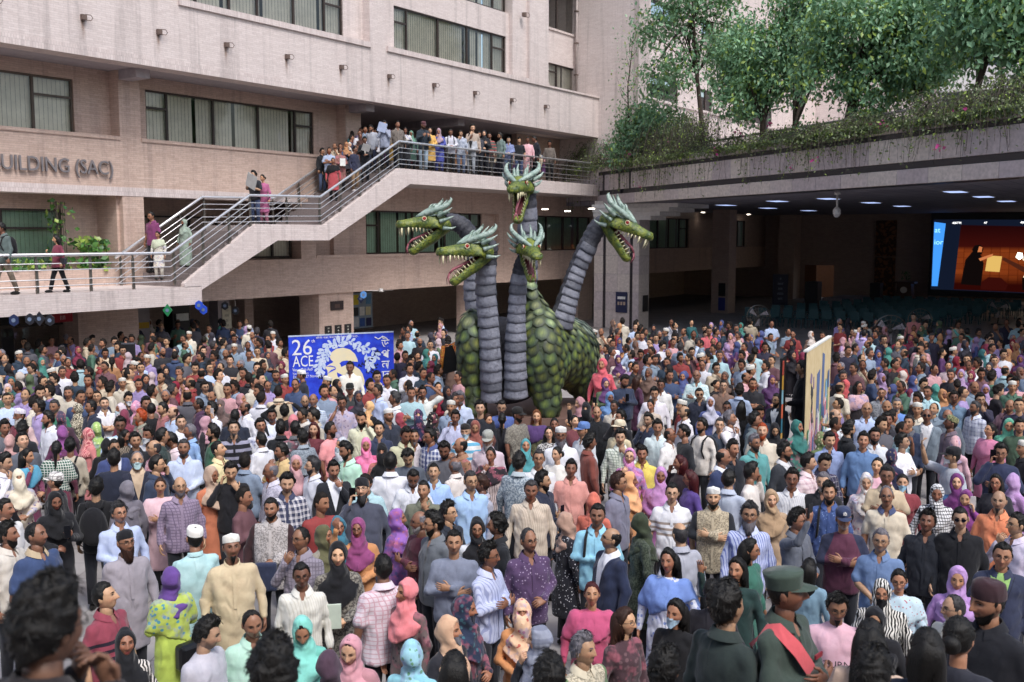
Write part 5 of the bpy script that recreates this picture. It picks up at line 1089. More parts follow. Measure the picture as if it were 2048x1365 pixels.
    q.p(Base_Color=c, Roughness=rough); q.b.inputs['Specular IOR Level'].default_value = .25; q.b.inputs['Sheen Weight'].default_value = .15
    mp = q.n('Mapping'); q.put(mp.inputs[0], o); mp.inputs['Scale'].default_value = (2.2, 2.2, .9); mp.inputs['Rotation'].default_value = (.3, .45, .2)
    rg = q.n('TexNoise'); rg.noise_type = 'RIDGED_MULTIFRACTAL'; q.put(rg.inputs['Vector'], mp.outputs[0]); rg.inputs['Scale'].default_value = 5.6; rg.inputs['Detail'].default_value = 2.0; rg.inputs['Distortion'].default_value = .6
    q.bump(q.math('ADD', q.math('ADD', q.math('MULTIPLY', nz, .25), q.math('MULTIPLY', rg.outputs[0], .6)), q.math('MULTIPLY', fine, .03)), .9, .034)
    _cm[k] = q.m; return q.m

# ---- head on an angular grid; front = -Y, centre of head = origin
def ang_grid(nt, nph):
    t = np.linspace(-1, 1, nt, endpoint=False); th = np.pi * (t + .35 * np.sin(np.pi * t) * -.55)    # denser at the front
    ph = np.linspace(-np.pi / 2, np.pi / 2, nph); T, P = np.meshgrid(th, ph, indexing='ij'); return T, P
def gridfaces(nt, nph):
    i = np.arange(nt)[:, None]; j = np.arange(nph - 1)[None, :]; i2 = (i + 1) % nt
    return np.stack([i * nph + j, i2 * nph + j, i2 * nph + j + 1, i * nph + j + 1], -1).reshape(-1, 4)
def g2(x, z, cx, cz, sx, sz): return np.exp(-((x - cx) / sx) ** 2 - ((z - cz) / sz) ** 2)
def head_shape(T, P, fem, r, off=0.0):
    a, b, c = (.071, .092, .114) if fem else (.075, .096, .118)
    X = a * np.sin(T) * np.cos(P); Y = -b * np.cos(T) * np.cos(P); Z = c * np.sin(P)
    t = np.clip(-Z / c, 0, 1); fr = np.cos(T) > 0
    X = X * (1 - (.36 if fem else .30) * t ** 1.6); Y = np.where(fr, Y, Y * (1 - .30 * t)); Y = np.where(fr, Y * (1 - .05 * t), Y)
    Y = np.where(fr & (Y < -.07), -.07 + (Y + .07) * .78, Y)
    f = np.clip(np.cos(T) * 2, 0, 1) * np.cos(P)
    ax = np.abs(X); d = np.zeros_like(X); v = r.uniform(.55, 1.45, 6); X = X * r.uniform(.92, 1.07); Z = Z * r.uniform(.95, 1.05)
    d += .012 * g2(X, Z, 0, -.104, .03, .02) * v[0]
    d += .005 * g2(ax, Z, .028, .032, .024, .012)
    d -= .0115 * g2(ax, Z, .032, .010, .019, .012) * v[1]
    nb = np.clip((.022 - Z) / .055, 0, 1) * (Z > -.038)
    d += (.007 + .021 * nb * v[2]) * np.exp(-(X / (.0095 + .007 * nb)) ** 2) * ((Z < .03) & (Z > -.040))
    d += .006 * g2(ax, Z, .015, -.032, .008, .009) * v[3]
    d += .0055 * g2(X, Z, 0, -.058, .02, .006) - .006 * g2(X, Z, 0, -.065, .024, .0035) + .006 * g2(X, Z, 0, -.073, .017, .007)
    d += .005 * g2(ax, Z, .046, -.026, .022, .022) * v[4] - .005 * g2(ax, Z, .045, -.062, .018, .02) - .004 * g2(ax, Z, .030, -.045, .006, .018)
    Y = Y - d * f
    k = 1 + off / np.sqrt(X ** 2 + Y ** 2 + Z ** 2 + 1e-9); return X * k, Y * k, Z * k
def hairline(T, style):
    d = np.degrees(np.abs(T))
    if style == 'bald': return np.interp(d, [0, 70, 85, 110, 180], [95, 60, 2, -25, -38]), np.interp(d, [0, 80, 120, 180], [0, 30, 34, 30])
    if style == 'thin': return np.interp(d, [0, 30, 55, 75, 95, 115, 180], [62, 66, 48, 2, 4, -22, -38]), None
    return np.interp(d, [0, 25, 50, 68, 84, 98, 115, 180], [40, 42, 43, 34, -4, 0, -24, -40]), None
SKIN = ['9a6a4c', 'a97a58', '8a5a40', 'b58a66', '7a4e38', 'a06e50', '94644a', 'bb9070']
HAIRC = {'black': '15120f', 'brown': '3a2218', 'grey': '77737a', 'white': 'c4c0bc', 'orange': 'b4481a', 'red': '4a1418', 'dgrey': '3a383a', 'blonde': '7a4a2a'}
def rotm(yaw, pitch=0.0, roll=0.0):
    return np.array((Matrix.Rotation(yaw, 3, 'Z') @ Matrix.Rotation(pitch, 3, 'X') @ Matrix.Rotation(roll, 3, 'Y')))
def strands(V, Nrm, cdir, n, L, W, r, rand=.5, lift=.25):
    i = r.integers(0, len(V), n); p, nn = V[i], Nrm[i]; d = cdir[i] + r.normal(0, rand, (n, 3)); d -= nn * (d * nn).sum(1)[:, None]; d /= np.linalg.norm(d, axis=1)[:, None] + 1e-9
    d = d + nn * lift * r.uniform(.2, 1.3, (n, 1)); s = np.cross(d, nn); s /= np.linalg.norm(s, axis=1)[:, None] + 1e-9; l = (L * r.uniform(.6, 1.3, n))[:, None]; p = p - nn * .003
    v = np.stack([p - s * W, p + s * W, p + d * l * .6 + s * W * .7, p + d * l + nn * -.2 * l], 1).reshape(-1, 3); k = np.arange(n)[:, None] * 4
    return v, k + np.array([[0, 1, 2, 3]])
def tubes(paths, n=6):
    V = []; F = []
    for pts, rad in paths:
        pts = np.array(pts, float); b = sum(len(v) for v in V); prev = None
        for i in range(len(pts)):
            t = pts[min(i + 1, len(pts) - 1)] - pts[max(i - 1, 0)]; t /= np.linalg.norm(t) + 1e-9
            a = prev if prev is not None else (np.array([0, 0, 1.]) if abs(t[2]) < .9 else np.array([1., 0, 0]))
            x = a - t * (a @ t); x /= np.linalg.norm(x) + 1e-9; y = np.cross(t, x); prev = x
            an = np.arange(n) * 2 * np.pi / n; rr = rad[i]; rx, ry = rr if isinstance(rr, tuple) else (rr, rr)
            V.append(pts[i] + np.cos(an)[:, None] * x * rx + np.sin(an)[:, None] * y * ry)
        for i in range(len(pts) - 1):
            for k in range(n): F.append((b + i * n + k, b + i * n + (k + 1) % n, b + (i + 1) * n + (k + 1) % n, b + (i + 1) * n + k))
        if n == 4: F.append((b + 3, b + 2, b + 1, b)); F.append(tuple(b + (len(pts) - 1) * n + k for k in range(4)))
        else:
            e = (len(pts) - 1) * n
            for k in range(1, n - 1, 2): F.append((b + e, b + e + k, b + e + k + 1, b + e + (k + 2) % n))
    return np.concatenate(V), np.array(F)
def hand_paths(w, d, pn, curl, side, sc=1.0):
    """w wrist, d direction of fingers, pn palm normal, curl 0..1; thumb leaves the side of the palm"""
    d = d / np.linalg.norm(d); pn = pn - d * (pn @ d); pn /= np.linalg.norm(pn) + 1e-9; s = np.cross(d, pn) * side
    L = [( -.030, .068, .0085), (-.010, .078, .009), (.011, .073, .009), (.030, .058, .0078)]
    out = [([w - d * .02, w + d * .02, w + d * .06 * sc, w + d * .092 * sc], [(.021, .026), (.017, .035), (.015, .041), (.010, .038)])]
    # make the palm wide across s
    for o_, l, r_ in L:
        b = w + (d * .085 + s * o_) * sc; c1 = math.radians(18 + 52 * curl); c2 = math.radians(30 + 110 * curl)
        d1 = d * math.cos(c1) + pn * math.sin(c1); d2 = d * math.cos(c2) + pn * math.sin(c2)
        p1 = b + d1 * l * .5 * sc; p2 = p1 + d2 * l * .5 * sc
        out.append(([b - d * .01, b, p1, p2], [r_ * sc, r_ * 1.05 * sc, r_ * .95 * sc, r_ * .6 * sc]))
    b = w + (d * .03 + s * -.034 * -1) * sc; b = w + (d * .025 - s * .03) * sc
    d1 = d * .62 - s * .68 + pn * .3; d2 = d * .85 - s * .25 + pn * (.3 + .4 * curl); p1 = b + d1 * .036 * sc; p2 = p1 + d2 / np.linalg.norm(d2) * .034 * sc
    out.append(([b, p1, p2], [.0125 * sc, .0105 * sc, .007 * sc])); return out, s
POSES = {  # (elbow, wrist, hand dir, palm normal, curl) for right(+x... image left) and left; None = mirror of 'down'
    'down': ((.235, .02, 1.085), (.25, -.05, .85), (.05, -.25, -1), (-1, 0, 0), .3),
    'cross': ((.25, -.05, 1.10), (-.04, -.205, 1.135), (-1, -.1, .15), (0, 1, 0), .25),
    'front': ((.235, -.02, 1.09), (.06, -.24, 1.02), (-.9, -.3, -.1), (0, .6, -.6), .5),
    'phone': ((.235, -.03, 1.09), (.09, -.27, 1.16), (-.35, -.5, .8), (-.3, .8, .3), .6),
    'ear': ((.27, -.10, 1.17), (.125, -.085, 1.425), (-.25, .1, 1), (-1, -.2, 0), .55),
    'chin': ((.22, -.15, 1.12), (.075, -.165, 1.355), (-.5, .1, .9), (0, 1, .2), .65),
    'wave': ((.30, -.12, 1.32), (.31, -.2, 1.56), (.05, -.1, 1), (0, -1, 0), .05),
    'raise': ((.25, -.24, 1.42), (.20, -.33, 1.66), (0, -.1, 1), (-.4, .8, 0), .5),
    'head': ((.40, -.02, 1.50), (.16, -.01, 1.70), (-1, -.1, .25), (0, .2, -1), .3),
    'point': ((.34, -.12, 1.45), (.50, -.25, 1.62), (.7, -.5, .6), (0, 0, -1), .2),
}
def build_person(spec, lod=1, seed=0):
    """returns list of parts: (name, V, faces, materialspec, colour). lod 0 near, 1 middle, 2 far"""
    r = np.random.default_rng(seed); fem = spec['k'] == 'f'; parts = []
    fat = spec.get('fat', r.uniform(.95, 1.1) if not fem else r.uniform(.95, 1.12)); top = spec.get('top', 'shirt')
    nt, nph = [(46, 38), (34, 28), (18, 14)][lod]
    T, P = ang_grid(nt, nph); HF = gridfaces(nt, nph)
    sk = np.array(lin(spec.get('skin', SKIN[r.integers(len(SKIN))])))
    sk = sk * .86 + sk.mean() * .14
    if fem: sk = sk * np.array([1.22, 1.2, 1.18])
    sk = np.clip(sk * r.uniform(.85, 1.3), 0, .7)
    X, Y, Z = head_shape(T, P, fem, np.random.default_rng(seed))
    HV = np.stack([X, Y, Z], -1).reshape(-1, 3); fx, fz = HV[:, 0], HV[:, 2]; front = HV[:, 1] < -.02
    col = np.tile(sk, (len(HV), 1))
    lip = np.exp(-(fx / .021) ** 4 - ((fz + .066) / .0105) ** 2) * front; lc = np.array(lin('8a3a3a')) if not fem else np.array(lin(r.choice(['a03a44', '9a4a4a', 'b04050'])))
    lw = .75 if fem else .42; col = col * (1 - lip[:, None] * lw) + lc * lip[:, None] * lw
    blush = (g2(np.abs(fx), fz, .045, -.025, .025, .02) + .8 * g2(fx, fz, 0, -.03, .014, .014)) * front; col = col * (1 + blush[:, None] * np.array([.10, -.06, -.06]))
    sock = g2(np.abs(fx), fz, .031, .006, .016, .008) * front; col *= (1 - .22 * sock)[:, None]
    hairc = np.array(lin(HAIRC.get(spec.get('hc', 'black'), '15120f')))
    bd = spec.get('beard'); bcol = np.array(lin(HAIRC[bd.split('/')[0]])) if bd else None
    if bd:
        aa = np.degrees(np.abs(np.arctan2(HV[:, 0], -HV[:, 1]))); kd = (bd.split('/') + ['m'])[1]; mkb = np.clip((-.052 - fz + np.clip((aa - 40) / 55, 0, 1) * .05) / .014, 0, 1) * np.clip((92 - aa) / 12, 0, 1)
        mo = np.exp(-((fz + .049) / .0065) ** 2) * (np.abs(fx) < .03) * front; mkb = np.maximum(mkb, mo) * (1 - np.exp(-(fx / .020) ** 4 - ((fz + .067) / .009) ** 2) * front)
        if kd == 'mo': mkb = mo
        if kd == 'g': mkb = np.maximum(mo, mkb * np.clip(1.3 - aa / 28, 0, 1))
        mkb = (mkb * (.78 if kd != 's' else .66))[:, None]; col = col * (1 - mkb) + bcol * mkb
    if not fem and not spec.get('beard'):
        stb = np.clip((-.045 - fz) / .03, 0, 1) * (HV[:, 1] < .03) * r.uniform(.05, .3); col = col * (1 - stb[:, None]) + np.array([.05, .045, .045]) * stb[:, None]
    hv, hf, hcx = [HV], [HF], [col]; base = len(HV)
    def face_y(x, z): 
        d = (fx - x) ** 2 + (fz - z) ** 2 + np.where(front, 0, 9); i = np.argpartition(d, 4)[:4]; w = 1 / (d[i] + 1e-7); return float((HV[i, 1] * w).sum() / w.sum())
    def patch(ptsxz, c, lift):
        nonlocal base
        cx_, cz_ = np.mean([p[0] for p in ptsxz]), np.mean([p[1] for p in ptsxz])
        vs = [(x, face_y(x, z) - lift, z) for x, z in ptsxz]; vs.append((cx_, face_y(cx_, cz_) - lift * 1.25, cz_)); n = len(ptsxz)
        hv.append(np.array(vs)); hf.append(np.array([(base + i, base + (i + 1) % n, base + n, base + n) for i in range(n)])[:, :4]); hcx.append(np.tile(np.array(c), (n + 1, 1))); base += n + 1
    tri = []
    if lod < 2 and not spec.get('noface'):
        n = 10 if lod == 0 else 8; an = np.arange(n) * 2 * np.pi / n; op = r.uniform(.8, 1.1); up_ = spec.get('look', 0)
        for s in (-1, 1):
            patch([(s * .0315 + .0132 * math.cos(a) * s, .0095 + (.0044 if math.sin(a) > 0 else .0036) * op * math.sin(a)) for a in an], (.36, .33, .31), .0022)
            patch([(s * .0315 + .0056 * math.cos(a) * s + up_ * .003, .0098 + .0046 * op * math.sin(a)) for a in an], (.012, .008, .006), .0036)
            lid = [(s * (.018), .0105), (s * .025, .0155), (s * .034, .0160), (s * .042, .0120), (s * .0450, .0095), (s * .041, .0105), (s * .033, .0135), (s * .025, .0128)]
            patch(lid, (.02, .014, .012), .0038)
            bw = .0052 if not fem else .0034
            br_ = [(s * .012, .0275), (s * .022, .0325), (s * .036, .0345), (s * .050, .0275), (s * .036, .0345 - bw * 1.5), (s * .022, .0325 - bw * 1.6), (s * .012, .0275 - bw * 1.5)]
            patch(br_, tuple(hairc * .8 if spec.get('hc') != 'white' else hairc * .4), .0028)
    # ears, neck
    for s in ((-1, 1) if not (spec.get('hijab') or spec.get('niqab')) else ()):
        ea = MB(); ea.ball((s * (.076 if not fem else .072), .010, -.002), (.010, .020, .030), 8, 5); hv.append(np.array(ea.v)); hf.append(np.array(ea.f) + base); hcx.append(np.tile(sk * .93, (len(ea.v), 1))); base += len(ea.v)
    HV = np.concatenate(hv); HCc = np.concatenate(hcx); HFf = np.concatenate(hf)
    # head pose
    hy, hp, hr = spec.get('hy', r.uniform(-12, 12)), spec.get('hp', r.uniform(-8, 8)), r.uniform(-4, 4)
    RM = rotm(R(hy), R(hp), R(hr)); HC = np.array([0, -.012, 1.563])
    piv = np.array([0, .01, -.09])
    def hpose(V): return ((np.asarray(V) - piv) @ RM.T) * 1.01 + piv + HC
    nn = 12 if lod < 2 else 8
    nk, nkf = tubes([([(0, .02, 1.30), (0, .012, 1.38), (0, .004, 1.44), (0, .0, 1.50)], [.062, .056 if not fem else .048, .053 if not fem else .045, .05 if not fem else .043])], nn)
    BV, BF, BC = [hpose(HV), nk], [HFf, nkf + len(HV)], [HCc, np.tile(sk * .92, (len(nk), 1))]; nb = len(HV) + len(nk)
    # arms
    sw = (.170 if not fem else .152) * (1 + (fat - 1) * .6)
    poseR, poseL = spec.get('pose', ('down', 'down')); arm = {}
    fine = 8 if lod == 0 else 6 if lod == 1 else 4
    long_sl = spec.get('sleeve', 'long') == 'long'
    for s, ps in ((-1, poseR), (1, poseL)):
        e, w, hd, pn, cu = POSES[ps]; sh = np.array([s * sw * .97, .010, 1.325]); jit = r.uniform(-.012, .012, 3)
        if ps == 'cross': w = (w[0], w[1] - (.035 if s > 0 else 0), w[2] + (.03 if s > 0 else -.02))
        m_ = np.array([s, 1, 1.]); e = np.array(e) * m_ + jit; w = np.array(w) * m_ + jit; hd = np.array(hd) * m_; pn = np.array(pn) * m_
        if ps == 'down': e = e * np.array([fat, 1, 1]); w = w * np.array([fat, 1, 1])
        arm[s] = (sh, e, w, hd)
        hsz = .92 if fem else 1.0
        hp_, _ = hand_paths(w, hd, pn, cu, s, hsz)
        pal = hp_[0]; fr_, ff_ = tubes(hp_[1:], 4 if lod else 6)
        # palm: flattened tube, wide axis along the finger row
        d = hd / np.linalg.norm(hd); pn2 = pn - d * (pn @ d); pn2 /= np.linalg.norm(pn2); sv = np.cross(d, pn2)
        an = np.arange(8) * np.pi / 4; pv = []
        for q_, (rx, ry) in zip(pal[0], pal[1]): pv.append(q_ + np.cos(an)[:, None] * sv * ry * hsz + np.sin(an)[:, None] * pn2 * rx * hsz)
        pv = np.concatenate(pv); pf = np.array([(i * 8 + k, i * 8 + (k + 1) % 8, (i + 1) * 8 + (k + 1) % 8, (i + 1) * 8 + k) for i in range(3) for k in range(8)] + [(24, 25, 26, 27), (24, 27, 28, 31), (28, 29, 30, 31)])
        q_ = (.85 if fem else 1.0); ra = [.036, .034, .030, .026, .024, .022] if long_sl else [.036, .036, .038, .041, .036, .026]
        av, af = tubes([([(0, .02, 1.33), sh * .9 + np.array([0, 0, .12]) * .0 + np.array([0, 0, 1.325 * .1]), e + (sh - e) * .12, e + (w - e) * .12, (e + w) / 2, w], [x_ * q_ for x_ in ra])], max(fine, 6))
        for v_, f_ in ((fr_, ff_), (pv, pf), (av, af)):
            BV.append(v_); BF.append(f_ + nb); BC.append(np.tile(sk * r.uniform(.95, 1.02), (len(v_), 1))); nb += len(v_)
    parts.append(('body', np.concatenate(BV), np.concatenate(BF), 'skin', np.concatenate(BC)))
    # ---- top garment
    c1 = spec.get('c', 'cccccc'); hem = {'shirt': .74, 'tee': .76, 'polo': .76, 'kurta': .48, 'dress': .42, 'abaya': .06, 'blazer': .70, 'jacket': .74, 'hoodie': .74, 'vest': .68}[top]
    hem = spec.get('hem', hem)
    if fem: prof = [(hem, .20 if hem < .6 else .185, .165, 0), (.62, .195, .155, .01), (.86, .185, .140, .012), (1.04, .152, .115, .0), (1.18, .163, .130, -.012), (1.26, .165, .120, -.005), (1.33, .140, .092, .005), (1.375, .085, .07, .008), (1.40, .054, .052, .01)]
    else: prof = [(hem, .185, .13, 0), (.66, .186, .132, 0), (.86, .186, .134, -.008), (1.0, .176, .130, -.010), (1.15, .186, .126, -.004), (1.25, .192, .122, 0), (1.33, .165, .100, .005), (1.37, .105, .080, .008), (1.392, .064, .062, .008)]
    prof = [(z, w * .96 * (1 + (fat - 1) * (1 if z < 1.3 else .4)), d * .92 * (1 + (fat - 1) * (1.5 if z < 1.25 else .5)), y - (fat - 1) * (.08 if .8 < z < 1.15 else 0)) for z, w, d, y in prof if z >= hem]
    bulk = {'blazer': .010, 'jacket': .010, 'hoodie': .016, 'vest': .008, 'abaya': .012}.get(top, .003)
    h = [(.019, .019, .024), (.026, .026, .034), (.045, .045, .06)][lod]
    pts = np.array([p for s in arm for p in arm[s][:3]]); lo = np.minimum(pts.min(0) - .09, [-.28, -.24, hem - .05]); hi = np.maximum(pts.max(0) + .09, [.28, .22, 1.5])
    lo[2] = hem - .06
    GX, GY, GZ = grid(lo, hi, h); F = sd_prof(GX, GY, GZ, prof)
    for s in arm:
        sh, e, w, hd = arm[s]; u_ = (w - e) / (np.linalg.norm(w - e) + 1e-9)
        if long_sl:
            a_ = sd_cap(GX, GY, GZ, sh, e, .050, .043); b_ = sd_cap(GX, GY, GZ, e, w - u_ * .015, .043, .031); A_ = smin(a_, b_, .02)
        else:
            A_ = sd_cap(GX, GY, GZ, sh, sh + (e - sh) * .80, .054, .058)
        F = smin(F, A_, .022)
    for s in arm: F = smin(F, sd_cap(GX, GY, GZ, (0, .012, 1.375), arm[s][0], .042, .047), .03)
    F = F - bulk + folds(GX, GY, GZ, r, .0058 if not fem else .0062)
    V, Q = surfnet(F, lo, h)
    cname = {'dress': 'dress', 'abaya': 'abaya', 'kurta': 'kurta', 'blazer': 'blazer', 'jacket': 'jacket', 'hoodie': 'hoodie', 'vest': 'vest', 'tee': 'tee_shirt', 'polo': 'polo_shirt'}.get(top, 'shirt')
    parts.append((cname, V, Q, ('cloth', spec.get('pat', 'plain'), c1, spec.get('c2'), (not fem) and top in ('shirt', 'polo')), None))
    # collar
    if lod < 2 and not fem and top in ('shirt', 'polo', 'kurta', 'blazer', 'jacket', 'vest'):
        nA = 18; a = np.linspace(.35, 2 * np.pi - .35, nA) - np.pi / 2
        rows = []
        hh = .034 if top != 'kurta' else .024
        for rr, z_ in ((.072, 1.412), (.067, 1.416 + hh), (.072, 1.418 + hh), (.104 if top != 'kurta' else .078, 1.398)):
            dip = .028 * np.clip(np.cos(a + np.pi / 2), 0, 1) ** 2
            rows.append(np.stack([rr * np.cos(a), rr * .98 * np.sin(a) + .008, z_ - dip + .012 * np.sin(a)], 1))
        V_ = np.concatenate(rows); F_ = np.array([(i * nA + k, i * nA + k + 1, (i + 1) * nA + k + 1, (i + 1) * nA + k) for i in range(3) for k in range(nA - 1)])
        cc = spec.get('collar') or (spec.get('c2') if top in ('blazer',) and spec.get('c2') else c1)
        parts.append(('collar', V_, F_, ('cloth', 'plain', cc, None), None))
    if lod < 2 and not fem and top in ('shirt', 'polo', 'kurta', 'vest') and spec.get('placket', True):
        zs = np.linspace(1.345, hem + .06 if top in ('shirt', 'vest') else (1.2 if top == 'polo' else 1.02), 9); V_ = []
        for z_ in zs:
            d_ = np.interp(z_, [p[0] for p in prof], [p[2] for p in prof]); y_ = np.interp(z_, [p[0] for p in prof], [p[3] for p in prof]) - d_ - bulk - .010
            V_ += [(-.016, y_, z_), (.016, y_ - .002, z_)]
        F_ = np.array([(2 * i + 1, 2 * i, 2 * i + 2, 2 * i + 3) for i in range(8)])
        parts.append(('placket', np.array(V_), F_, ('cloth', spec.get('pat', 'plain') if spec.get('pat') in (None, 'plain', 'vstripe') else 'plain', c1, spec.get('c2')), None))
    # ---- legs
    lc_ = spec.get('leg', '23252e'); st = spec.get('stride', 0.0); n = 10 if lod < 2 else 6; z_hip = .82 if hem > .6 else max(hem + .10, .2)
    if hem > .1:
        lp_ = []
        for s in (-1, 1):
            dy = st * s; lp_.append(([(s * .085, 0, z_hip + .03), (s * .092, -.01, z_hip - .04), (s * .10, dy * .45 - .015, min(.48, z_hip - .12)), (s * .10, dy + .01, .09)], [.075, .090, .068, .052 if not fem else .058]))
        V_, F_ = tubes(lp_, n); parts.append(('trousers', V_, F_, ('cloth', 'plain', lc_, None), None))
    sm = MB()
    for s in (-1, 1):
        dy = st * s; sm.ball((s * .10, dy - .05, .04), (.045, .13, .05), 8 if lod else 10, 5)
    parts.append(('shoes', np.array(sm.v), np.array(sm.f), ('cloth', 'plain', spec.get('shoe', '1c1a1a'), None), None))
    # ---- hair, beard
    hs = 'buzz' if spec.get('cap') else 'scarf' if spec.get('dupatta') else spec.get('hair', 'short' if not fem else 'tied'); hj = spec.get('hijab'); nq = spec.get('niqab')
    if not (hj or nq) and hs != 'shaved':
        nt2, np2 = [(60, 44), (44, 32), (20, 14)][lod]; T2, P2 = ang_grid(nt2, np2); hl, hi_ = hairline(T2, hs if hs in ('bald', 'thin') else 'full')
        if fem: hl = np.interp(np.degrees(np.abs(T2)), [0, 12, 40, 62, 80, 100, 120, 180], [52, 46, 44, 20, -4, -12, -30, -40])
        D = np.degrees(P2); mk = np.clip((D - hl + 3) / 12, 0, 1)
        if hi_ is not None: mk *= np.clip((hi_ + 14 - D) / 14, 0, 1)
        th_ = {'short': .013, 'fluffy': .026, 'curly': .030, 'bald': .006, 'thin': .008, 'buzz': .005, 'tied': .012, 'long': .018, 'scarf': .006}.get(hs, .013)
        nzv = r.normal(0, 1, T2.shape); nzv = (nzv + np.roll(nzv, 1, 0) + np.roll(nzv, 1, 1) + np.roll(nzv, -1, 0) + np.roll(nzv, -1, 1)) / 2.2
        sw_ = np.sin(T2 * 3 + P2 * 5 + r.uniform(0, 6)) * .3
        amp = {'curly': .0062, 'fluffy': .0042, 'short': .0024}.get(hs, .0016) * (1 if lod < 2 else 1.3)
        off = th_ * (.55 + .6 * np.clip(np.sin(P2), 0, 1) * (1 + .35 * np.cos(T2 + .6)) + sw_ * .35) * mk + amp * nzv * mk - .007 * (1 - np.clip(mk * 3, 0, 1))
        x, y, z = head_shape(T2, P2, fem, np.random.default_rng(seed), off)
        V_ = hpose(np.stack([x, y, z], -1).reshape(-1, 3)); nh = len(V_)
        FF = gridfaces(nt2, np2); mkf = mk.reshape(-1)[FF].max(1) > .02; FF = FF[mkf]
        hcl = np.tile(hairc, (nh, 1)) * (1 + .25 * nzv.reshape(-1, 1).clip(-1, 1))
        Vx, Fx = [V_], [FF]
        hn = np.stack([x, y, z], -1).reshape(-1, 3); okm = mk.reshape(-1) > .55
        if lod < 2 and okm.any():
            hp0 = hn[okm]; nr_ = hp0 / (np.linalg.norm(hp0, axis=1)[:, None] + 1e-9); fl_ = hs in ('fluffy', 'curly'); cd = np.stack([hp0[:, 0] * 4, np.where(hp0[:, 2] > .06, -.35 if fl_ else .3, .25) + 0 * hp0[:, 0], np.where(hp0[:, 2] > .07, 0, -1.0)], 1) + np.array([r.uniform(-.5, .5), 0, 0])
            sv_, sf_ = strands(hp0, nr_, cd, int({0: 1100, 1: 320}[lod] * (okm.mean() + .2)), .030 if fl_ else .018, .0022 if lod == 0 else .0035, r, .9 if hs == 'curly' else .45, .35 if fl_ else .18)
            Vx.append(hpose(sv_)); Fx.append(sf_ + nh); nh += len(sv_); hcl = np.concatenate([hcl, np.repeat(hairc[None] * r.uniform(.5, 1.7, (len(sv_) // 4, 1)), 4, 0)])
        if hs in ('long', 'tied') and fem:
            hh = [.016, .022, .035][lod]
            lo_, hi2 = (-.15, -.10, -.52), (.15, .17, .16); A = grid(lo_, hi2, (hh,) * 3)
            if hs == 'long':
                f_ = smin(sd_ell(*A, (0, .035, -.03), (.092, .088, .12)), sd_ell(*A, (0, .075, -.22), (.11, .050, .24)), .05)
                f_ = np.maximum(f_, -sd_ell(*A, (0, -.10, -.05), (.078, .115, .16))) + .004 * np.sin(A[0] * 70 + A[2] * 8 + r.uniform(0, 6))
            else: f_ = smin(sd_ell(*A, (0, .105, .0), (.045, .04, .045)), sd_cap(*A, (0, .10, -.02), (0, .115, -.30), .034, .015) if r.random() < .5 else sd_ell(*A, (0, .11, .0), (.045, .04, .045)), .03)
            v_, f2 = surfnet(f_, lo_, (hh,) * 3); Vx.append(hpose(v_)); Fx.append(f2 + nh); nh += len(v_); hcl = np.concatenate([hcl, np.tile(hairc, (len(v_), 1))])
            if hs == 'long' and lod < 2:
                nr_ = v_ * np.array([1, 1, .15]) - np.array([0, .04, 0]); nr_ /= np.linalg.norm(nr_, axis=1)[:, None] + 1e-9; sv_, sf_ = strands(v_, nr_, np.tile([0, .0, -1.], (len(v_), 1)), 900 if lod == 0 else 300, .11, .0026, r, .12, .06); Vx.append(hpose(sv_)); Fx.append(sf_ + nh); hcl = np.concatenate([hcl, np.repeat(hairc[None] * r.uniform(.5, 2.0, (len(sv_) // 4, 1)), 4, 0)])
        parts.append(('hair', np.concatenate(Vx), np.concatenate(Fx), 'hair', np.clip(hcl, 0, 1)))
    if bd and bd.split('/')[-1] not in ('s', 'mo'):
        bc, bl = (bd.split('/') + ['m'])[:2]; nt2, np2 = [(54, 40), (40, 30), (18, 14)][lod]; T2, P2 = ang_grid(nt2, np2); x, y, z = head_shape(T2, P2, fem, np.random.default_rng(seed))
        D = np.degrees(np.abs(T2)); mk = np.clip((-.062 - z + np.clip((D - 40) / 55, 0, 1) * .05) / .022, 0, 1) * np.clip((90 - D) / 14, 0, 1) * (P2 > -1.45)
        mk *= 1 - np.exp(-(x / .024) ** 4 - ((z + .066) / .012) ** 2) * (D < 60)
        if bl == 'g': mk *= np.clip(1.4 - D / 32, 0, 1)
        if bl == 'mo': mk *= np.exp(-((z + .047) / .007) ** 2) * (D < 40)
        ln = {'s': .005, 'm': .008, 'l': .016, 'g': .010, 'mo': .006}[bl]; nzv = r.normal(0, 1, T2.shape)
        off = ln * mk * (1 + .25 * nzv) - .006 * (1 - np.clip(mk * 3, 0, 1)); x, y, z = head_shape(T2, P2, fem, np.random.default_rng(seed), off)
        ch = np.clip((-z - .07) / .05, 0, 1) * mk; z = z - ch * {'s': .004, 'm': .018, 'l': .075, 'g': .03, 'mo': 0}[bl]; y = y - ch * {'l': .012}.get(bl, .004)
        FF = gridfaces(nt2, np2); FF = FF[mk.reshape(-1)[FF].max(1) > .03]
        V_ = hpose(np.stack([x, y, z], -1).reshape(-1, 3)); parts.append(('moustache' if bl == 'mo' else 'beard', V_, FF, 'hair', np.tile(np.array(lin(HAIRC[bc])), (len(V_), 1)) * r.uniform(.7, 1.2, (len(V_), 1))))
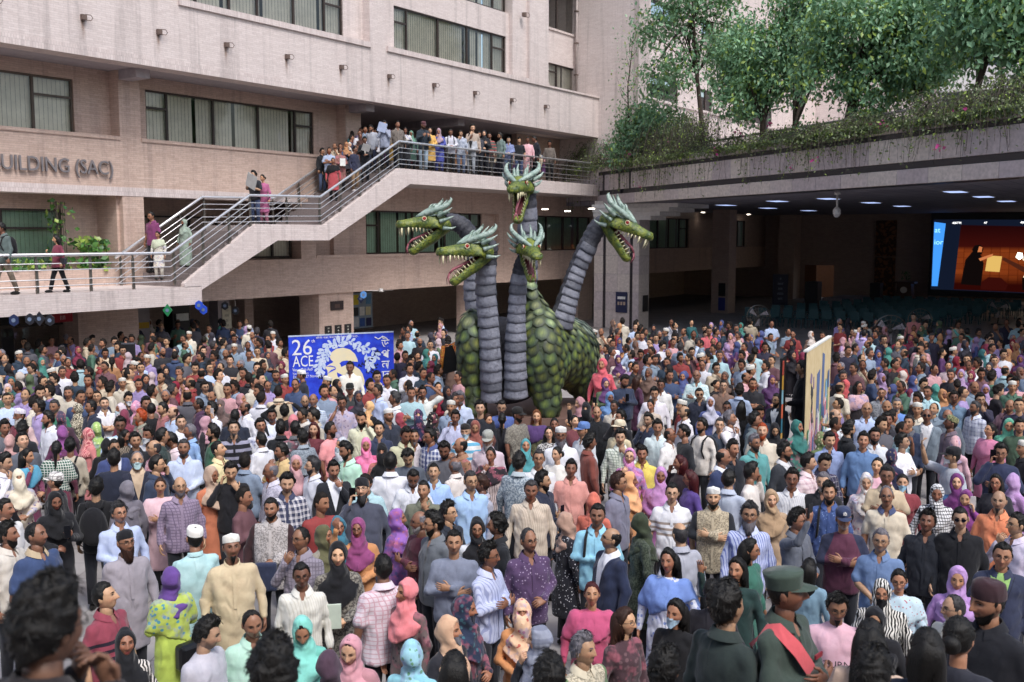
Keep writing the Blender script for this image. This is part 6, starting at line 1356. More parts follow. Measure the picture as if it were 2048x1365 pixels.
    # ---- headscarf
    if hj or nq or spec.get('dupatta'):
        cc = hj or nq or spec['dupatta']; cs = cc.split('/'); hh = [.0145, .02, .034][lod]
        lo_, hi2 = (-.27, -.24, -.50), (.27, .24, .18); A = grid(lo_, hi2, (hh,) * 3); gx, gy, gz = A
        f_ = sd_ell(*A, (0, .010, .010), (.086, .108, .127))
        f_ = smin(f_, sd_ell(*A, (0, -.012, -.125), (.074, .088, .075)), .04)
        f_ = smin(f_, sd_prof(gx, gy, gz, [(-.46, .160 * fat, .158, -.02), (-.34, .190, .148, -.008), (-.26, .175, .130, .0), (-.205, .115, .105, .0), (-.14, .072, .08, .0), (-.08, .06, .07, .0)], 2.1), .04)
        if not (nq or spec.get('short')):
            pass
        fo = .008 * (np.sin(42 * (gz * .8 + np.abs(gx) * .55) + 5 * np.sin(gx * 9 + 2)) + .7 * np.sin(30 * gx + 34 * gz + r.uniform(0, 6)) + .6 * np.sin(50 * gy - 30 * gz + r.uniform(0, 6))) * np.clip((.08 - gz) / .12, .2, 1)
        rr_ = np.sqrt((gx / .85) ** 2 + (gz + .01) ** 2); f_ = f_ + fo + .0034 * np.sin(92 * rr_ + 22 * gy + r.uniform(0, 6)) * np.clip((rr_ - .06) / .04, 0, 1) * (gz > -.3)
        f_ = np.maximum(f_, (-.47 + .12 * np.abs(gx) / .2 + .10 * (gy > .05)) - gz)
        if nq: f_ = smin(f_, sd_ell(*A, (0, -.055, -.10), (.080, .085, .13)), .03); f_ = np.maximum(f_, -sd_ell(*A, (0, -.115, .012), (.060, .06, .024)))
        elif spec.get('dupatta'): f_ = np.maximum(f_, -sd_ell(*A, (0, -.112, .0), (.076, .100, .118)))
        else: f_ = np.maximum(f_, -sd_ell(*A, (0, -.112, -.008), (.066, .090, .099)))
        v_, q_ = surfnet(f_, lo_, (hh,) * 3)
        # head follows the head turn, drape follows the body
        k = np.clip((v_[:, 2] + .26) / .18, 0, 1)[:, None]; V_ = hpose(v_) * k + (v_ @ rotm(R(hy * .3)).T + HC) * (1 - k)
        parts.append(('headscarf', V_, q_, ('cloth', cs[1] if len(cs) > 1 else 'plain', cs[0], cs[2] if len(cs) > 2 else None), None))
    if spec.get('shawl'):
        cs = spec['shawl'].split('/'); hh = (.022, .022, .028) if lod == 0 else (.03, .03, .036)
        lo_ = np.array([-.33, -.26, .78]); A = grid(lo_, (.33, .26, 1.46), hh); gx, gy, gz = A
        f_ = sd_prof(gx, gy, gz, [(z, w + .02, d + .018, y) for z, w, d, y in prof]); 
        for s in arm: f_ = smin(f_, sd_cap(gx, gy, gz, arm[s][0], arm[s][0] + (arm[s][1] - arm[s][0]) * .8, .078, .07), .05)
        f_ = f_ + folds(gx, gy, gz, r, .005, 16, 26); f_ = np.maximum(f_, (.98 + .45 * (gx * spec.get('sside', 1)) + .12 * (gy < 0)) - gz)
        v_, q_ = surfnet(f_, lo_, hh); parts.append(('shawl', v_, q_, ('cloth', cs[1] if len(cs) > 1 else 'plain', cs[0], cs[2] if len(cs) > 2 else None), None))
    # ---- caps
    cap = spec.get('cap')
    if cap:
        kd, cc = cap.split('/')[:2]; m_ = MB(); n = 20 if lod < 2 else 10
        if kd in ('topi', 'kufi', 'beanie'):
            z0, z1, rr = {'topi': (.045, .118, .080), 'kufi': (.040, .122, .080), 'beanie': (.030, .130, .084)}[kd]
            rad = [(rr, z0), (rr * 1.02, z0 + .03), (rr * (.99 if kd == 'topi' else .93), z1 - .018), (rr * (.9 if kd == 'topi' else .72), z1 - .003), (rr * .5, z1 + .004), (.001, z1 + .006)]
            rings = [[(a * math.cos(t) * .97, a * 1.2 * math.sin(t) + .008 , z - .012 * math.sin(t) * -1 * 0 + (.012 * -math.sin(t))) for t in np.arange(n) * 2 * math.pi / n] for a, z in rad]
            vs_ = [v for g in rings for v in g]; m_.add(vs_, [(i * n + k, i * n + (k + 1) % n, (i + 1) * n + (k + 1) % n, (i + 1) * n + k) for i in range(5) for k in range(n)])
        else:
            rad = [(.081, .040), (.083, .07), (.078, .105), (.055, .132), (.001, .140)]
            if kd == 'army': rad = [(.082, .035), (.083, .06), (.088, .10), (.090, .118), (.001, .124)]
            vs_ = [(a * math.cos(t) * .98, a * 1.2 * math.sin(t) + .006, z) for a, z in rad for t in np.arange(n) * 2 * math.pi / n]
            m_.add(vs_, [(i * n + k, i * n + (k + 1) % n, (i + 1) * n + (k + 1) % n, (i + 1) * n + k) for i in range(4) for k in range(n)])
            b_ = [(.080 * math.sin(t) * (1 + .0 * q), -(.094 + q * .075 * math.cos(t) ** .6) * math.cos(t) ** .8 if math.cos(t) > 0 else 0, .044 - .020 * q * math.cos(t) - .010 * abs(math.sin(t))) for q in (0, .5, 1) for t in np.linspace(-1.35, 1.35, 11)]
            m_.add(b_, [(i * 11 + k, i * 11 + k + 1, (i + 1) * 11 + k + 1, (i + 1) * 11 + k) for i in range(2) for k in range(10)])
        pt = cap.split('/'); parts.append(('cap', hpose(np.array(m_.v)), np.array(m_.f), ('cloth', pt[2] if len(pt) > 2 else 'plain', cc, pt[3] if len(pt) > 3 else None), None))
    # ---- glasses and mask
    if spec.get('gl') and lod < 2:
        m_ = MB(); n = 12
        for s in (-1, 1):
            m_.tube([(s * .0325 + .0215 * math.cos(a), -.100 + .012 * abs(s * .0325 + .0215 * math.cos(a)) / .05, .007 + .0165 * math.sin(a)) for a in np.linspace(0, 2 * math.pi, n + 1)], .0018, 4, False)
            m_.tube([(s * .054, -.088, .012), (s * .076, -.02, .012), (s * .078, .012, .006)], .0018, 4, False)
        m_.tube([(-.011, -.102, .010), (.011, -.102, .010)], .0018, 4, False)
        parts.append(('glasses', hpose(np.array(m_.v)), np.array(m_.f), 'gfr', None))
        if spec['gl'] == 'sun':
            m_ = MB()
            for s in (-1, 1): m_.add([(s * .0325 + .021 * math.cos(a), -.0995 + .012 * abs(s * .0325 + .021 * math.cos(a)) / .05, .007 + .016 * math.sin(a)) for a in np.arange(12) * math.pi / 6], [tuple(range(12))])
            F_ = np.array([(0, k, k + 1, k + 1) for k in range(1, 11)]); F_ = np.concatenate([F_, F_ + 12]); parts.append(('lenses', hpose(np.array(m_.v)), F_, 'lens', None))
    if spec.get('mask'):
        nt2, np2 = (40, 30) if lod < 2 else (20, 16); T2, P2 = ang_grid(nt2, np2); x, y, z = head_shape(T2, P2, fem, np.random.default_rng(seed), .007)
        mk = (z < -.010 - .02 * np.abs(x) / .06) & (z > -.122) & (np.abs(np.degrees(T2)) < 66) & (y < 0); y = np.minimum(y, np.where(np.abs(x) < .045, -.097 + .28 * np.abs(x), y))
        FF = gridfaces(nt2, np2); FF = FF[mk.reshape(-1)[FF].min(1)]; parts.append(('face_mask', hpose(np.stack([x, y, z], -1).reshape(-1, 3)), FF, ('cloth', 'plain', spec['mask'], None), None))
    return parts, dict(arm=arm, hpose=hpose)
M['gfr'] = plain('spectacle_frame', '1a1616', .35); M['lens'] = plain('dark_lens', '121420', .08)
def tidy(V, F):
    F = np.asarray(F); u, inv = np.unique(F.ravel(), return_inverse=True); return np.asarray(V)[u], inv.reshape(F.shape), u
def make_person(spec, loc, yaw, scale, lod, seed, label, group, name='person'):
    parts, info = build_person(spec, lod, seed); root = None
    for nm, V, F, ms, col in parts:
        V, F, u = tidy(V, F)
        d = F[:, 2] == F[:, 3] if F.shape[1] == 4 else np.zeros(len(F), bool)
        Fl = [F[~d], F[d][:, :3]] if d.any() else F
        if isinstance(ms, tuple): mat = cloth(*ms[1:])
        else: mat = M[ms]
        me = npmesh(nm, V, Fl, mat, col=None if col is None else col[u])
        if root is None:
            root = link(name, me); root.location = loc; root.rotation_euler = (0, 0, yaw); root.scale = (scale,) * 3; tag(root, label, 'person', group)
        else: link(nm, me, root)
    return root, info
# ================================================================ set the place to its real size before people enter it
for o in list(COL.objects):
    if o.parent is None and o.type in ('MESH', 'EMPTY'): o.location = o.location * KS; o.scale = o.scale * KS
CAMZ *= KS; QX *= KS; QY *= KS; DO = DO * KS
_sf, _tf = step_floor, stair_floor
def step_floor(Y): return _sf(Y / KS) * KS
def stair_floor(s): return _tf(s / KS) * KS
# ================================================================ the onlookers, one line each: tile x y | look | label
TILES = {'A': (0, 900, 2.935), 'B': (512, 900, 2.935), 'C': (1024, 900, 2.935), 'D': (1536, 900, 2.935), 'E': (0, 660, 4.0), 'F': (512, 660, 4.0), 'G': (1024, 660, 4.0), 'H': (1536, 660, 4.0), 'S': (0, 0, 1.0)}
DATA = '''
A 45 500 | m y70 c:cfc6ba bd:black/m hair:fluffy | bearded young man in beige shirt in profile at the picture's edge
A 215 505 | m y60 top:polo c:27406e collar:b09a78 sl bd:black/s hair:thin fat:1.15 | heavy man in navy polo with tan collar behind the blurred head
A 28 350 | m y55 c:d8d4d2 bd:black/mo | moustached man in pale shirt half hidden behind the beige shirted profile
A 322 300 | f y15 top:abaya c:1d1d22 hij:17171b po:front,phone hp:8 | woman in black hijab looking down over a phone with red bag strap
A 112 165 | f y5 top:dress c:c9b9a4 pat:floral c2:7a4a52 niq:dccfb4 po:front,front | woman in cream niqab with flowered beige sleeves
A 20 75 | m y60 c:d6d6e2 po:chin,down | man in white shirt holding his hand to his chin
A 155 40 | f y60 top:dress c:6a2048 hair:long sh:2a9ac0 po:chin,front | woman in turquoise shawl over plum dress raising her wrist
A 322 190 | m y-120 top:jacket c:1e1e24 cap:base/e4e0da/check/8a8484 | man in white chequered cap seen from behind
A 562 225 | m y172 top:tee c:1a1a1e hair:fluffy | man in black tee with black backpack seen from behind
A 742 235 | f y-155 top:abaya c:6f6a76 hij:76717c | woman in grey hijab and long grey dress seen from behind
A 702 375 | m y20 c:a9b8dc gl bd:grey/s hair:short hc:dgrey po:front,down hp:-8 fat:1.08 | grey bearded man in glasses and light blue shirt with bent arm
A 738 545 | m y25 top:kurta c:9a929c cap:kufi/1c1c22 bd:brown/l gl hp:-6 fat:1.05 | bearded man in black skullcap and plain grey kurta
A 940 215 | f y0 top:dress c:d0a6b0 hair:tied hc:brown po:cross,cross sh:d8b0ba | woman in pale pink salwar with folded arms
A 1055 215 | m y10 c:8f7c96 pat:check c2:6a5a76 gl bd:grey/m hair:bald hc:dgrey fat:1.05 leg:1a1c24 | balding grey bearded man in purple checked shirt
A 1355 125 | m y0 top:tee c:1c1c22 hair:fluffy gl po:ear,chin hp:10 | young man in black sweater with both hands at his face
A 1235 150 | f y50 top:dress c:b85a1e hij:b89a82 gl | woman in tan hijab and glasses with orange brocade top
A 805 62 | m y0 top:blazer c:262a3e pat:open c2:c4a888 gl mk:a6c8cc hair:thin hc:grey | man in pale blue mask, glasses and navy blazer
A 915 88 | m y85 c:2a3852 po:down,ear gl | man in dark navy shirt pressing a phone to his ear
A 670 55 | m y175 top:tee c:20263a hair:fluffy fat:1.1 | broad man in navy tee seen from behind
A 1142 525 | m y-168 top:kurta c:a6cfd2 cap:topi/e6e2dc po:front,down fat:1.1 | man in white prayer cap and aqua kurta seen from behind
A 1360 575 | m y10 top:kurta c:c9b48c cap:topi/e8e4da bd:black/g fat:1.08 hp:-10 | goateed man in tall white cap and embroidered beige kurta
A 622 865 | m y70 top:polo c:8a1c3a pat:chest c2:24182a sl hp:-14 hair:short fat:1.12 | man in crimson polo with dark stripes looking up
A 735 1140 | f y10 top:dress c:d8d0c8 pat:wave c2:1c1a1c hij:1a1b20 hp:-10 | young woman in black hijab with zebra striped sleeves
A 1000 765 | f y-155 top:dress c:a8c020 hij:5a2a8c sh:b0c428/floral/3a90a0 po:front,front | woman in purple hijab and lime green dress seen from behind
A 1195 1085 | m y75 top:hoodie c:b9b6c2 hair:curly bd:black/s hp:10 | curly haired man in light grey hoodie in profile
A 1480 1015 | m y15 c:a8d4c0 hair:thin fat:1.1 hp:8 | heavy man in mint green shirt looking down
B 270 735 | m y0 c:d9d6cc pat:vstripe c2:cac6ba gl hair:short | man in glasses and cream striped shirt facing the camera
B 92 345 | m y-15 top:vest c:b8b0ae pat:vest c2:3a2024 bd:black/m po:down,front fat:1.12 hair:short | bearded man in patterned white vest with jacket over his arm
B 180 195 | m y0 c:343a5a pat:plaid c2:c8c4cc bd:black/s hair:fluffy | young bearded man in navy and white plaid shirt
B 268 525 | m y-50 c:8d8494 pat:check c2:6e6676 gl hair:thin po:chin,down | man in glasses and grey checked shirt touching his collar
B 398 505 | f y60 top:dress c:8a8478 hij:5e5c3c hair:none | smiling woman in olive hijab looking aside
B 487 455 | f y10 top:dress c:2a5a80 hij:176e88 gl | woman in teal hijab and glasses
B 602 465 | f y-10 top:dress c:c07a30 hij:8c2a70 gl po:raise,front | woman in magenta hijab and glasses raising her hand
B 480 620 | f y0 top:dress c:4a4440 pat:speck c2:8a8478 hij:18181d po:front,front | woman in black hijab clutching papers over a houndstooth dress
B 745 700 | m y-160 c:d8c8d2 pat:check c2:c89aa8 sl po:front,down hair:short fat:1.08 | man in white and pink checked shirt seen from behind
B 885 835 | f y-60 top:dress c:6a5a58 pat:floral c2:3a3038 hij:e0666e hp:-4 | woman in coral pink hijab with paisley shawl
B 275 1045 | f y0 top:dress c:58b8a8 dup:6fd0c0 hp:24 | woman under an aqua scarf looking down
B 560 1165 | f y-20 top:dress c:b87a86 dup:d08a98 hp:14 | woman under a dusty pink scarf with lowered eyes
B 430 1275 | f y150 top:dress c:4a3444 hij:4e3648 | woman in plum hijab seen from behind at the lower edge
B 915 1205 | f y165 top:dress c:78c0d0 hij:8ccadc/floral/5a9a70 | woman in aqua flowered headscarf seen from behind
B 1130 1065 | f y70 top:dress c:26262e hij:d0a078 mk:6a6a74 | woman in peach hijab with dark grey mask
B 1215 935 | f y75 top:dress c:2c3040 pat:floral c2:7a4038 hij:1e2c48/floral/2a6070 mk:1a2038 po:down,front | woman in navy teal hijab and navy mask with dark flowered shawl
B 1162 545 | m y0 top:tee c:747c92 po:cross,cross hair:short fat:1.15 skin:a97a58 | young man in plain blue grey top with folded arms
B 1360 625 | m y80 c:b4bcdc pat:vstripe c2:8a94c0 gl bd:black/mo po:cross,cross hair:short | man in blue striped shirt and glasses in profile with folded arms
B 965 425 | m y-80 top:tee c:5a2034 gl bd:white/m hair:bald hc:grey po:cross,cross | white bearded bald man in maroon sweater with folded arms
B 1050 435 | m y-80 c:686e76 gl bd:black/m hair:fluffy | man in grey top and glasses behind the maroon sweater
B 1130 375 | m y60 c:242a36 gl hair:curly | curly haired man in glasses and dark shirt
B 830 405 | f y80 top:dress c:6a3a8a pat:floral c2:3a3a80 hij:8a4ab0/floral/b05a8a | woman in purple flowered hijab in profile
B 625 235 | m y-10 top:kurta c:44485a cap:beanie/1c1c22 gl bd:dgrey/l po:ear,down fat:1.25 | large man in black cap with grey beard on the phone
B 455 120 | m y10 top:blazer c:22242c pat:open c2:d8dae2 bd:black/s po:down,chin hair:short fat:1.08 | man in black blazer and white shirt with hand on chest
B 335 95 | m y-85 c:d2d4e0 gl bd:dgrey/m hair:fluffy hc:dgrey | grey bearded man in white shirt in profile behind the plaid shirt
B 235 85 | f y0 top:dress c:2a2428 hij:c08a90 hp:-4 | woman in dusty pink hijab with black sleeves
B 95 125 | m y-88 c:c4c0d0 pat:speck c2:a8a2b8 gl bd:orange/g hair:bald hc:grey | balding man with henna goatee in profile
B 790 75 | m y176 top:polo c:dcdce4 sl hair:short | man in white polo seen from behind with greying neck
B 920 155 | m y0 c:d8dae4 sl po:front,front hp:26 hair:short | man in white shirt looking down at his hands
B 1045 135 | m y-5 c:8fb4e4 hair:short bd:black/mo hp:-12 | man in sky blue shirt looking up
B 985 240 | m y-18 c:6f7260 hair:short po:down,chin sl hp:-8 | man in olive shirt resting his chin on his hand
B 1168 95 | m y-130 c:d6ccc6 hair:bald hc:grey gl fat:1.1 | bald man in cream shirt turned away
B 1260 185 | m y20 c:92b8e2 gl hair:short hc:dgrey | man in glasses and sky blue shirt standing behind the grey shirt
B 1327 205 | m y-88 c:a0a0b0 gl hair:short hc:brown | man in grey shirt and glasses in profile
B 1380 35 | f y-18 top:dress c:c8b4b0 pat:vstripe c2:4a3a44 hair:tied po:chin,down sh:2c242c/floral/a04a6a | woman in striped dress with a finger at her chin
B 1300 465 | f y0 top:dress c:cfd2da hij:1b1b20 gl po:down,chin | woman in black hijab and glasses with white sleeves
B 1420 445 | m y-100 c:22242a hair:curly bd:black/s | man with curly black hair and dark shirt turned away
C 110 235 | m y0 c:c8b8a4 pat:vstripe c2:b4a28e bd:orange/s hc:dgrey hair:short | man with orange henna beard in cream striped shirt
C 178 185 | m y80 top:jacket c:22283e hair:fluffy bd:black/m po:phone,down fat:1.1 | bearded man in navy jacket holding up a black phone
C 345 115 | m y0 top:polo c:d08478 sl hair:short fat:1.05 hp:-8 skin:7a4e38 | man in coral polo shirt facing the dragon's foot
C 322 425 | f y120 top:dress c:20202a pat:dots c2:c0c0c8 hij:b48a74 | woman in tan hijab and black polka dot dress turned away
C 480 310 | f y170 top:dress c:c04a24 hij:cc4e26 | woman in bright orange headscarf seen from behind
C 500 385 | m y-5 c:7cc4e0 hair:short po:cross,down | man in bright light blue shirt with a backpack strap
C 578 525 | m y-82 top:blazer c:1e2a4a pat:open c2:d8dae4 gl bd:grey/s hair:bald hc:black hp:-12 | bald man in navy suit and glasses in profile
C 100 535 | m y30 c:503660 pat:dots c2:9a86a8 gl bd:black/s hair:thin hc:dgrey po:down,front hp:-6 fat:1.06 | man in purple dotted shirt and glasses
C 622 195 | m y82 top:polo c:74748a sl gl hair:fluffy hc:brown | man in slate grey polo in profile before the orange hijab
C 690 180 | f y80 top:dress c:c07a30 hij:e09a54 | woman in light orange hijab in profile
C 690 40 | f y-5 top:dress c:b85a9a pat:floral c2:d090c0 dup:c46ca8/floral/d8a0c8 gl po:chin,down | woman in pink purple scarf and glasses with hand at her mouth
C 765 25 | m y0 top:polo c:d8c02a hair:short bd:black/mo | moustached man in bright yellow polo
C 872 155 | f y0 top:dress c:a060a0 hij:b87ab8 po:front,front | woman in mauve hijab with sunglasses pushed up
C 940 255 | m y0 top:polo c:dcdce2 pat:chest c2:9a8a80 sl gl hair:short fat:1.08 | man in white polo with chest stripes and glasses
C 1050 170 | f y-88 top:dress c:4a2a84 hair:long hc:red gl | woman with long reddish hair and purple top in profile
C 985 80 | f y-70 top:dress c:2a1c24 hair:long hc:red po:ear,down | woman with wavy dark red hair on the phone
C 1182 280 | m y0 top:vest c:b8a88a pat:vest c2:22262e cap:topi/e4e2dc bd:black/m po:cross,cross hp:-4 | man in white cap and checked tan vest with folded arms
C 1232 45 | m y88 top:blazer c:20305a pat:open c2:d0d4e0 hair:bald hc:black fat:1.1 | bald man in royal blue suit in profile
C 1272 175 | m y160 c:aab4c8 hair:short bd:black/s | man in pale blue shirt with close cut hair seen from behind
C 1400 135 | m y110 top:tee c:d8cfc8 hair:fluffy po:down,ear | young man in cream sweater with phone at his ear
C 1392 385 | m y0 c:b6c0e4 pat:vstripe c2:5a6ab8 gl bd:grey/l hair:short hc:dgrey | man with long grey beard and blue striped shirt
C 762 435 | f y112 top:dress c:2a3428 pat:speck c2:4a5444 hij:36402c | woman in dark green hijab turned away
C 990 500 | m y-150 c:a2a4b2 hair:bald hc:dgrey | man with bald crown and grey shirt seen from behind
C 922 655 | f y-20 top:dress c:d4d8e8 pat:floral c2:6a84c8 hair:long sh:5a84d4 fat:1.15 hp:-6 | smiling woman in white and blue flowered dress with blue scarf
C 470 850 | f y0 top:dress c:b8145a hair:tied hc:red sh:c01c68 fat:1.1 | woman with dyed red hair in magenta dress
C 62 955 | f y0 top:dress c:c87a20 niq:e6b488/floral/c04020 po:front,front | woman in orange and white flowered niqab
C 165 1115 | f y-90 top:dress c:3a3e48 hij:8a90a4/hstripe/747a90 po:chin,down | woman in ribbed grey blue hijab in profile
C 420 1175 | m y60 top:vest c:c8bca0 pat:vest c2:5a7a4a hair:short hc:grey bd:black/mo fat:1.1 | grey haired man in beige vest over green at the lower edge
C 660 1010 | f y60 top:kurta c:4a3038 pat:floral c2:6a4a50 hair:long hc:brown gl hp:-4 | woman with long brown hair and glasses in brown kurta
C 962 955 | f y-30 top:dress c:17171b hair:long mk:a4c6de | young woman with long black hair and pale blue mask
C 1322 705 | f y-20 top:dress c:1e3a38 hair:long po:wave,down hp:-4 | smiling woman with black hair waving her open hand
C 1178 835 | f y175 top:dress c:26242c hair:tied | woman with smooth black hair seen from behind below the waving hand
C 1262 925 | m y140 c:2e3a38 hair:fluffy d:5.4 | young man in dark green shirt seen from behind beside the red sash
C 890 1290 | m y165 c:26262e hair:curly d:4.6 | curly black hair of a person at the lower edge
C 1390 590 | f y80 top:dress c:2a6a5a hair:long gl | woman with glasses in profile behind the waving woman
D 105 835 | m y88 top:shirt c:3a4840 cap:army/3f5046 po:cross,cross hair:buzz d:5.35 skin:7a4e38 | soldier in olive uniform and cap with red sash
D 165 415 | m y70 c:5e6472 gl hair:fluffy po:raise,front | man in grey shirt filming with a black phone
D 20 290 | f y10 top:dress c:a88a6a hij:a5845e | woman in tan hijab between two men in profile
D 140 175 | m y0 c:d4d4d8 pat:vstripe c2:bcbcc4 gl bd:black/mo hair:short | moustached man in white striped shirt and glasses
D 325 185 | m y-10 c:26262c hair:short hc:grey bd:white/m | white bearded man in black shirt behind the blue shirt
D 362 255 | m y0 c:264a8c pat:dots c2:6a8ac0 bd:black/m hair:fluffy | young bearded man in blue dotted shirt with backpack
D 445 405 | m y10 top:tee c:5a2440 pat:raglan c2:262c48 cap:base/26355c bd:white/s po:cross,cross fat:1.1 | white bearded man in navy logo cap and maroon raglan top
D 235 75 | m y88 c:d8c0c4 pat:plaid c2:b894a0 hair:fluffy | young man in pink checked shirt in profile
D 320 70 | m y30 c:2a2c48 pat:plaid c2:3c3050 hair:fluffy hp:20 | man in navy plaid looking down beside the pink check
D 660 535 | m y-5 c:5878a8 sl gl bd:grey/s hair:short hc:grey po:front,front fat:1.05 | grey haired man in glasses and blue short sleeved shirt
D 700 275 | m y0 top:polo c:d2c4ac collar:3a4670 sl gl hair:thin hc:grey bd:black/mo | grey haired man in cream polo with navy collar
D 695 155 | m y0 c:c4ae8c sl gl hair:short hc:dgrey po:cross,cross | man in beige shirt and glasses behind the cream polo
D 580 190 | f y0 top:dress c:d8c8c8 pat:floral c2:c08090 hij:dcd2cc/floral/c08a70 hp:4 | woman in white flowered scarf with orange neckline
D 790 190 | f y0 top:dress c:7a1426 hair:tied mk:8cc4e4 sh:84162a | woman in sky blue mask and dark red shawl
D 640 98 | f y-10 top:dress c:e0a8b8 hair:tied | woman with tied hair behind the white flowered scarf
D 990 255 | f y0 top:dress c:d8d8da pat:check c2:2a2a30 hij:d8d8da/check/26262c | woman in black and white chequered scarf
D 1110 195 | f y0 top:dress c:1e5a8c hij:6a1c6a | woman in deep purple hijab over blue
D 1160 285 | f y-10 top:dress c:8a2a8c hij:7a2478 po:down,ear | woman in violet hijab pressing a phone to her ear
D 932 425 | m y-10 c:20242e hair:fluffy skin:7a4e38 | slim young man in black shirt with earbud
D 1132 405 | m y0 c:17181e sun hair:short po:down,down fat:1.08 | man in mirrored sunglasses and black shirt
D 1355 300 | m y-10 top:polo c:e0701c sl hair:bald hc:black bd:dgrey/g | bald man in bright orange polo
D 1372 625 | m y0 top:jacket c:2c3450 pat:open c2:8ab858 gl hair:short | man in glasses with green shirt under navy jacket
D 1462 440 | m y-60 c:cfc4dc gl po:chin,down hair:short | man in lilac shirt with hand at his mouth at the picture edge
D 1340 195 | f y-10 top:dress c:2c2c34 hair:long gl | woman in glasses before the lilac headscarf
D 1440 190 | f y150 top:dress c:a878b4 hij:b48ac4 | woman in lilac headscarf seen from behind
D 1085 40 | m y-78 top:tee c:a6acb8 sl cap:base/1c1c22 mk:d4d8dc po:raise,down | man in black cap and white mask holding a phone high
D 402 925 | m y10 top:hoodie c:d8a6b8 gl hair:fluffy bd:black/g hp:6 | young man in glasses and pale pink hoodie
D 670 840 | f y0 top:abaya c:d8d4cc pat:wave c2:1c1a1c hij:d8d4cc/wave/1a1a1c gl mk:16161a | woman in black and white patterned hijab and black mask
D 770 765 | f y0 top:dress c:b4ccdc pat:dots c2:b04a5a hair:tied gl sh:b8d0dc/dots/b04a5a | woman in glasses with pale blue flowered shawl
D 630 1000 | f y0 top:abaya c:1c1c22 hij:1b1c22 hp:4 | girl in black hijab below the black mask
D 600 1130 | f y178 top:dress c:c8a890 hair:long d:4.9 | dark haired woman seen from behind below the girl in black
D 940 1190 | f y180 top:dress c:1e2434 hair:long d:4.4 | woman with long straight black hair seen from behind
D 1125 1110 | f y160 top:dress c:2a2c38 hair:tied d:5.0 | woman with short dark bob seen from behind
D 1110 755 | f y0 top:dress c:a070b8 hij:b080c4 fat:1.1 | woman in lilac hijab and dress facing forward
D 1092 935 | m y-60 c:cfcabc gl hair:thin hc:dgrey bd:white/s | elderly man in glasses and cream shirt turned aside
D 1300 890 | m y-50 top:jacket c:1b1c24 cap:beanie/3a2028 bd:black/m fat:1.1 d:5.6 | bearded man in maroon cap and black quilted jacket
D 235 705 | f y170 top:dress c:6a90a8 hair:long | woman with black hair seen from behind above the olive cap
E 35 790 | m y20 top:jacket c:5a5c66 hair:curly | boy with tousled hair in grey jacket at the picture edge
E 160 690 | m y-60 top:vest c:7a1c34 pat:vest c2:c8a8a8 cap:kufi/e0dce4/vstripe/b8a8c4 bd:white/l gl | white bearded man in striped cap and red vest
E 185 800 | m y150 c:1e2028 hair:fluffy | man with thick black hair turned away below the red vest
E 185 895 | m y20 top:tee c:565a66 hair:short hp:-18 | man in grey tee with upturned face
E 75 900 | f y150 top:dress c:b08080 hij:c08e8a | woman in dusty rose headscarf seen from behind
E 310 620 | m y-88 c:a890c8 hair:short | man in lilac shirt in profile
E 392 715 | m y-80 c:d4d6e2 hair:fluffy bd:black/m | young bearded man in crisp white shirt
E 440 615 | m y-30 c:2a7a60 hair:short hc:dgrey bd:grey/s | grey bearded man in green shirt
E 495 830 | f y160 top:dress c:6a2a5a hij:8a3c8c | woman in magenta purple headscarf seen from behind
E 490 705 | f y170 top:dress c:4a3040 hij:4a4058/floral/a04a5a | woman in dark printed headscarf beside the green shirt
E 622 640 | f y-88 top:abaya c:cfc4a8 pat:speck c2:2a2620 hij:cfc4a8/speck/2a2620 | woman in speckled black and cream veil in profile
E 730 620 | m y-80 c:262c42 hair:short fat:1.08 | man in dark navy shirt in profile behind the speckled veil
E 835 595 | m y10 top:polo c:d8d8e0 sl hair:short bd:grey/s po:cross,cross | grey bearded man in white polo with folded arms
E 960 765 | m y0 top:tee c:a8c8e4 pat:hstripe c2:d8dce4 sl gl hair:fluffy | young man in glasses and pale blue striped tee
E 1125 700 | m y-88 c:8a8a7a pat:floral c2:6a6a5a hair:short hc:orange bd:orange/g | man with bright orange hair and beard in profile
E 1000 690 | f y160 top:dress c:7a1c3c hij:7c1c40 | woman in crimson headscarf behind the orange haired man
E 1090 625 | f y120 top:dress c:c87a9a hij:dc86a8/floral/e8b8c8 | woman in pink flowered headscarf turned away
E 965 640 | f y-60 top:dress c:c0b4bc hij:ccbcc4 mk:b8d0dc | woman in pale mauve hijab with white mask
E 1020 550 | m y20 c:26282e hair:fluffy mk:dcdfe4 | black haired man in white mask
E 1210 640 | m y178 top:tee c:1a1b20 hair:thin | man in black tee with thinning hair seen from behind
E 1165 595 | m y20 c:6a5a50 hair:short | brown faced man between the pink scarf and the black tee
E 1310 635 | m y-72 c:a05a5a hair:short bd:black/s | man in brick red shirt in profile
E 1385 665 | m y-70 c:a8bcdc hair:bald hc:brown bd:brown/s | bald man in pale blue shirt with reddish beard
E 1450 745 | m y10 top:blazer c:2a2c34 pat:open c2:d8dae2 hair:short hp:-8 | man in charcoal blazer with open white collar
E 1520 815 | m y-90 c:7aa4d8 hair:short hc:grey | grey haired man in bright blue shirt in profile
E 1640 745 | f y100 top:dress c:26242a hij:b88494 gl | woman in rose hijab and glasses turned away
E 1710 825 | m y-100 c:2a6a4a hair:short bd:black/m | bearded man in green looking away
E 1870 795 | m y0 top:polo c:1e1e26 pat:hstripe c2:8a88a0 sl hair:fluffy bd:dgrey/g hp:-14 | goateed man in black striped polo looking up
E 1880 695 | m y172 c:232a3c hair:thin fat:1.1 | balding man in navy shirt seen from behind
E 1965 625 | m y-80 c:d6d6e0 hair:bald hc:black bd:black/m | bald bearded man in white shirt in profile
E 1765 605 | f y-10 top:abaya c:5a4a48 niq:6a5450 | woman in brown niqab
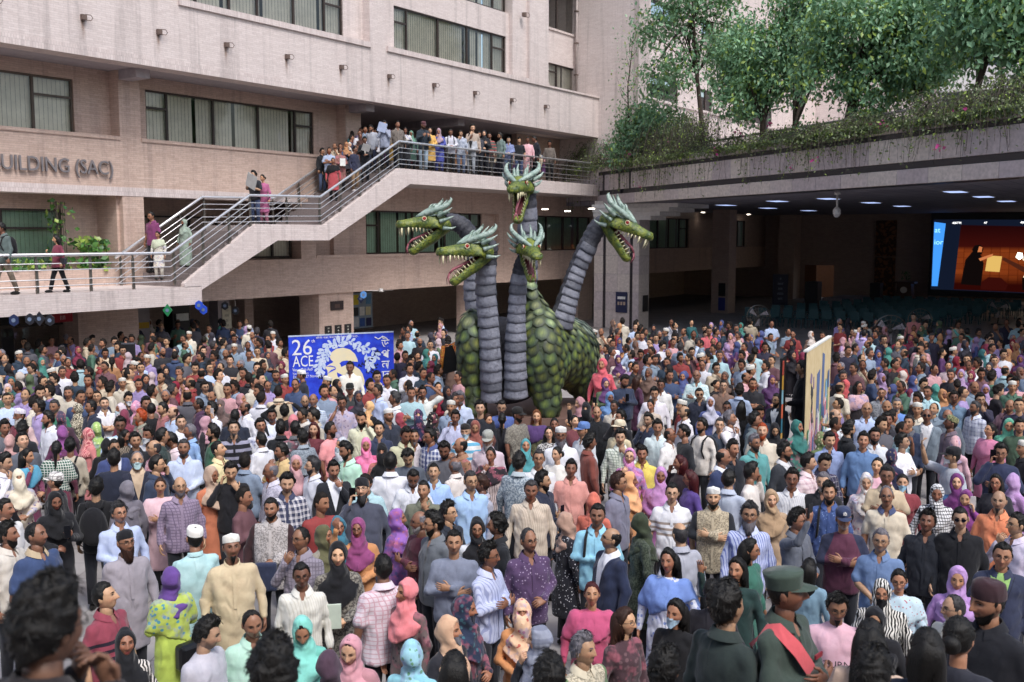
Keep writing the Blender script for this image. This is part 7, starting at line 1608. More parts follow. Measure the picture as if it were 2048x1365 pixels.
E 1690 640 | m y-70 c:d4d4de hair:fluffy po:down,ear | man in white shirt with phone beside the brown niqab
E 1590 600 | m y-100 c:4a2a4a hair:thin | man in plum shirt turned away
E 705 845 | f y-100 top:dress c:c86a6a hij:d88a84/wave/b03a4a | woman in coral zigzag headscarf
E 770 795 | f y175 top:dress c:8ab04a hij:9abe58/floral/c8d88a | woman in lime green headscarf seen from behind
E 850 935 | f y170 top:abaya c:16161a hij:17171b | woman draped in black seen from behind
E 1000 860 | f y60 top:dress c:8a7a68 pat:wave c2:2a2624 hair:long mk:1c1c20 | long haired woman in black mask
E 1085 890 | m y10 c:22242a hair:fluffy | young man with thick fringe and serious face
E 1190 840 | m y-40 c:c8c8d0 hair:curly mk:dcdfe4 | curly haired man in white mask
E 1290 855 | m y110 c:2a3a38 hair:short | dark haired man turned away beside the curly hair
E 1235 950 | m y-85 c:b86a7a pat:check c2:d8b0b8 gl hair:bald hc:dgrey | balding man in glasses and red checked shirt
E 1390 880 | m y-100 c:d8c4cc hair:short po:phone,down hp:20 | man in pale pink shirt bent over his phone
E 1470 945 | m y-8 c:b4c2e0 hair:short hc:dgrey bd:dgrey/m po:front,front fat:1.08 | grey bearded man in light blue shirt looking straight ahead
E 1755 960 | m y70 c:d8c890 hair:short hp:-16 | man in pale yellow shirt looking up
E 450 955 | f y170 top:dress c:6a2440 hair:tied sh:2a5a4a/check/d8d8d0 | black haired woman in green checked shawl seen from behind
E 562 935 | m y172 top:tee c:b4a894 hair:fluffy | man in tan tee with black backpack seen from behind
E 910 945 | m y20 top:blazer c:2a3c74 pat:open c2:c8ccd8 hair:short | man in blue blazer behind the navy tee
F 40 770 | m y10 c:c8c8d0 pat:floral c2:8a8a98 gl hair:fluffy | young man in glasses and grey printed shirt beside the black blazer
F 130 690 | m y0 top:blazer c:1c1e26 pat:open c2:d0d8e8 hair:short bd:grey/s | man in black blazer with greying beard and glasses on his head
F 232 655 | m y175 top:tee c:17181c hair:fluffy po:head,head | person in black with both hands on the head seen from behind
F 200 790 | m y172 c:202228 hair:fluffy | man with round black haircut seen from behind
F 310 790 | m y-165 c:5a5c62 pat:floral c2:c8c8c8 hair:short | man in black and white leaf print shirt turned away
F 375 865 | m y-150 c:8c98a4 pat:speck c2:6a7684 hair:curly | curly haired man in grey blue mottled shirt
F 300 735 | f y165 top:dress c:c05a64 hij:cc6670 | woman in coral red headscarf seen from behind
F 380 680 | m y-80 top:blazer c:4a4c50 pat:open c2:c8c4bc hair:short bd:black/s | man in dark grey blazer in profile
F 472 690 | m y-90 c:b0a898 hair:short bd:orange/s | man with thin orange beard in profile
F 460 800 | f y-10 top:dress c:6a2030 hair:long hc:red po:phone,down | young woman with dark red hair holding a phone
F 590 800 | m y80 top:tee c:e08084 sl hair:short bd:black/m | bearded man in salmon pink tee in profile
F 690 585 | m y0 c:b4a4b8 pat:floral c2:8a7890 sl gl hair:fluffy po:ear,down | man in sunglasses and lilac printed shirt on the phone
F 848 705 | m y-15 c:d4d4b4 bd:black/l hair:short po:down,ear hp:16 | bearded man in pale lemon shirt scratching his head
F 900 620 | f y-70 top:dress c:1e1e24 hij:dca45c mk:d8d8d8 | woman in amber hijab and white mask
F 978 490 | m y-70 c:b0c0e4 sl hair:short | man in light blue shirt with a phone in his pocket
F 1112 555 | m y-100 c:dcdce0 hair:short hc:dgrey | dark haired man in white shirt turned aside below the blue banner
F 1062 690 | m y30 c:2a3040 cap:topi/dcd8d4 bd:black/s | young man in low white cap behind the crimson scarf
F 1160 715 | f y70 top:dress c:8a1c38 hij:a01c3a | woman in crimson headscarf in profile
F 985 800 | m y0 c:2a3450 hair:fluffy bd:black/s | long faced young man in dark denim shirt
F 880 925 | f y0 top:dress c:c02a70 hij:e05a98 | woman in bright pink hijab
F 735 965 | m y-60 top:polo c:b0dcc4 sl hair:fluffy bd:black/m hp:10 | bearded man in mint polo looking down
F 688 925 | f y-60 top:dress c:b05060 pat:floral c2:d8b0b0 hij:b4b8c0 mk:c4d8e4 | woman in grey scarf and mask before the salmon tee
F 1012 975 | f y-5 top:dress c:b85a48 pat:floral c2:d89a7a niq:17171b | woman in black niqab with red patterned sleeves
F 1190 835 | m y20 c:b8b894 hair:short hp:18 | man looking down behind the goateed man
F 1265 860 | m y5 c:d8cfd4 hair:short bd:grey/g | goateed man in off white shirt
F 1402 855 | m y-60 c:3a4a84 pat:plaid c2:d0d4e0 gl hair:fluffy | man in glasses and blue plaid shirt
F 1300 690 | f y0 top:dress c:1e2040 niq:20244a/floral/8a5a8a | woman in navy flowered niqab
F 1408 715 | f y-120 top:dress c:1c1c20 hij:1b1b20/floral/b8a890 | woman in black flower trimmed headscarf turned away
F 1335 505 | m y0 c:d0d4d0 sl gl hair:fluffy bd:black/s po:ear,head | man in glasses with one hand on his head and a phone
F 1218 1005 | m y0 top:tee c:4e5664 sl hair:curly hp:28 | curly haired young man looking down at his chest
F 1510 955 | m y-10 top:tee c:54545c sl hair:fluffy bd:black/m hp:16 fat:1.12 | bearded young man in dark grey tee looking down
F 1640 930 | m y-85 c:9a6a48 pat:floral c2:6a4a34 hair:bald hc:black po:chin,down | balding man in brown print with hand on his face
F 1680 810 | m y-10 top:tee c:d4d4d4 pat:hstripe c2:3a9ac0 cap:kufi/2a2624 mk:a8c8d8 | man in dark skullcap with mask on his chin
F 1752 775 | f y0 top:dress c:6a3028 hij:8a4030 hp:14 | woman in rust brown hijab with lowered head
F 1592 705 | m y0 c:b0b4d4 hair:short po:ear,down fat:1.1 | man in pale lavender shirt on the phone
F 1855 875 | m y-10 c:c8b4c0 cap:base/9a9c94 bd:white/l | white bearded man in grey flat cap
F 1852 725 | f y40 top:dress c:6a3a34 hair:long hc:brown | smiling brown haired woman beside the dragon's leg
F 1795 630 | m y0 top:tee c:20242e hair:short | man in dark tee in front of the dragon's chest
F 1962 615 | m y0 top:tee c:34509a sl gl hair:short hp:14 | man in blue tee and glasses under the dragon's belly
F 1968 720 | f y178 top:dress c:22222a hair:tied | woman with a long black braid seen from behind
F 1630 545 | m y-5 c:b8c4dc pat:vstripe c2:98a8cc hair:short hc:grey bd:white/s hp:8 | grey haired man in striped shirt beside the dragon's foreleg
F 210 975 | m y-80 c:c8a868 hair:short po:chin,down fat:1.1 | man in mustard shirt covering his mouth
F 45 885 | m y-140 c:d4d4dc hair:short | dark haired man in white shirt turned away behind the beige profile
F 395 575 | m y0 c:c8b4c4 hair:bald hc:black bd:black/m gl | bald bearded man in glasses behind the raised arms
F 460 565 | m y-20 c:c0ccdc pat:check c2:8aa0c0 hair:bald hc:dgrey bd:grey/s | grey man in blue checked shirt beside the bald beard
F 755 480 | m y0 c:3a3e40 cap:base/20201f bd:black/s | man in black cap and dark shirt below the banner
G 42 680 | m y60 top:tee c:8a8478 pat:speck c2:6a655c sl cap:base/22201f bd:black/m | bearded man in dark cap and mottled grey tee
G 195 695 | f y0 top:dress c:4a4a34 pat:speck c2:6a6a4a hair:long hc:blonde sh:4a2a6a | woman with long light brown hair and printed olive top
G 342 760 | f y0 top:dress c:2a262a hair:tied | dark haired woman half hidden below the plinth
G 110 935 | f y5 top:dress c:2a7a84 hij:32929a | woman in plain teal hijab
G 298 835 | f y0 top:dress c:2a262e pat:speck c2:c8c4c0 hair:long gl | woman in green rimmed glasses
G 390 845 | m y0 c:d8dae2 cap:topi/e0deda bd:grey/l gl fat:1.1 | grey bearded man in white cap, glasses and white shirt
G 500 735 | f y30 top:dress c:6a2a34 hair:tied | woman with tied black hair in maroon behind the blue cap
G 572 805 | m y-60 c:c8ccd4 cap:base/3a6ab0 | man in blue denim cap in profile
G 212 1035 | m y0 c:d4d6dc gl hair:short hc:dgrey | grey haired man in glasses and white shirt left of the coral polo
G 362 1000 | f y-40 top:dress c:d8d4cc hair:tied fat:1.15 | short haired woman in white dress
G 55 1065 | m y165 c:a8b4bc pat:speck c2:6a7a8a hair:fluffy | man with thick wavy hair seen from behind in patterned collar
G 612 905 | m y112 c:7a3020 hair:curly fat:1.06 | curly haired man in rust brown shirt turned away
G 682 665 | m y0 top:vest c:1e2026 pat:vest c2:2a2c34 hair:bald hc:black fat:1.15 | balding man in black padded vest
G 780 545 | f y20 top:dress c:3a6aa0 hij:4a7cb4 | woman in cornflower blue hijab
G 818 615 | m y-30 c:d0c8b8 hair:short | man in cream shirt behind the padded vest
G 872 705 | m y-60 c:24242a hair:fluffy bd:black/m po:ear,down | bearded man in black jacket talking on the phone
G 890 405 | m y30 top:tee c:25324c hair:fluffy bd:black/m po:phone,cross hp:20 fat:1.12 | tall bearded man in navy sweater typing on a phone
G 1002 405 | f y120 top:dress c:4a2040 hair:long hc:brown | woman with long wavy hair and plum top turned away
G 1140 510 | m y0 c:d4cfd8 gl hair:fluffy po:down,down fat:1.12 | young man in glasses and pale lilac shirt beside the long haired women
G 1192 445 | m y-10 c:d8d6d4 gl hair:fluffy | young man in glasses and white shirt with a shoulder bag
G 1115 605 | f y-20 top:dress c:b8a898 hair:tied po:chin,down | woman covering her face with her hand
G 1165 780 | m y0 c:c8d8dc hair:short bd:dgrey/mo | moustached man in pale aqua shirt
G 1095 720 | m y-30 c:26304a hair:short po:chin,down | man in navy top leaning behind the moustached man
G 868 860 | m y0 c:d0d8cc pat:check c2:8a9a8c hair:curly bd:black/s po:down,chin | curly haired young man in white and green checked shirt
G 858 785 | m y-50 c:c8b890 cap:base/cfc0a0 | man in beige cap behind the checked shirt
G 1262 845 | m y80 top:polo c:dcd8d8 gl hair:bald hc:black | bald man in glasses and white polo in profile
G 1382 825 | m y-88 top:tee c:26282e hair:fluffy bd:black/s | young man in profile facing the bald white polo
G 1520 770 | m y-55 top:tee c:d4ccc4 hair:fluffy bd:black/m fat:1.06 | bearded man in cream sweater with dark shoulder straps
G 1382 665 | m y-80 c:d8d4dc hair:bald hc:black bd:black/s | balding man in white shirt behind the cream sweater
G 1500 515 | m y5 top:polo c:22283a sun hair:short | man in sunglasses and dark navy polo
G 1590 585 | f y0 top:dress c:3a4a8a hij:b4b4c8 | woman in pale grey lilac hijab
G 1720 625 | m y0 c:d0c8cc gl hair:short po:down,chin | man in glasses behind the grey haired profile
G 1748 715 | m y80 c:d8d4dc hair:short hc:grey bd:grey/s po:chin,down | grey haired man in white shirt stroking his chin
G 1660 765 | m y0 c:3a4456 gl hair:short hc:dgrey | man in glasses peering past the cream sweater
G 1832 620 | f y176 top:abaya c:1c1c20 hair:long | woman with black hair and black dress seen from behind
G 1942 725 | m y88 c:5a6a72 hair:curly | curly haired man in slate green shirt in profile
G 2002 815 | m y0 c:d0c4b0 hair:short hc:orange bd:orange/m | man with orange hair and full orange beard
G 1940 905 | m y40 c:4a9a9a gl hair:short hc:grey bd:dgrey/m | grey haired bearded man in teal shirt
G 1762 955 | m y40 top:polo c:20242e hair:fluffy | young man in black polo behind the royal blue suit
H 72 565 | m y-40 top:jacket c:1e2636 pat:open c2:d4d8dc gl bd:black/m hair:short | bearded man in sunglasses and black denim jacket
H 232 780 | f y60 top:dress c:3a7a70 pat:floral c2:a04a7a hij:1f6e68 | woman in emerald hijab with flowered shawl
H 52 795 | f y10 top:abaya c:1b1b20 hij:1c1c22 hp:20 | woman in black hijab looking down below the denim jacket
H 130 975 | m y80 top:blazer c:30343c pat:open c2:c8c8cc hair:fluffy bd:black/m gl | bearded man in charcoal blazer and glasses in profile
H 620 445 | f y-50 top:dress c:1e1c20 hij:c01c24 | woman in bright red hijab beside the painted cloth
H 725 460 | f y40 top:dress c:2a2428 hair:long gl sh:c89aa0/floral/a87a84 hp:-8 | woman with long wavy hair and pink shawl
H 790 640 | m y0 c:a8bce4 gl hair:bald hc:black | bald man in glasses and light blue shirt
H 908 510 | m y0 c:70747c pat:speck c2:9a9ea4 gl hair:buzz bd:black/g | close cropped man in grey woven shirt
H 545 695 | m y70 c:cfd8e0 hair:bald hc:dgrey hp:-16 | bald man in profile looking up near the painted cloth
H 640 800 | m y120 c:1a1c22 hair:curly bd:black/m gl | shaggy haired bearded man in black turned away
H 490 885 | m y20 c:8094c4 hair:fluffy | round faced young man in blue shirt
H 420 880 | f y60 top:dress c:5a6a3a hij:6a8048/floral/c8c890 | woman in green flowered scarf behind the blue shirt
H 760 895 | m y0 top:jacket c:4a74a8 hair:short | man in washed denim jacket
H 850 850 | m y10 c:c8ccd4 gl bd:black/m hair:fluffy | bearded man in glasses beside the denim jacket
H 955 725 | m y10 c:2a2a34 hair:fluffy skin:7a4e38 | dark faced man between two thick heads of hair
H 1032 600 | m y0 top:tee c:3a78c8 gl hair:short hc:grey bd:grey/g | grey goateed man in bright blue tee
H 1272 690 | m y0 top:blazer c:6f7e8c pat:open c2:cfcfd4 sun hair:bald hc:black | man in sunglasses and grey blue suit
H 1130 745 | m y-20 top:blazer c:22304e pat:open c2:5a5a62 hair:fluffy hc:dgrey | man with greying hair in navy blazer
H 1075 900 | m y80 top:tee c:dcdce4 hair:fluffy po:cross,cross | young man in white printed tee in profile
H 985 1010 | f y165 top:dress c:2a2c50 hij:22264a/floral/7a6a58 | woman in navy patterned headscarf seen from behind
H 1440 690 | m y0 c:5a6470 hair:bald hc:black mk:a8c4d0 | balding man with pale mask under his chin
H 1460 750 | m y-80 c:6a5a68 cap:kufi/4a5034/speck/8a8a5a gl bd:black/s | man in olive embroidered cap in profile
H 1660 625 | m y-60 c:c8ccdc pat:plaid c2:8a90b0 hair:short hc:dgrey bd:dgrey/m | bearded man in white and grey plaid shirt
H 1772 805 | f y-50 top:dress c:c05a86 hair:tied gl sh:cc6a96 | woman in rose pink shawl with tied hair
H 1922 765 | f y5 top:dress c:3a9a7a hij:4aa888 gl | smiling woman in sea green hijab and glasses
H 1935 610 | m y-10 c:6a4a5a gl hair:bald hc:black bd:black/s po:ear,down | bald man in glasses holding a phone to his ear
H 2012 775 | m y10 top:tee c:3a5440 hair:fluffy bd:black/s | young bearded man in dark green tee
H 1500 915 | f y165 top:dress c:c89aa8 hij:cc9aa0/floral/b07080 | woman in pink brown flowered headscarf seen from behind
H 1860 985 | m y0 top:hoodie c:222c4e gl hair:fluffy po:ear,cross | young man in glasses and navy hoodie on the phone
H 1490 545 | m y0 c:5a7a98 gl hair:fluffy bd:black/s fat:1.06 | young man in glasses and slate blue shirt
'''
STAIR = '''
S 5 457 | m y-80 c:5a6a68 leg:8a7a66 st:.22 hair:fluffy | man with backpack in grey green shirt walking at the end of the walkway
S 114 479 | f y-85 top:shirt c:7a1c3c leg:1c1c22 st:.22 hair:long po:phone,down | woman in maroon top with long hair walking along the walkway
S 304 433 | m y-60 top:polo c:7a2462 sl gl hair:short leg:23252e | man in magenta polo and glasses coming down the stairs
S 316 470 | f y-30 top:dress c:d4d0c0 pat:floral c2:b88a8a hair:tied sh:a8b890/check/d8d8c8 leg:d4cfc0 | woman in white dress with green checked shawl at the foot of the stairs
S 369 446 | f y-60 top:abaya c:8a9c8c hij:92a494 mk:1c1c20 | woman in sage green hijab and robe descending the stairs
S 509 350 | m y-50 top:tee c:2a2c34 sl hair:fluffy po:chin,phone leg:3a4a70 | man in black tee and jeans holding a large white sheet
S 526 357 | f y-40 top:dress c:b04a80 hair:tied leg:b86a88 | woman in pink dress on the middle landing
S 644 304 | m y55 top:jacket c:202126 pat:open c2:2c2c30 hair:fluffy gl po:down,point leg:4a5e84 | man in black jacket and jeans pointing up from the stairs
S 666 322 | f y0 top:dress c:a81428 hair:tied sh:16161a leg:1a1a1e | woman in black shawl and red skirt on the stairs
S 681 302 | f y30 top:dress c:8a5a50 pat:floral c2:5a2a30 hair:tied hp:-16 po:front,front | woman in rust patterned dress holding papers on the stairs
S 709 300 | m y60 top:tee c:262a44 hair:short leg:8a6a46 shoe:d8d4d0 | man in navy sweater and khaki trousers on the stairs
S 721 272 | f y0 top:dress c:6a3a24 hij:4a2c24 | woman in brown headscarf behind the black jacket on the stairs
S 729 281 | m y10 top:jacket c:16181e pat:open c2:c8c4b8 gl hair:fluffy po:phone,front hp:14 leg:1c2028 | man in glasses and black jacket reading a sheet on the stairs
S 744 257 | m y-40 top:hoodie c:a4a8b4 hair:fluffy bd:black/m hp:22 leg:2a3450 | tall bearded man in pale grey hoodie at the top of the stairs
S 769 250 | m y-20 c:8a92a8 hair:fluffy po:chin,chin | man hiding his face behind blue papers on the platform
S 780 266 | f y-20 top:dress c:c89a20 hij:4a1c38 po:phone,front leg:d4cfc8 | woman in maroon hijab and mustard dress on the platform
S 795 250 | m y20 c:7a7068 pat:speck c2:5a524c hair:short | short haired man in brown speckled shirt on the platform
S 811 262 | f y-5 top:dress c:26262c hair:long po:ear,down sh:c8c4c0/floral/2a2a2e | woman in black and white with hand over her face on the platform
S 823 268 | f y-10 top:dress c:3a5a50 hij:5a8a74 | woman in green hijab on the platform
S 846 251 | m y30 top:jacket c:24303c cap:base/5a2c34 bd:black/m po:phone,phone hp:14 leg:9ab4c8 | man in maroon cap filming with his phone on the platform
S 860 262 | f y0 top:dress c:d09c1c hair:long po:phone,front leg:1c1c20 | long haired woman in yellow dress on the platform
S 878 264 | f y-10 top:dress c:2a3aa0 hij:a88a98 po:chin,front leg:2a3a8a | woman in mauve hijab and royal blue dress on the platform
S 901 265 | m y10 top:shirt c:c4c4d0 hair:short hp:18 po:front,front leg:202228 | man in pale shirt with backpack straps leaning on the railing
S 922 268 | m y-10 c:b4bccc pat:speck c2:8a94a8 hair:fluffy po:chin,down leg:5a6c8c | man in white mottled shirt with hand at his mouth on the platform
S 945 257 | m y10 top:tee c:a89484 hair:fluffy po:chin,down | tallest man in beige on the platform with hand to his mouth
S 942 273 | m y-10 top:jacket c:a4a8b0 pat:open c2:16161a hair:fluffy hp:16 po:front,front leg:a8b0ba | man in pale overshirt and black tee leaning over the railing
S 957 270 | m y40 c:3a3c48 hair:short | man in dark top peering between others on the platform
S 968 268 | f y0 top:hoodie c:1c1e26 hij:1c1e26 po:front,phone leg:1c1e26 | person in black hood with folded sheet on the platform
S 979 273 | m y0 top:tee c:4a5a54 pat:hstripe c2:9a3a34 hair:short bd:black/s leg:1e2026 | man in green, ochre and red colour block top on the platform
S 1001 273 | m y-70 c:6a807c hair:fluffy bd:black/m leg:1e2430 | bearded man in grey green shirt in profile on the platform
S 1017 281 | m y0 c:7a88b4 pat:check c2:5a68a0 hair:short po:front,front leg:6a84a8 | boy in blue checked shirt at the platform railing
S 1038 282 | m y10 top:tee c:1c1e24 sl hair:fluffy hp:10 leg:3a4c74 | man in black tee at the platform railing
S 1055 281 | m y0 top:kurta c:d8a0a8 hair:short leg:c8a0a8 | man in pink kurta on the platform
S 1071 279 | m y-80 c:1c202a hair:short hp:20 leg:1c1e26 | man in black shirt bending aside on the platform
S 1099 288 | m y0 top:tee c:6a6058 hair:fluffy hp:14 leg:1c1c20 | young man in brown tee beside the bougainvillea
'''
# people further back (joined into one mass below)
REST = '''
E 440 400 m|E 600 390 m|E 705 410 m|E 820 430 m|E 880 470 m|E 980 430 m|E 1040 360 m|E 1130 310 m|E 1330 330 f|E 1210 380 f|E 1160 400 f|E 1290 390 m|E 1110 440 m|E 1440 400 m|E 1560 310 m|E 1680 310 m|E 1720 215 m|E 1490 240 m|E 1610 220 m|E 1840 250 m|E 1990 200 m|E 1930 280 m|E 1750 370 m|E 1760 310 m|E 1530 430 m|E 1640 460 m|E 1950 350 m|E 1880 460 m|E 2030 430 m|E 1930 560 f|E 1500 530 m|E 1380 490 m|E 1330 530 m|E 550 510 m|E 640 540 m|E 720 510 m|E 780 540 m|E 320 500 m|E 390 500 m|E 200 530 m|E 150 460 m|E 60 560 m|E 60 480 f|E 90 420 f|E 240 400 f|E 500 340 m|E 350 420 m|E 400 460 m|E 160 380 f|E 280 590 m|E 1220 500 m|E 1700 540 m|E 1820 480 m
F 100 130 m|F 190 110 m|F 240 190 m|F 90 210 f|F 60 290 m|F 210 290 f|F 30 360 m|F 40 400 m|F 160 370 m|F 230 400 m|F 320 440 m|F 90 450 m|F 180 500 m|F 20 500 m|F 40 550 m|F 545 500 m|F 620 500 m|F 570 420 m|F 650 440 f|F 915 450 m|F 970 380 m|F 1050 410 m|F 1100 360 m|F 1130 220 m|F 1190 210 m|F 1240 240 m|F 1300 300 m|F 1290 210 f|F 1360 190 f|F 1230 320 m|F 1335 350 m|F 1460 330 m|F 1430 230 f|F 1390 130 f|F 1215 50 m|F 1290 40 m|F 1310 95 m|F 1400 50 f|F 1500 30 m|F 1460 100 f|F 1540 90 m|F 1210 450 m|F 1240 510 m|F 1620 380 m|F 1600 560 m|F 1560 620 m|F 820 540 f|F 1150 130 m
G 660 30 m|G 715 20 m|G 780 90 m|G 845 20 m|G 860 95 f|G 930 90 m|G 990 120 f|G 1000 50 m|G 1060 20 m|G 1180 40 m|G 1230 20 m|G 690 150 m|G 755 160 m|G 710 290 f|G 745 430 f|G 850 240 f|G 950 200 m|G 950 290 f|G 1030 200 m|G 1085 250 m|G 1095 350 f|G 1165 230 f|G 1195 130 m|G 1255 190 m|G 1260 320 f|G 1350 230 m|G 1345 140 m|G 1410 230 f|G 1440 180 m|G 1380 370 f|G 1490 100 m|G 1510 230 m|G 1450 40 m|G 1380 20 m|G 1610 100 m|G 1650 130 m|G 1690 20 m|G 1750 60 f|G 1810 50 m|G 1660 210 m|G 1630 440 f|G 1800 130 f|G 1860 140 m|G 1910 70 f|G 1960 110 f|G 1940 180 m|G 1990 40 f|G 2020 140 m|G 1910 330 m|G 1910 240 m|G 1820 490 m|G 550 590 f|G 1720 150 f
H 20 60 m|H 160 20 m|H 200 40 m|H 195 210 f|H 200 110 f|H 345 40 f|H 440 50 m|H 280 220 f|H 30 250 m|H 545 230 m|H 635 130 f|H 690 310 m|H 755 240 m|H 815 190 m|H 880 200 f|H 930 80 m|H 1010 280 m|H 910 390 f|H 1075 370 f|H 1095 190 m|H 1050 70 f|H 1140 70 f|H 1180 95 f|H 1230 90 m|H 1205 165 m|H 1310 65 m|H 1395 185 f|H 1320 330 f|H 1225 310 m|H 1440 290 f|H 1450 30 f|H 1485 165 f|H 1580 120 f|H 1665 90 f|H 1755 70 m|H 1750 150 f|H 1860 110 f|H 1985 140 f|H 1960 110 f|H 1880 200 m|H 1920 190 f|H 1545 360 f|H 1630 370 f|H 1680 270 m|H 1770 300 f|H 1505 250 f|H 1790 380 m|H 1895 330 m|H 1945 410 m|H 2020 340 f|H 2020 240 f|H 1155 410 f|H 1070 460 m|H 1340 480 f|H 1280 500 m|H 1200 560 m|H 1195 640 m|H 1740 480 f|H 1830 490 m|H 1650 460 m|H 950 620 m|H 1700 560 m|H 2010 610 m|H 1805 230 f|H 570 470 m|H 560 600 m|H 530 760 m|H 1240 440 m|H 1000 480 f|H 1820 250 f|H 1400 520 f|H 990 700 m|H 1060 800 m|H 900 760 m
'''
def parse(line):
    a, look, label = [t.strip() for t in line.split('|')]; T_, x, y = a.split(); ox, oy, sc = TILES[T_]; sp = {}; tok = look.split(); sp['k'] = tok[0]; yaw = 0.0
    for t in tok[1:]:
        if t.startswith('y') and t[1:].lstrip('-').replace('.', '').isdigit(): yaw = float(t[1:]); continue
        if t == 'gl': sp['gl'] = 1; continue
        if t == 'sun': sp['gl'] = 'sun'; continue
        if t == 'sl': sp['sleeve'] = 'short'; continue
        k, v = t.split(':', 1)
        key = {'hij': 'hijab', 'niq': 'niqab', 'dup': 'dupatta', 'bd': 'beard', 'mk': 'mask', 'po': 'pose', 'sh': 'shawl', 'st': 'stride'}.get(k, k)
        if key == 'pose': v = tuple(v.split(','))
        elif key in ('fat', 'hp', 'd', 'stride'): v = float(v)
        sp[key] = v
    return ox + float(x) / sc, oy + float(y) / sc, yaw, sp, label
def split_yaw(sp, yaw, seed):
    if abs(yaw) > 110: body = yaw * .97
    else: body = yaw * .72
    sp['hy'] = yaw - body; return body
rs = np.random.default_rng(77); PEOPLE = {}
lines = [l for l in DATA.strip().splitlines() if l.strip()]
for n_, l in enumerate(lines):
    px, py, yaw, sp, label = parse(l); d = sp.pop('d', None); fem = sp['k'] == 'f'; sc = (rs.normal(.925, .02) if fem else rs.normal(.985, .025)) * 1.02
    if d: d *= KS; p = at(px, py, d); fl = step_floor(d); sc = min(max((p[2] - fl) / 1.563, .9), 1.12); fl = p[2] - 1.563 * sc
    else:
        p = at_z(px, py, 1.563 * sc); fl = 0.0
        if p[1] < 7.2: fl = step_floor(p[1]); p = at_z(px, py, 1.563 * sc + fl); 
    if 'hp' not in sp: sp['hp'] = rs.normal(-3, 5)
    if sp.get('hair') in (None, 'short') and not fem: sp['hair'] = rs.choice(['short', 'short', 'fluffy'])
    body = split_yaw(sp, yaw, n_); hpx = 2000 * .24 / p[1]; lod = 0 if p[1] < 12.0 else 1
    ob, info = make_person(sp, (p[0], p[1], fl), R(body) - math.atan2(p[0], p[1]), sc, lod, 1000 + n_, label, 'onlookers crowding the courtyard'); PEOPLE[label] = (ob, info, sp)
# the people on walkway, stairs and platform
def frame_inv(p): dx, dy = p[0] - QX, p[1] - QY; return dx * UX + dy * UY, -(dx * UY - dy * UX)
for n_, l in enumerate([l for l in STAIR.strip().splitlines() if l.strip()]):
    px, py, yaw, sp, label = parse(l); fem = sp['k'] == 'f'; want = .95 if fem else 1.02; best = None
    for yl in np.arange(.33, 2.25 if px < 735 else 3.5, .05):
        # ray meets the vertical plane y=yl of the facade frame
        d = _fw * FPX + np.array([px - CX, 0, 0]) + _up * (CY - py); nx, ny = -UY, UX; t = (yl - ((0 - QX) * nx + (0 - QY) * ny)) / (d[0] * nx + d[1] * ny); P_ = np.array([0, 0, CAMZ]) + d * t; s, _ = frame_inv(P_); fl = stair_floor(s); sc = (P_[2] - fl) / 1.563; e = abs(sc - want) + .01 * yl
        if best is None or e < best[0]: best = (e, P_, fl, sc)
    _, P_, fl, sc = best
    if 'hp' not in sp: sp['hp'] = rs.normal(6, 4)
    body = split_yaw(sp, yaw, n_); ob, info = make_person(sp, (P_[0], P_[1], fl), R(body) - math.atan2(P_[0], P_[1]), sc, 1, 3000 + n_, label, 'people on the walkway, stairs and platform'); PEOPLE[label] = (ob, info, sp)
# special people --------------------------------------------------
def special(px, py, Y, yaw, sp, label, lod=0, floor=None, group=None, seed=5000):
    Y *= KS; p = at(px, py, Y); fl = step_floor(Y) if floor is None else floor; sc = (p[2] - fl) / 1.563; sc = min(max(sc, .9), 1.15); fl = p[2] - 1.563 * sc; body = split_yaw(sp, yaw, 0)
    ob, info = make_person(sp, (p[0], p[1], fl), R(body) - math.atan2(p[0], p[1]), sc, lod, seed, label, group or 'onlookers crowding the courtyard'); PEOPLE[label] = (ob, info, sp)
special(84, 1262, 2.15, 130, dict(k='m', top='jacket', c='2a2426', hair='curly', gl=1, pose=('chin', 'chin'), hp=2, skin='8a6048'), 'nearest man with tousled black hair and glasses, out of focus', seed=5001)
special(545, 1352, 3.0, 178, dict(k='m', top='jacket', c='1e1e24', hair='curly', hp=4), 'blurred round head of black hair at the lower edge', seed=5002)
special(1745, 1352, 3.9, 176, dict(k='m', top='jacket', c='1c1c22', hair='fluffy', hp=4), 'thinning dark head of hair below the pink hoodie', seed=5003)
special(1098, 1362, 4.3, 178, dict(k='m', top='jacket', c='26242a', hair='fluffy', hp=4), 'top of a dark haired head beside the ribbed hijab', seed=5004)
special(908, 1345, 4.9, 178, dict(k='f', top='dress', c='1c1c22', hair='long', hp=4), 'smooth black hair of a woman below the peach hijab', seed=5005)
special(1608, 738, 16.0, -100, dict(k='m', top='jacket', c='14161e', hair='short', leg='14161c', pose=('down', 'front'), hp=4), 'man dressed all in black standing beside the painted cloth', 1, 0.0, seed=5006)
special(700, 735, 20.4, -10, dict(k='m', c='e0dcd0', hair='short'), 'man in white shirt standing in front of the blue banner', 1, 0.0, seed=5007)
special(605, 752, 19.8, -100, dict(k='m', top='kurta', c='2a2e38', cap='topi/dcdad8', mask='b8dce4'), 'man in white cap and pale mask below the banner lettering', 1, 0.0, seed=5008)
special(1173, 818, 16.4, -10, dict(k='f', top='abaya', c='1a1a1f', niqab='1b1b20', pose=('wave', 'raise')), 'woman in black niqab waving and holding up a phone by the dragon leg', 1, 0.0, seed=5009)
special(1205, 730, 19.9, -20, dict(k='f', top='dress', c='c81c3c', hijab='d02a44'), 'woman in scarlet headscarf beside the dragon flank', 1, 0.0, seed=5010)
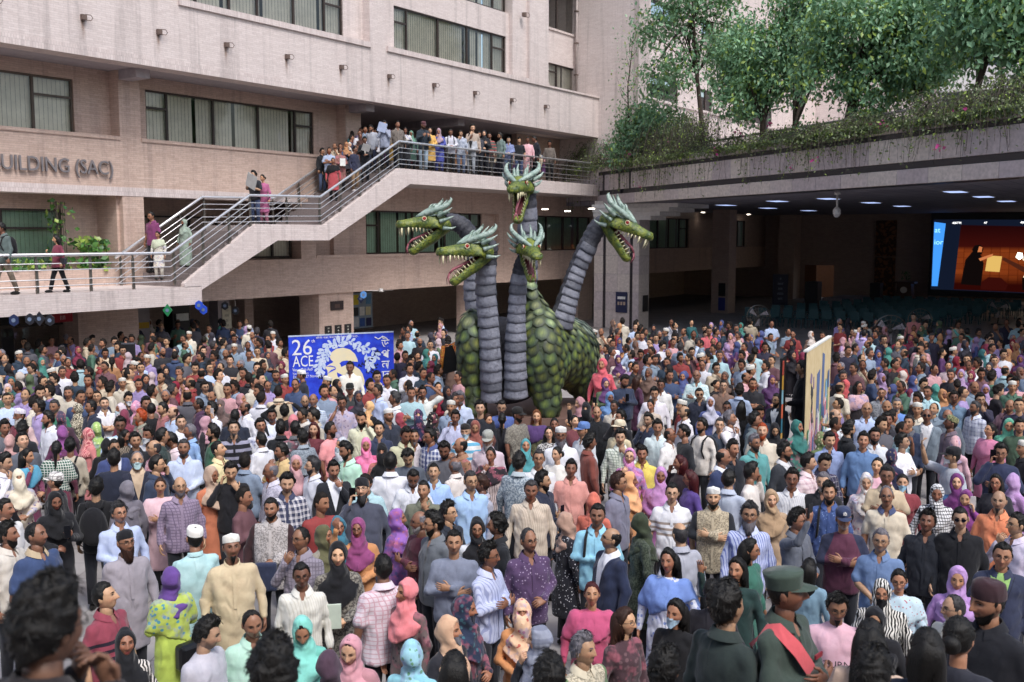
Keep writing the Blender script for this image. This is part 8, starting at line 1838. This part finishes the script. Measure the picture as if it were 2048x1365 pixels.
special(1447, 885 - 112, 18.6, 0, dict(k='m', top='polo', c='7a5c4c', sleeve='short', hair='short', gl=1, leg='2a2620'), 'man in brown polo standing in an open spot', 1, 0.0, seed=5011)
special(1394, 752, 19.3, -10, dict(k='m', c='a8ccd0', pat='speck', c2='d0dcdc', hair='bald', gl=1, pose=('cross', 'cross')), 'bald man in mint patterned shirt with folded arms', 1, 0.0, seed=5012)
special(1828, 635, 33, -20, dict(k='m', top='kurta', c='c06a64', hair='short'), 'man in salmon kurta among the chairs in the hall', 1, 0.0, seed=5013)
special(1728, 668, 27.5, 150, dict(k='m', c='b8a4dc', hair='short', pose=('down', 'wave')), 'man in lilac shirt turned to the hall with raised hand', 1, 0.0, seed=5014)
special(1935, 665, 29.5, 175, dict(k='m', top='polo', c='4aa090', hair='short', pose=('down', 'point')), 'man in mint polo reaching out among the chairs', 1, 0.0, seed=5015)
special(1418, 663, 27.5, 5, dict(k='m', top='polo', c='c83a48', hair='short', sleeve='short'), 'man in red polo at the rear of the crowd under the canopy', 1, 0.0, seed=5016)
# ---------------------------------------------------------------- the rest of the crowd: one mass
PALM = ['d8d8e0', 'b4c4e0', '26282e', '3a4a6a', '8a9ab0', 'c8b8a0', '6a4a50', '2a3a4a', 'a8c8d0', '5a5a62', 'c89aa0', '4a6a5a', '1c1c22', 'd0c8b8', '7a8a9a', '8a3a3a', '9a8ab8', '2c2c40']
PALF = ['17171b', '7a3048', 'b88a90', '2f6468', '5a3a66', 'b0805a', 'a48ab0', '3a3a44', 'd0c4bc', '5a6a50', '8a2438', '4a5484', '22222a', '705a50', '4a8a80', '1c1c24', 'c4b0b4']
VAR = []
def crowd_variant(k, seed):
    r = np.random.default_rng(seed); fem = k == 'f'; sp = dict(k=k, c='000001', hp=float(r.normal(-2, 6)), hy=float(r.normal(0, 14)))
    sp['pose'] = [('down', 'down'), ('cross', 'cross'), ('front', 'front'), ('down', 'chin'), ('phone', 'front')][r.integers(5)]
    if fem:
        sp['top'] = 'dress'
        if r.random() < .78: sp['hijab'] = '000002'
        else: sp['hair'] = r.choice(['long', 'tied'])
        if r.random() < .08: sp['mask'] = 'a8c8d8'
    else:
        sp['top'] = r.choice(['shirt', 'shirt', 'polo', 'tee', 'blazer', 'kurta']); sp['sleeve'] = r.choice(['long', 'short']); sp['hair'] = r.choice(['short', 'fluffy', 'short', 'thin', 'bald', 'curly']); sp['hc'] = r.choice(['black'] * 7 + ['dgrey', 'grey'])
        if r.random() < .45: sp['beard'] = r.choice(['black/s', 'black/m', 'grey/s', 'black/mo', 'orange/s', 'grey/l'])
        if r.random() < .06: sp['cap'] = 'topi/cfccc4'
    if r.random() < .25: sp['gl'] = 1
    ps, _ = build_person(sp, 1 if seed % 2 else 1, seed); V, F, C, tagc = [], [], [], []; b = 0
    for nm, v, f, ms, col in ps:
        v, f, u = tidy(v, f); V.append(v); F.append(f + b); b += len(v); t = 0
        if col is not None: c = col[u]
        elif isinstance(ms, tuple):
            hx = ms[2]; c = np.tile(np.array(lin(hx)), (len(v), 1)); t = 1 if hx == '000001' else 2 if hx == '000002' else 0
        else: c = np.tile([.01, .01, .01], (len(v), 1))
        C.append(c); tagc.append(np.full(len(v), t))
    V, F = np.concatenate(V), np.concatenate(F); keep = V[F[:, 0], 2] > .55; F = F[keep]; u, inv = np.unique(F, return_inverse=True); return V[u], inv.reshape(F.shape), np.concatenate(C)[u], np.concatenate(tagc)[u]
VAR = {'m': [crowd_variant('m', 7000 + i) for i in range(20)], 'f': [crowd_variant('f', 7100 + i) for i in range(13)]}
spots = []
for row in REST.strip().splitlines():
    for it in row.split('|'):
        t, x, y, k = it.split(); ox, oy, sc = TILES[t]; spots.append((ox + float(x) / sc, oy + float(y) / sc, k))
taken = [(q[0].location.x, q[0].location.y) for q in PEOPLE.values()]
HEADS = []
for l in lines:
    px, py, _, _, _ = parse(l); HEADS.append((px, py))
HEADS += [(1608, 738), (700, 735), (605, 752), (1173, 818), (1205, 730), (1447, 773), (1394, 752)]; HEADS = np.array(HEADS)
def hides(px, py, Y):                      # would a body here cover one of the faces listed above?
    hp_ = 2000 * .26 / Y; return bool(((np.abs(HEADS[:, 0] - px) < hp_ * 1.15) & (py - HEADS[:, 1] > -hp_ * .3) & (py - HEADS[:, 1] < hp_ * 1.1)).any())
def free(x, y, dd): return all((x - a) ** 2 + (y - b) ** 2 > dd * dd for a, b in taken)
placed = []
for px, py, k in spots:
    s = (rs.normal(.92, .02) if k == 'f' else rs.normal(.985, .025)) * 1.03; p = at_z(px, py, 1.563 * s); placed.append((p[0], p[1], s, k)); taken.append((p[0], p[1]))
# filling rows behind, in the gaps
for py in np.arange(646, 800, 5.5):
    for px in np.arange(-20, 2070, 30.0 * (py - 475) / 250 + 6):
        x_, y_ = px + rs.uniform(-12, 12), py + rs.uniform(-3, 3); k = 'f' if rs.random() < .34 else 'm'; s = .95 if k == 'f' else 1.01; p = at_z(x_, y_, 1.563 * s)
        if (555 < px < 805 and py < 778) or (895 < px < 1220 and py < 828) or (1555 < px < 1675 and py < 850): continue
        if -2.1 < p[0] - DO[0] < 2.4 and 20.9 < p[1] < 26: continue
        if 4.6 < p[0] < 6.8 and 16.5 < p[1] < 20: continue
        sF, yF = frame_inv(p); sF /= KS; yF /= KS
        if yF > 2.2 and (any(c0 - .5 < sF < c1 + .5 for c0, c1 in ((-2.1, -.16), (7.2, 8.95), (16.4, 17.6), (25, 26.4), (-12, -2.1)))): continue
        if yF > 7.5 or sF > 33 or (22 < sF < 23.8 and -2.7 < yF < .4): continue
        if p[1] > 31 and rs.random() < .35: continue
        if free(p[0], p[1], .54) and not hides(x_, y_, p[1]): placed.append((p[0], p[1], s, k)); taken.append((p[0], p[1]))
for py in np.arange(802, 1012, 8.0):
    for px in np.arange(-10, 2060, 24.0):
        if (895 < px < 1220 and py < 832) or (1550 < px < 1685 and py < 865): continue
        x_, y_ = px + rs.uniform(-9, 9), py + rs.uniform(-3, 3); k = 'f' if rs.random() < .3 else 'm'; s = .93 if k == 'f' else .98; p = at_z(x_, y_, 1.563 * s)
        if free(p[0], p[1], .56) and not hides(x_, y_, p[1]): placed.append((p[0], p[1], s, k)); taken.append((p[0], p[1]))
for px in np.arange(740, 1112, 6.5):
    yl = rs.uniform(1.1, 3.2); s_ = np.interp(px, [740, 800, 1120], [7.6, 9.6, 21.0]) + rs.uniform(-.3, .3)
    if s_ < 8.9: continue
    x, y, _ = fw_(s_ * KS, yl * KS); k = 'f' if rs.random() < .4 else 'm'; placed.append((x, y, .95 if k == 'f' else 1.02, k, 6.6 * KS))
for s_ in np.arange(7.0, 8.8, .16):
    x, y, _ = fw_(s_ * KS, rs.uniform(1.1, 2.0) * KS); k = 'f' if rs.random() < .4 else 'm'; placed.append((x, y, .93 if k == 'f' else 1.0, k, stair_floor(s_ * KS)))
print('crowd mass', len(placed))
VV, FF, CC = [], [], []; b = 0
for i, (x, y, s, k, *zf) in enumerate(placed):
    v, f, c, t = VAR[k][rs.integers(len(VAR[k]))]; yaw = rs.choice([0, 0, 0, 20, -30, 60, -70, 90, -90, 170], p=None) + rs.normal(0, 12); yw = R(yaw) - math.atan2(x, y)
    cs, sn = math.cos(yw), math.sin(yw); w = np.stack([v[:, 0] * cs - v[:, 1] * sn, v[:, 0] * sn + v[:, 1] * cs, v[:, 2]], 1) * s + np.array([x, y, zf[0] if zf else 0]); c = c.copy()
    c[t == 1] = np.array(lin(rs.choice(PALM if k == 'm' else PALF))) * rs.uniform(.8, 1.1); c[t == 2] = np.array(lin(rs.choice(PALF))) * rs.uniform(.8, 1.1); sk_ = rs.uniform(.8, 1.2); VV.append(w); FF.append(f + b); CC.append(c); b += len(v)
FF = np.concatenate(FF); dg = FF[:, 2] == FF[:, 3]
tag(link('crowd', npmesh('crowd', np.concatenate(VV), [FF[~dg], FF[dg][:, :3]], M['crowd'], col=np.concatenate(CC))), 'dense mass of onlookers further back in the courtyard and under the canopy', 'crowd', kind='stuff')
# ---------------------------------------------------------------- phones, bags, sheets held by people
ph_bk, ph_wh = plain('phone_black', '101014', .2), plain('phone_white', 'd8d4d4', .25)
def held(label_p, side, label, mat=None, size=(.075, .010, .155), off=(0, 0, 0), cat='phone', name='mobile_phone', tilt=(0, 0, 0), ab=None):
    ob, info, sp = PEOPLE[label_p]; sh, e, w, hd = info['arm'][side]; d = hd / np.linalg.norm(hd); p = Vector(ab or (w + d * .115 + np.array(off))); bpy.context.view_layer.update()
    mw = Matrix.Translation(ob.location) @ Matrix.Rotation(ob.rotation_euler[2], 4, 'Z') @ Matrix.Scale(ob.scale[0], 4); q = mw @ p
    m = MB(); a_, b_, c_ = [x / 2 for x in size]; m.box(-a_, a_, -b_, b_, -c_, c_); o = m.build(name, mat or ph_bk); mod = o.modifiers.new('bevel', 'BEVEL'); mod.width = min(size) * .3; mod.segments = 2
    o.location = q; o.rotation_euler = (tilt[0], tilt[1], ob.rotation_euler[2] + tilt[2]); tag(o, label, cat); return o
for lp_, s_, lb in (('woman in black hijab looking down over a phone with red bag strap', 1, 'black phone in the hand of the woman in black with red strap'), ('man in dark navy shirt pressing a phone to his ear', 1, 'black phone at the ear of the man in dark navy'), ('large man in black cap with grey beard on the phone', -1, 'phone at the ear of the large grey bearded man'), ('bearded man in navy jacket holding up a black phone', -1, 'black phone held up by the man in navy jacket'), ('young man in cream sweater with phone at his ear', 1, 'black phone at the ear of the cream sweater'), ('man in grey shirt filming with a black phone', -1, 'black phone filming above the olive cap'), ('woman in violet hijab pressing a phone to her ear', 1, 'pale phone at the ear of the violet hijab'), ('young man in glasses and navy hoodie on the phone', -1, 'phone at the ear of the navy hoodie'), ('tall bearded man in navy sweater typing on a phone', -1, 'phone in front of the tall man in navy sweater'), ('man in white shirt with phone beside the brown niqab', 1, 'white phone beside the brown niqab'), ('woman in black niqab waving and holding up a phone by the dragon leg', 1, 'phone held up beside the dragon leg'), ('young woman with dark red hair holding a phone', -1, 'white phone of the young woman with dark red hair')): held(lp_, s_, lb, ph_wh if 'white' in lb or 'pale' in lb else ph_bk)
held('man in black cap and white mask holding a phone high', -1, 'white phone raised by the man in black cap', ph_wh)
held('woman in black hijab clutching papers over a houndstooth dress', 1, 'white and green folder clutched by the woman in houndstooth', plain('folder', 'c4cfc0', .6), (.15, .02, .24), (0, -.02, .08), 'folder', 'paper_folder')
held('man in black tee and jeans holding a large white sheet', 1, 'large white sheet held on the middle landing', M['paper'], (.42, .006, .5), (.1, -.05, .1), 'paper', 'paper_sheet', (.3, .5, 0))
held('man in glasses and black jacket reading a sheet on the stairs', -1, 'white sheet being read on the stairs', M['paper'], (.3, .006, .3), (.05, -.05, .0), 'paper', 'paper_sheet', (.6, .3, 0))
held('woman in rust patterned dress holding papers on the stairs', 1, 'papers held by the woman in rust dress', M['paper'], (.22, .006, .28), (0, -.04, .1), 'paper', 'paper_sheet')
held('man hiding his face behind blue papers on the platform', 1, 'pale blue papers held before a face on the platform', plain('blue_paper', 'a8b4d0', .8), (.34, .006, .36), (-.05, -.06, .0), 'paper', 'paper_sheet', (0, .3, 0))
held('bearded man in patterned white vest with jacket over his arm'.replace('bearded man', 'bearded man'), 1, 'navy jacket folded over the arm of the vested man', cloth('plain', '26304e'), (.24, .09, .32), (.02, -.02, -.13), 'jacket', 'folded_jacket')
held('woman in purple hijab and lime green dress seen from behind', 1, 'shiny black handbag on the lime green dress', plain('bag_leather', '141418', .3), (.36, .14, .26), (0, 0, 0), 'handbag', 'handbag', ab=(-.10, .24, .84))
held('woman in maroon top with long hair walking along the walkway', 1, 'small dark handbag of the woman in maroon', plain('bag_leather2', '2a2c38', .4), (.24, .08, .18), (.05, .05, .18), 'handbag', 'handbag')
def backpack(lp_, label, c='17171c'):
    ob, info, sp = PEOPLE[lp_]; o = empty('backpack', ob.location, ob.rotation_euler[2]); o.scale = ob.scale; tag(o, label, 'backpack'); mt = cloth('plain', c)
    A = grid((-.22, .08, .85), (.22, .36, 1.40), (.02,) * 3); f = smin(sd_ell(*A, (0, .20, 1.13), (.165, .10, .24)), sd_ell(*A, (0, .25, 1.03), (.12, .06, .12)), .03); v, q = surfnet(f, (-.22, .08, .85), (.02,) * 3); link('pack', npmesh('pack', v, q, mt), o)
    for s in (-1, 1): m = MB(); m.tube([(s * .09, .13, 1.34), (s * .10, .03, 1.405), (s * .115, -.10, 1.34), (s * .125, -.155, 1.18), (s * .14, -.06, .98), (s * .14, .12, .95)], .016, 6); m.build('strap', mt, o, True)
for lp_, lb in (('man in black tee with black backpack seen from behind', 'black backpack on the man in black tee'), ('man in tan tee with black backpack seen from behind', 'black backpack on the man in tan tee'), ('man in bright light blue shirt with a backpack strap', 'black backpack on the light blue shirt'), ('young bearded man in blue dotted shirt with backpack', 'black backpack on the blue dotted shirt'), ('man with backpack in grey green shirt walking at the end of the walkway', 'dark backpack on the walkway walker'), ('man in pale shirt with backpack straps leaning on the railing', 'dark backpack on the man leaning at the railing'), ('bearded man in cream sweater with dark shoulder straps', 'dark backpack worn over the cream sweater')): backpack(lp_, lb)
# soldier's sash and badge, hoodie print, cap emblem
def on_person(lp_, name, mat, V, F): 
    ob = PEOPLE[lp_][0]; return link(name, npmesh(name, np.array(V, float), np.array(F), mat), ob)
sol = 'soldier in olive uniform and cap with red sash'; red = cloth('plain', 'c8142c')
pts = np.array([(-.13, .09, 1.30), (-.125, .05, 1.375), (-.12, -.02, 1.400), (-.10, -.115, 1.31), (-.03, -.152, 1.19), (.06, -.158, 1.06), (.14, -.125, .95), (.185, -.03, .90), (.15, .11, .97), (.03, .148, 1.10), (-.09, .13, 1.24)]); wv = np.array([(.03, 0, .022)] * 3 + [(.028, 0, .03)] * 4 + [(.01, 0, .05)] + [(-.028, 0, .03)] * 3); n = len(pts); V_ = np.concatenate([pts - wv, pts + wv]) * np.array([1.06, 1.12, 1.0]); on_person(sol, 'sash', red, V_, [(i, (i + 1) % n, (i + 1) % n + n, i + n) for i in range(n)])
boxm = MB(); boxm.box(.07, .15, -.152, -.142, 1.20, 1.225); link('name_badge', boxm.mesh('name_badge', plain('badge', '8a2a34', .5)), PEOPLE[sol][0])
tm = text_mesh('TURN', .085, .001, plain('print_black', '1c1a1e', .8), 'printed_lettering', align='CENTER'); o = link('printed_lettering', tm, PEOPLE['young man in glasses and pale pink hoodie'][0], (.0, -.163, 1.10)); o.rotation_euler = (math.pi / 2, 0, 0)
ob = PEOPLE['white bearded man in navy logo cap and maroon raglan top']; m = MB()
for k, (x, z) in enumerate(((0, .012), (-.012, .004), (.012, .004))): m.ball((x, -.108, .088 + z), (.008, .003, .012), 8, 5)
for k in range(3): m.box(-.02, .02, -.110, -.106, .070 + .005 * k, .0725 + .005 * k)
link('cap_emblem', npmesh('cap_emblem', ob[1]['hpose'](np.array(m.v)), np.array(m.f), M['white']), ob[0])
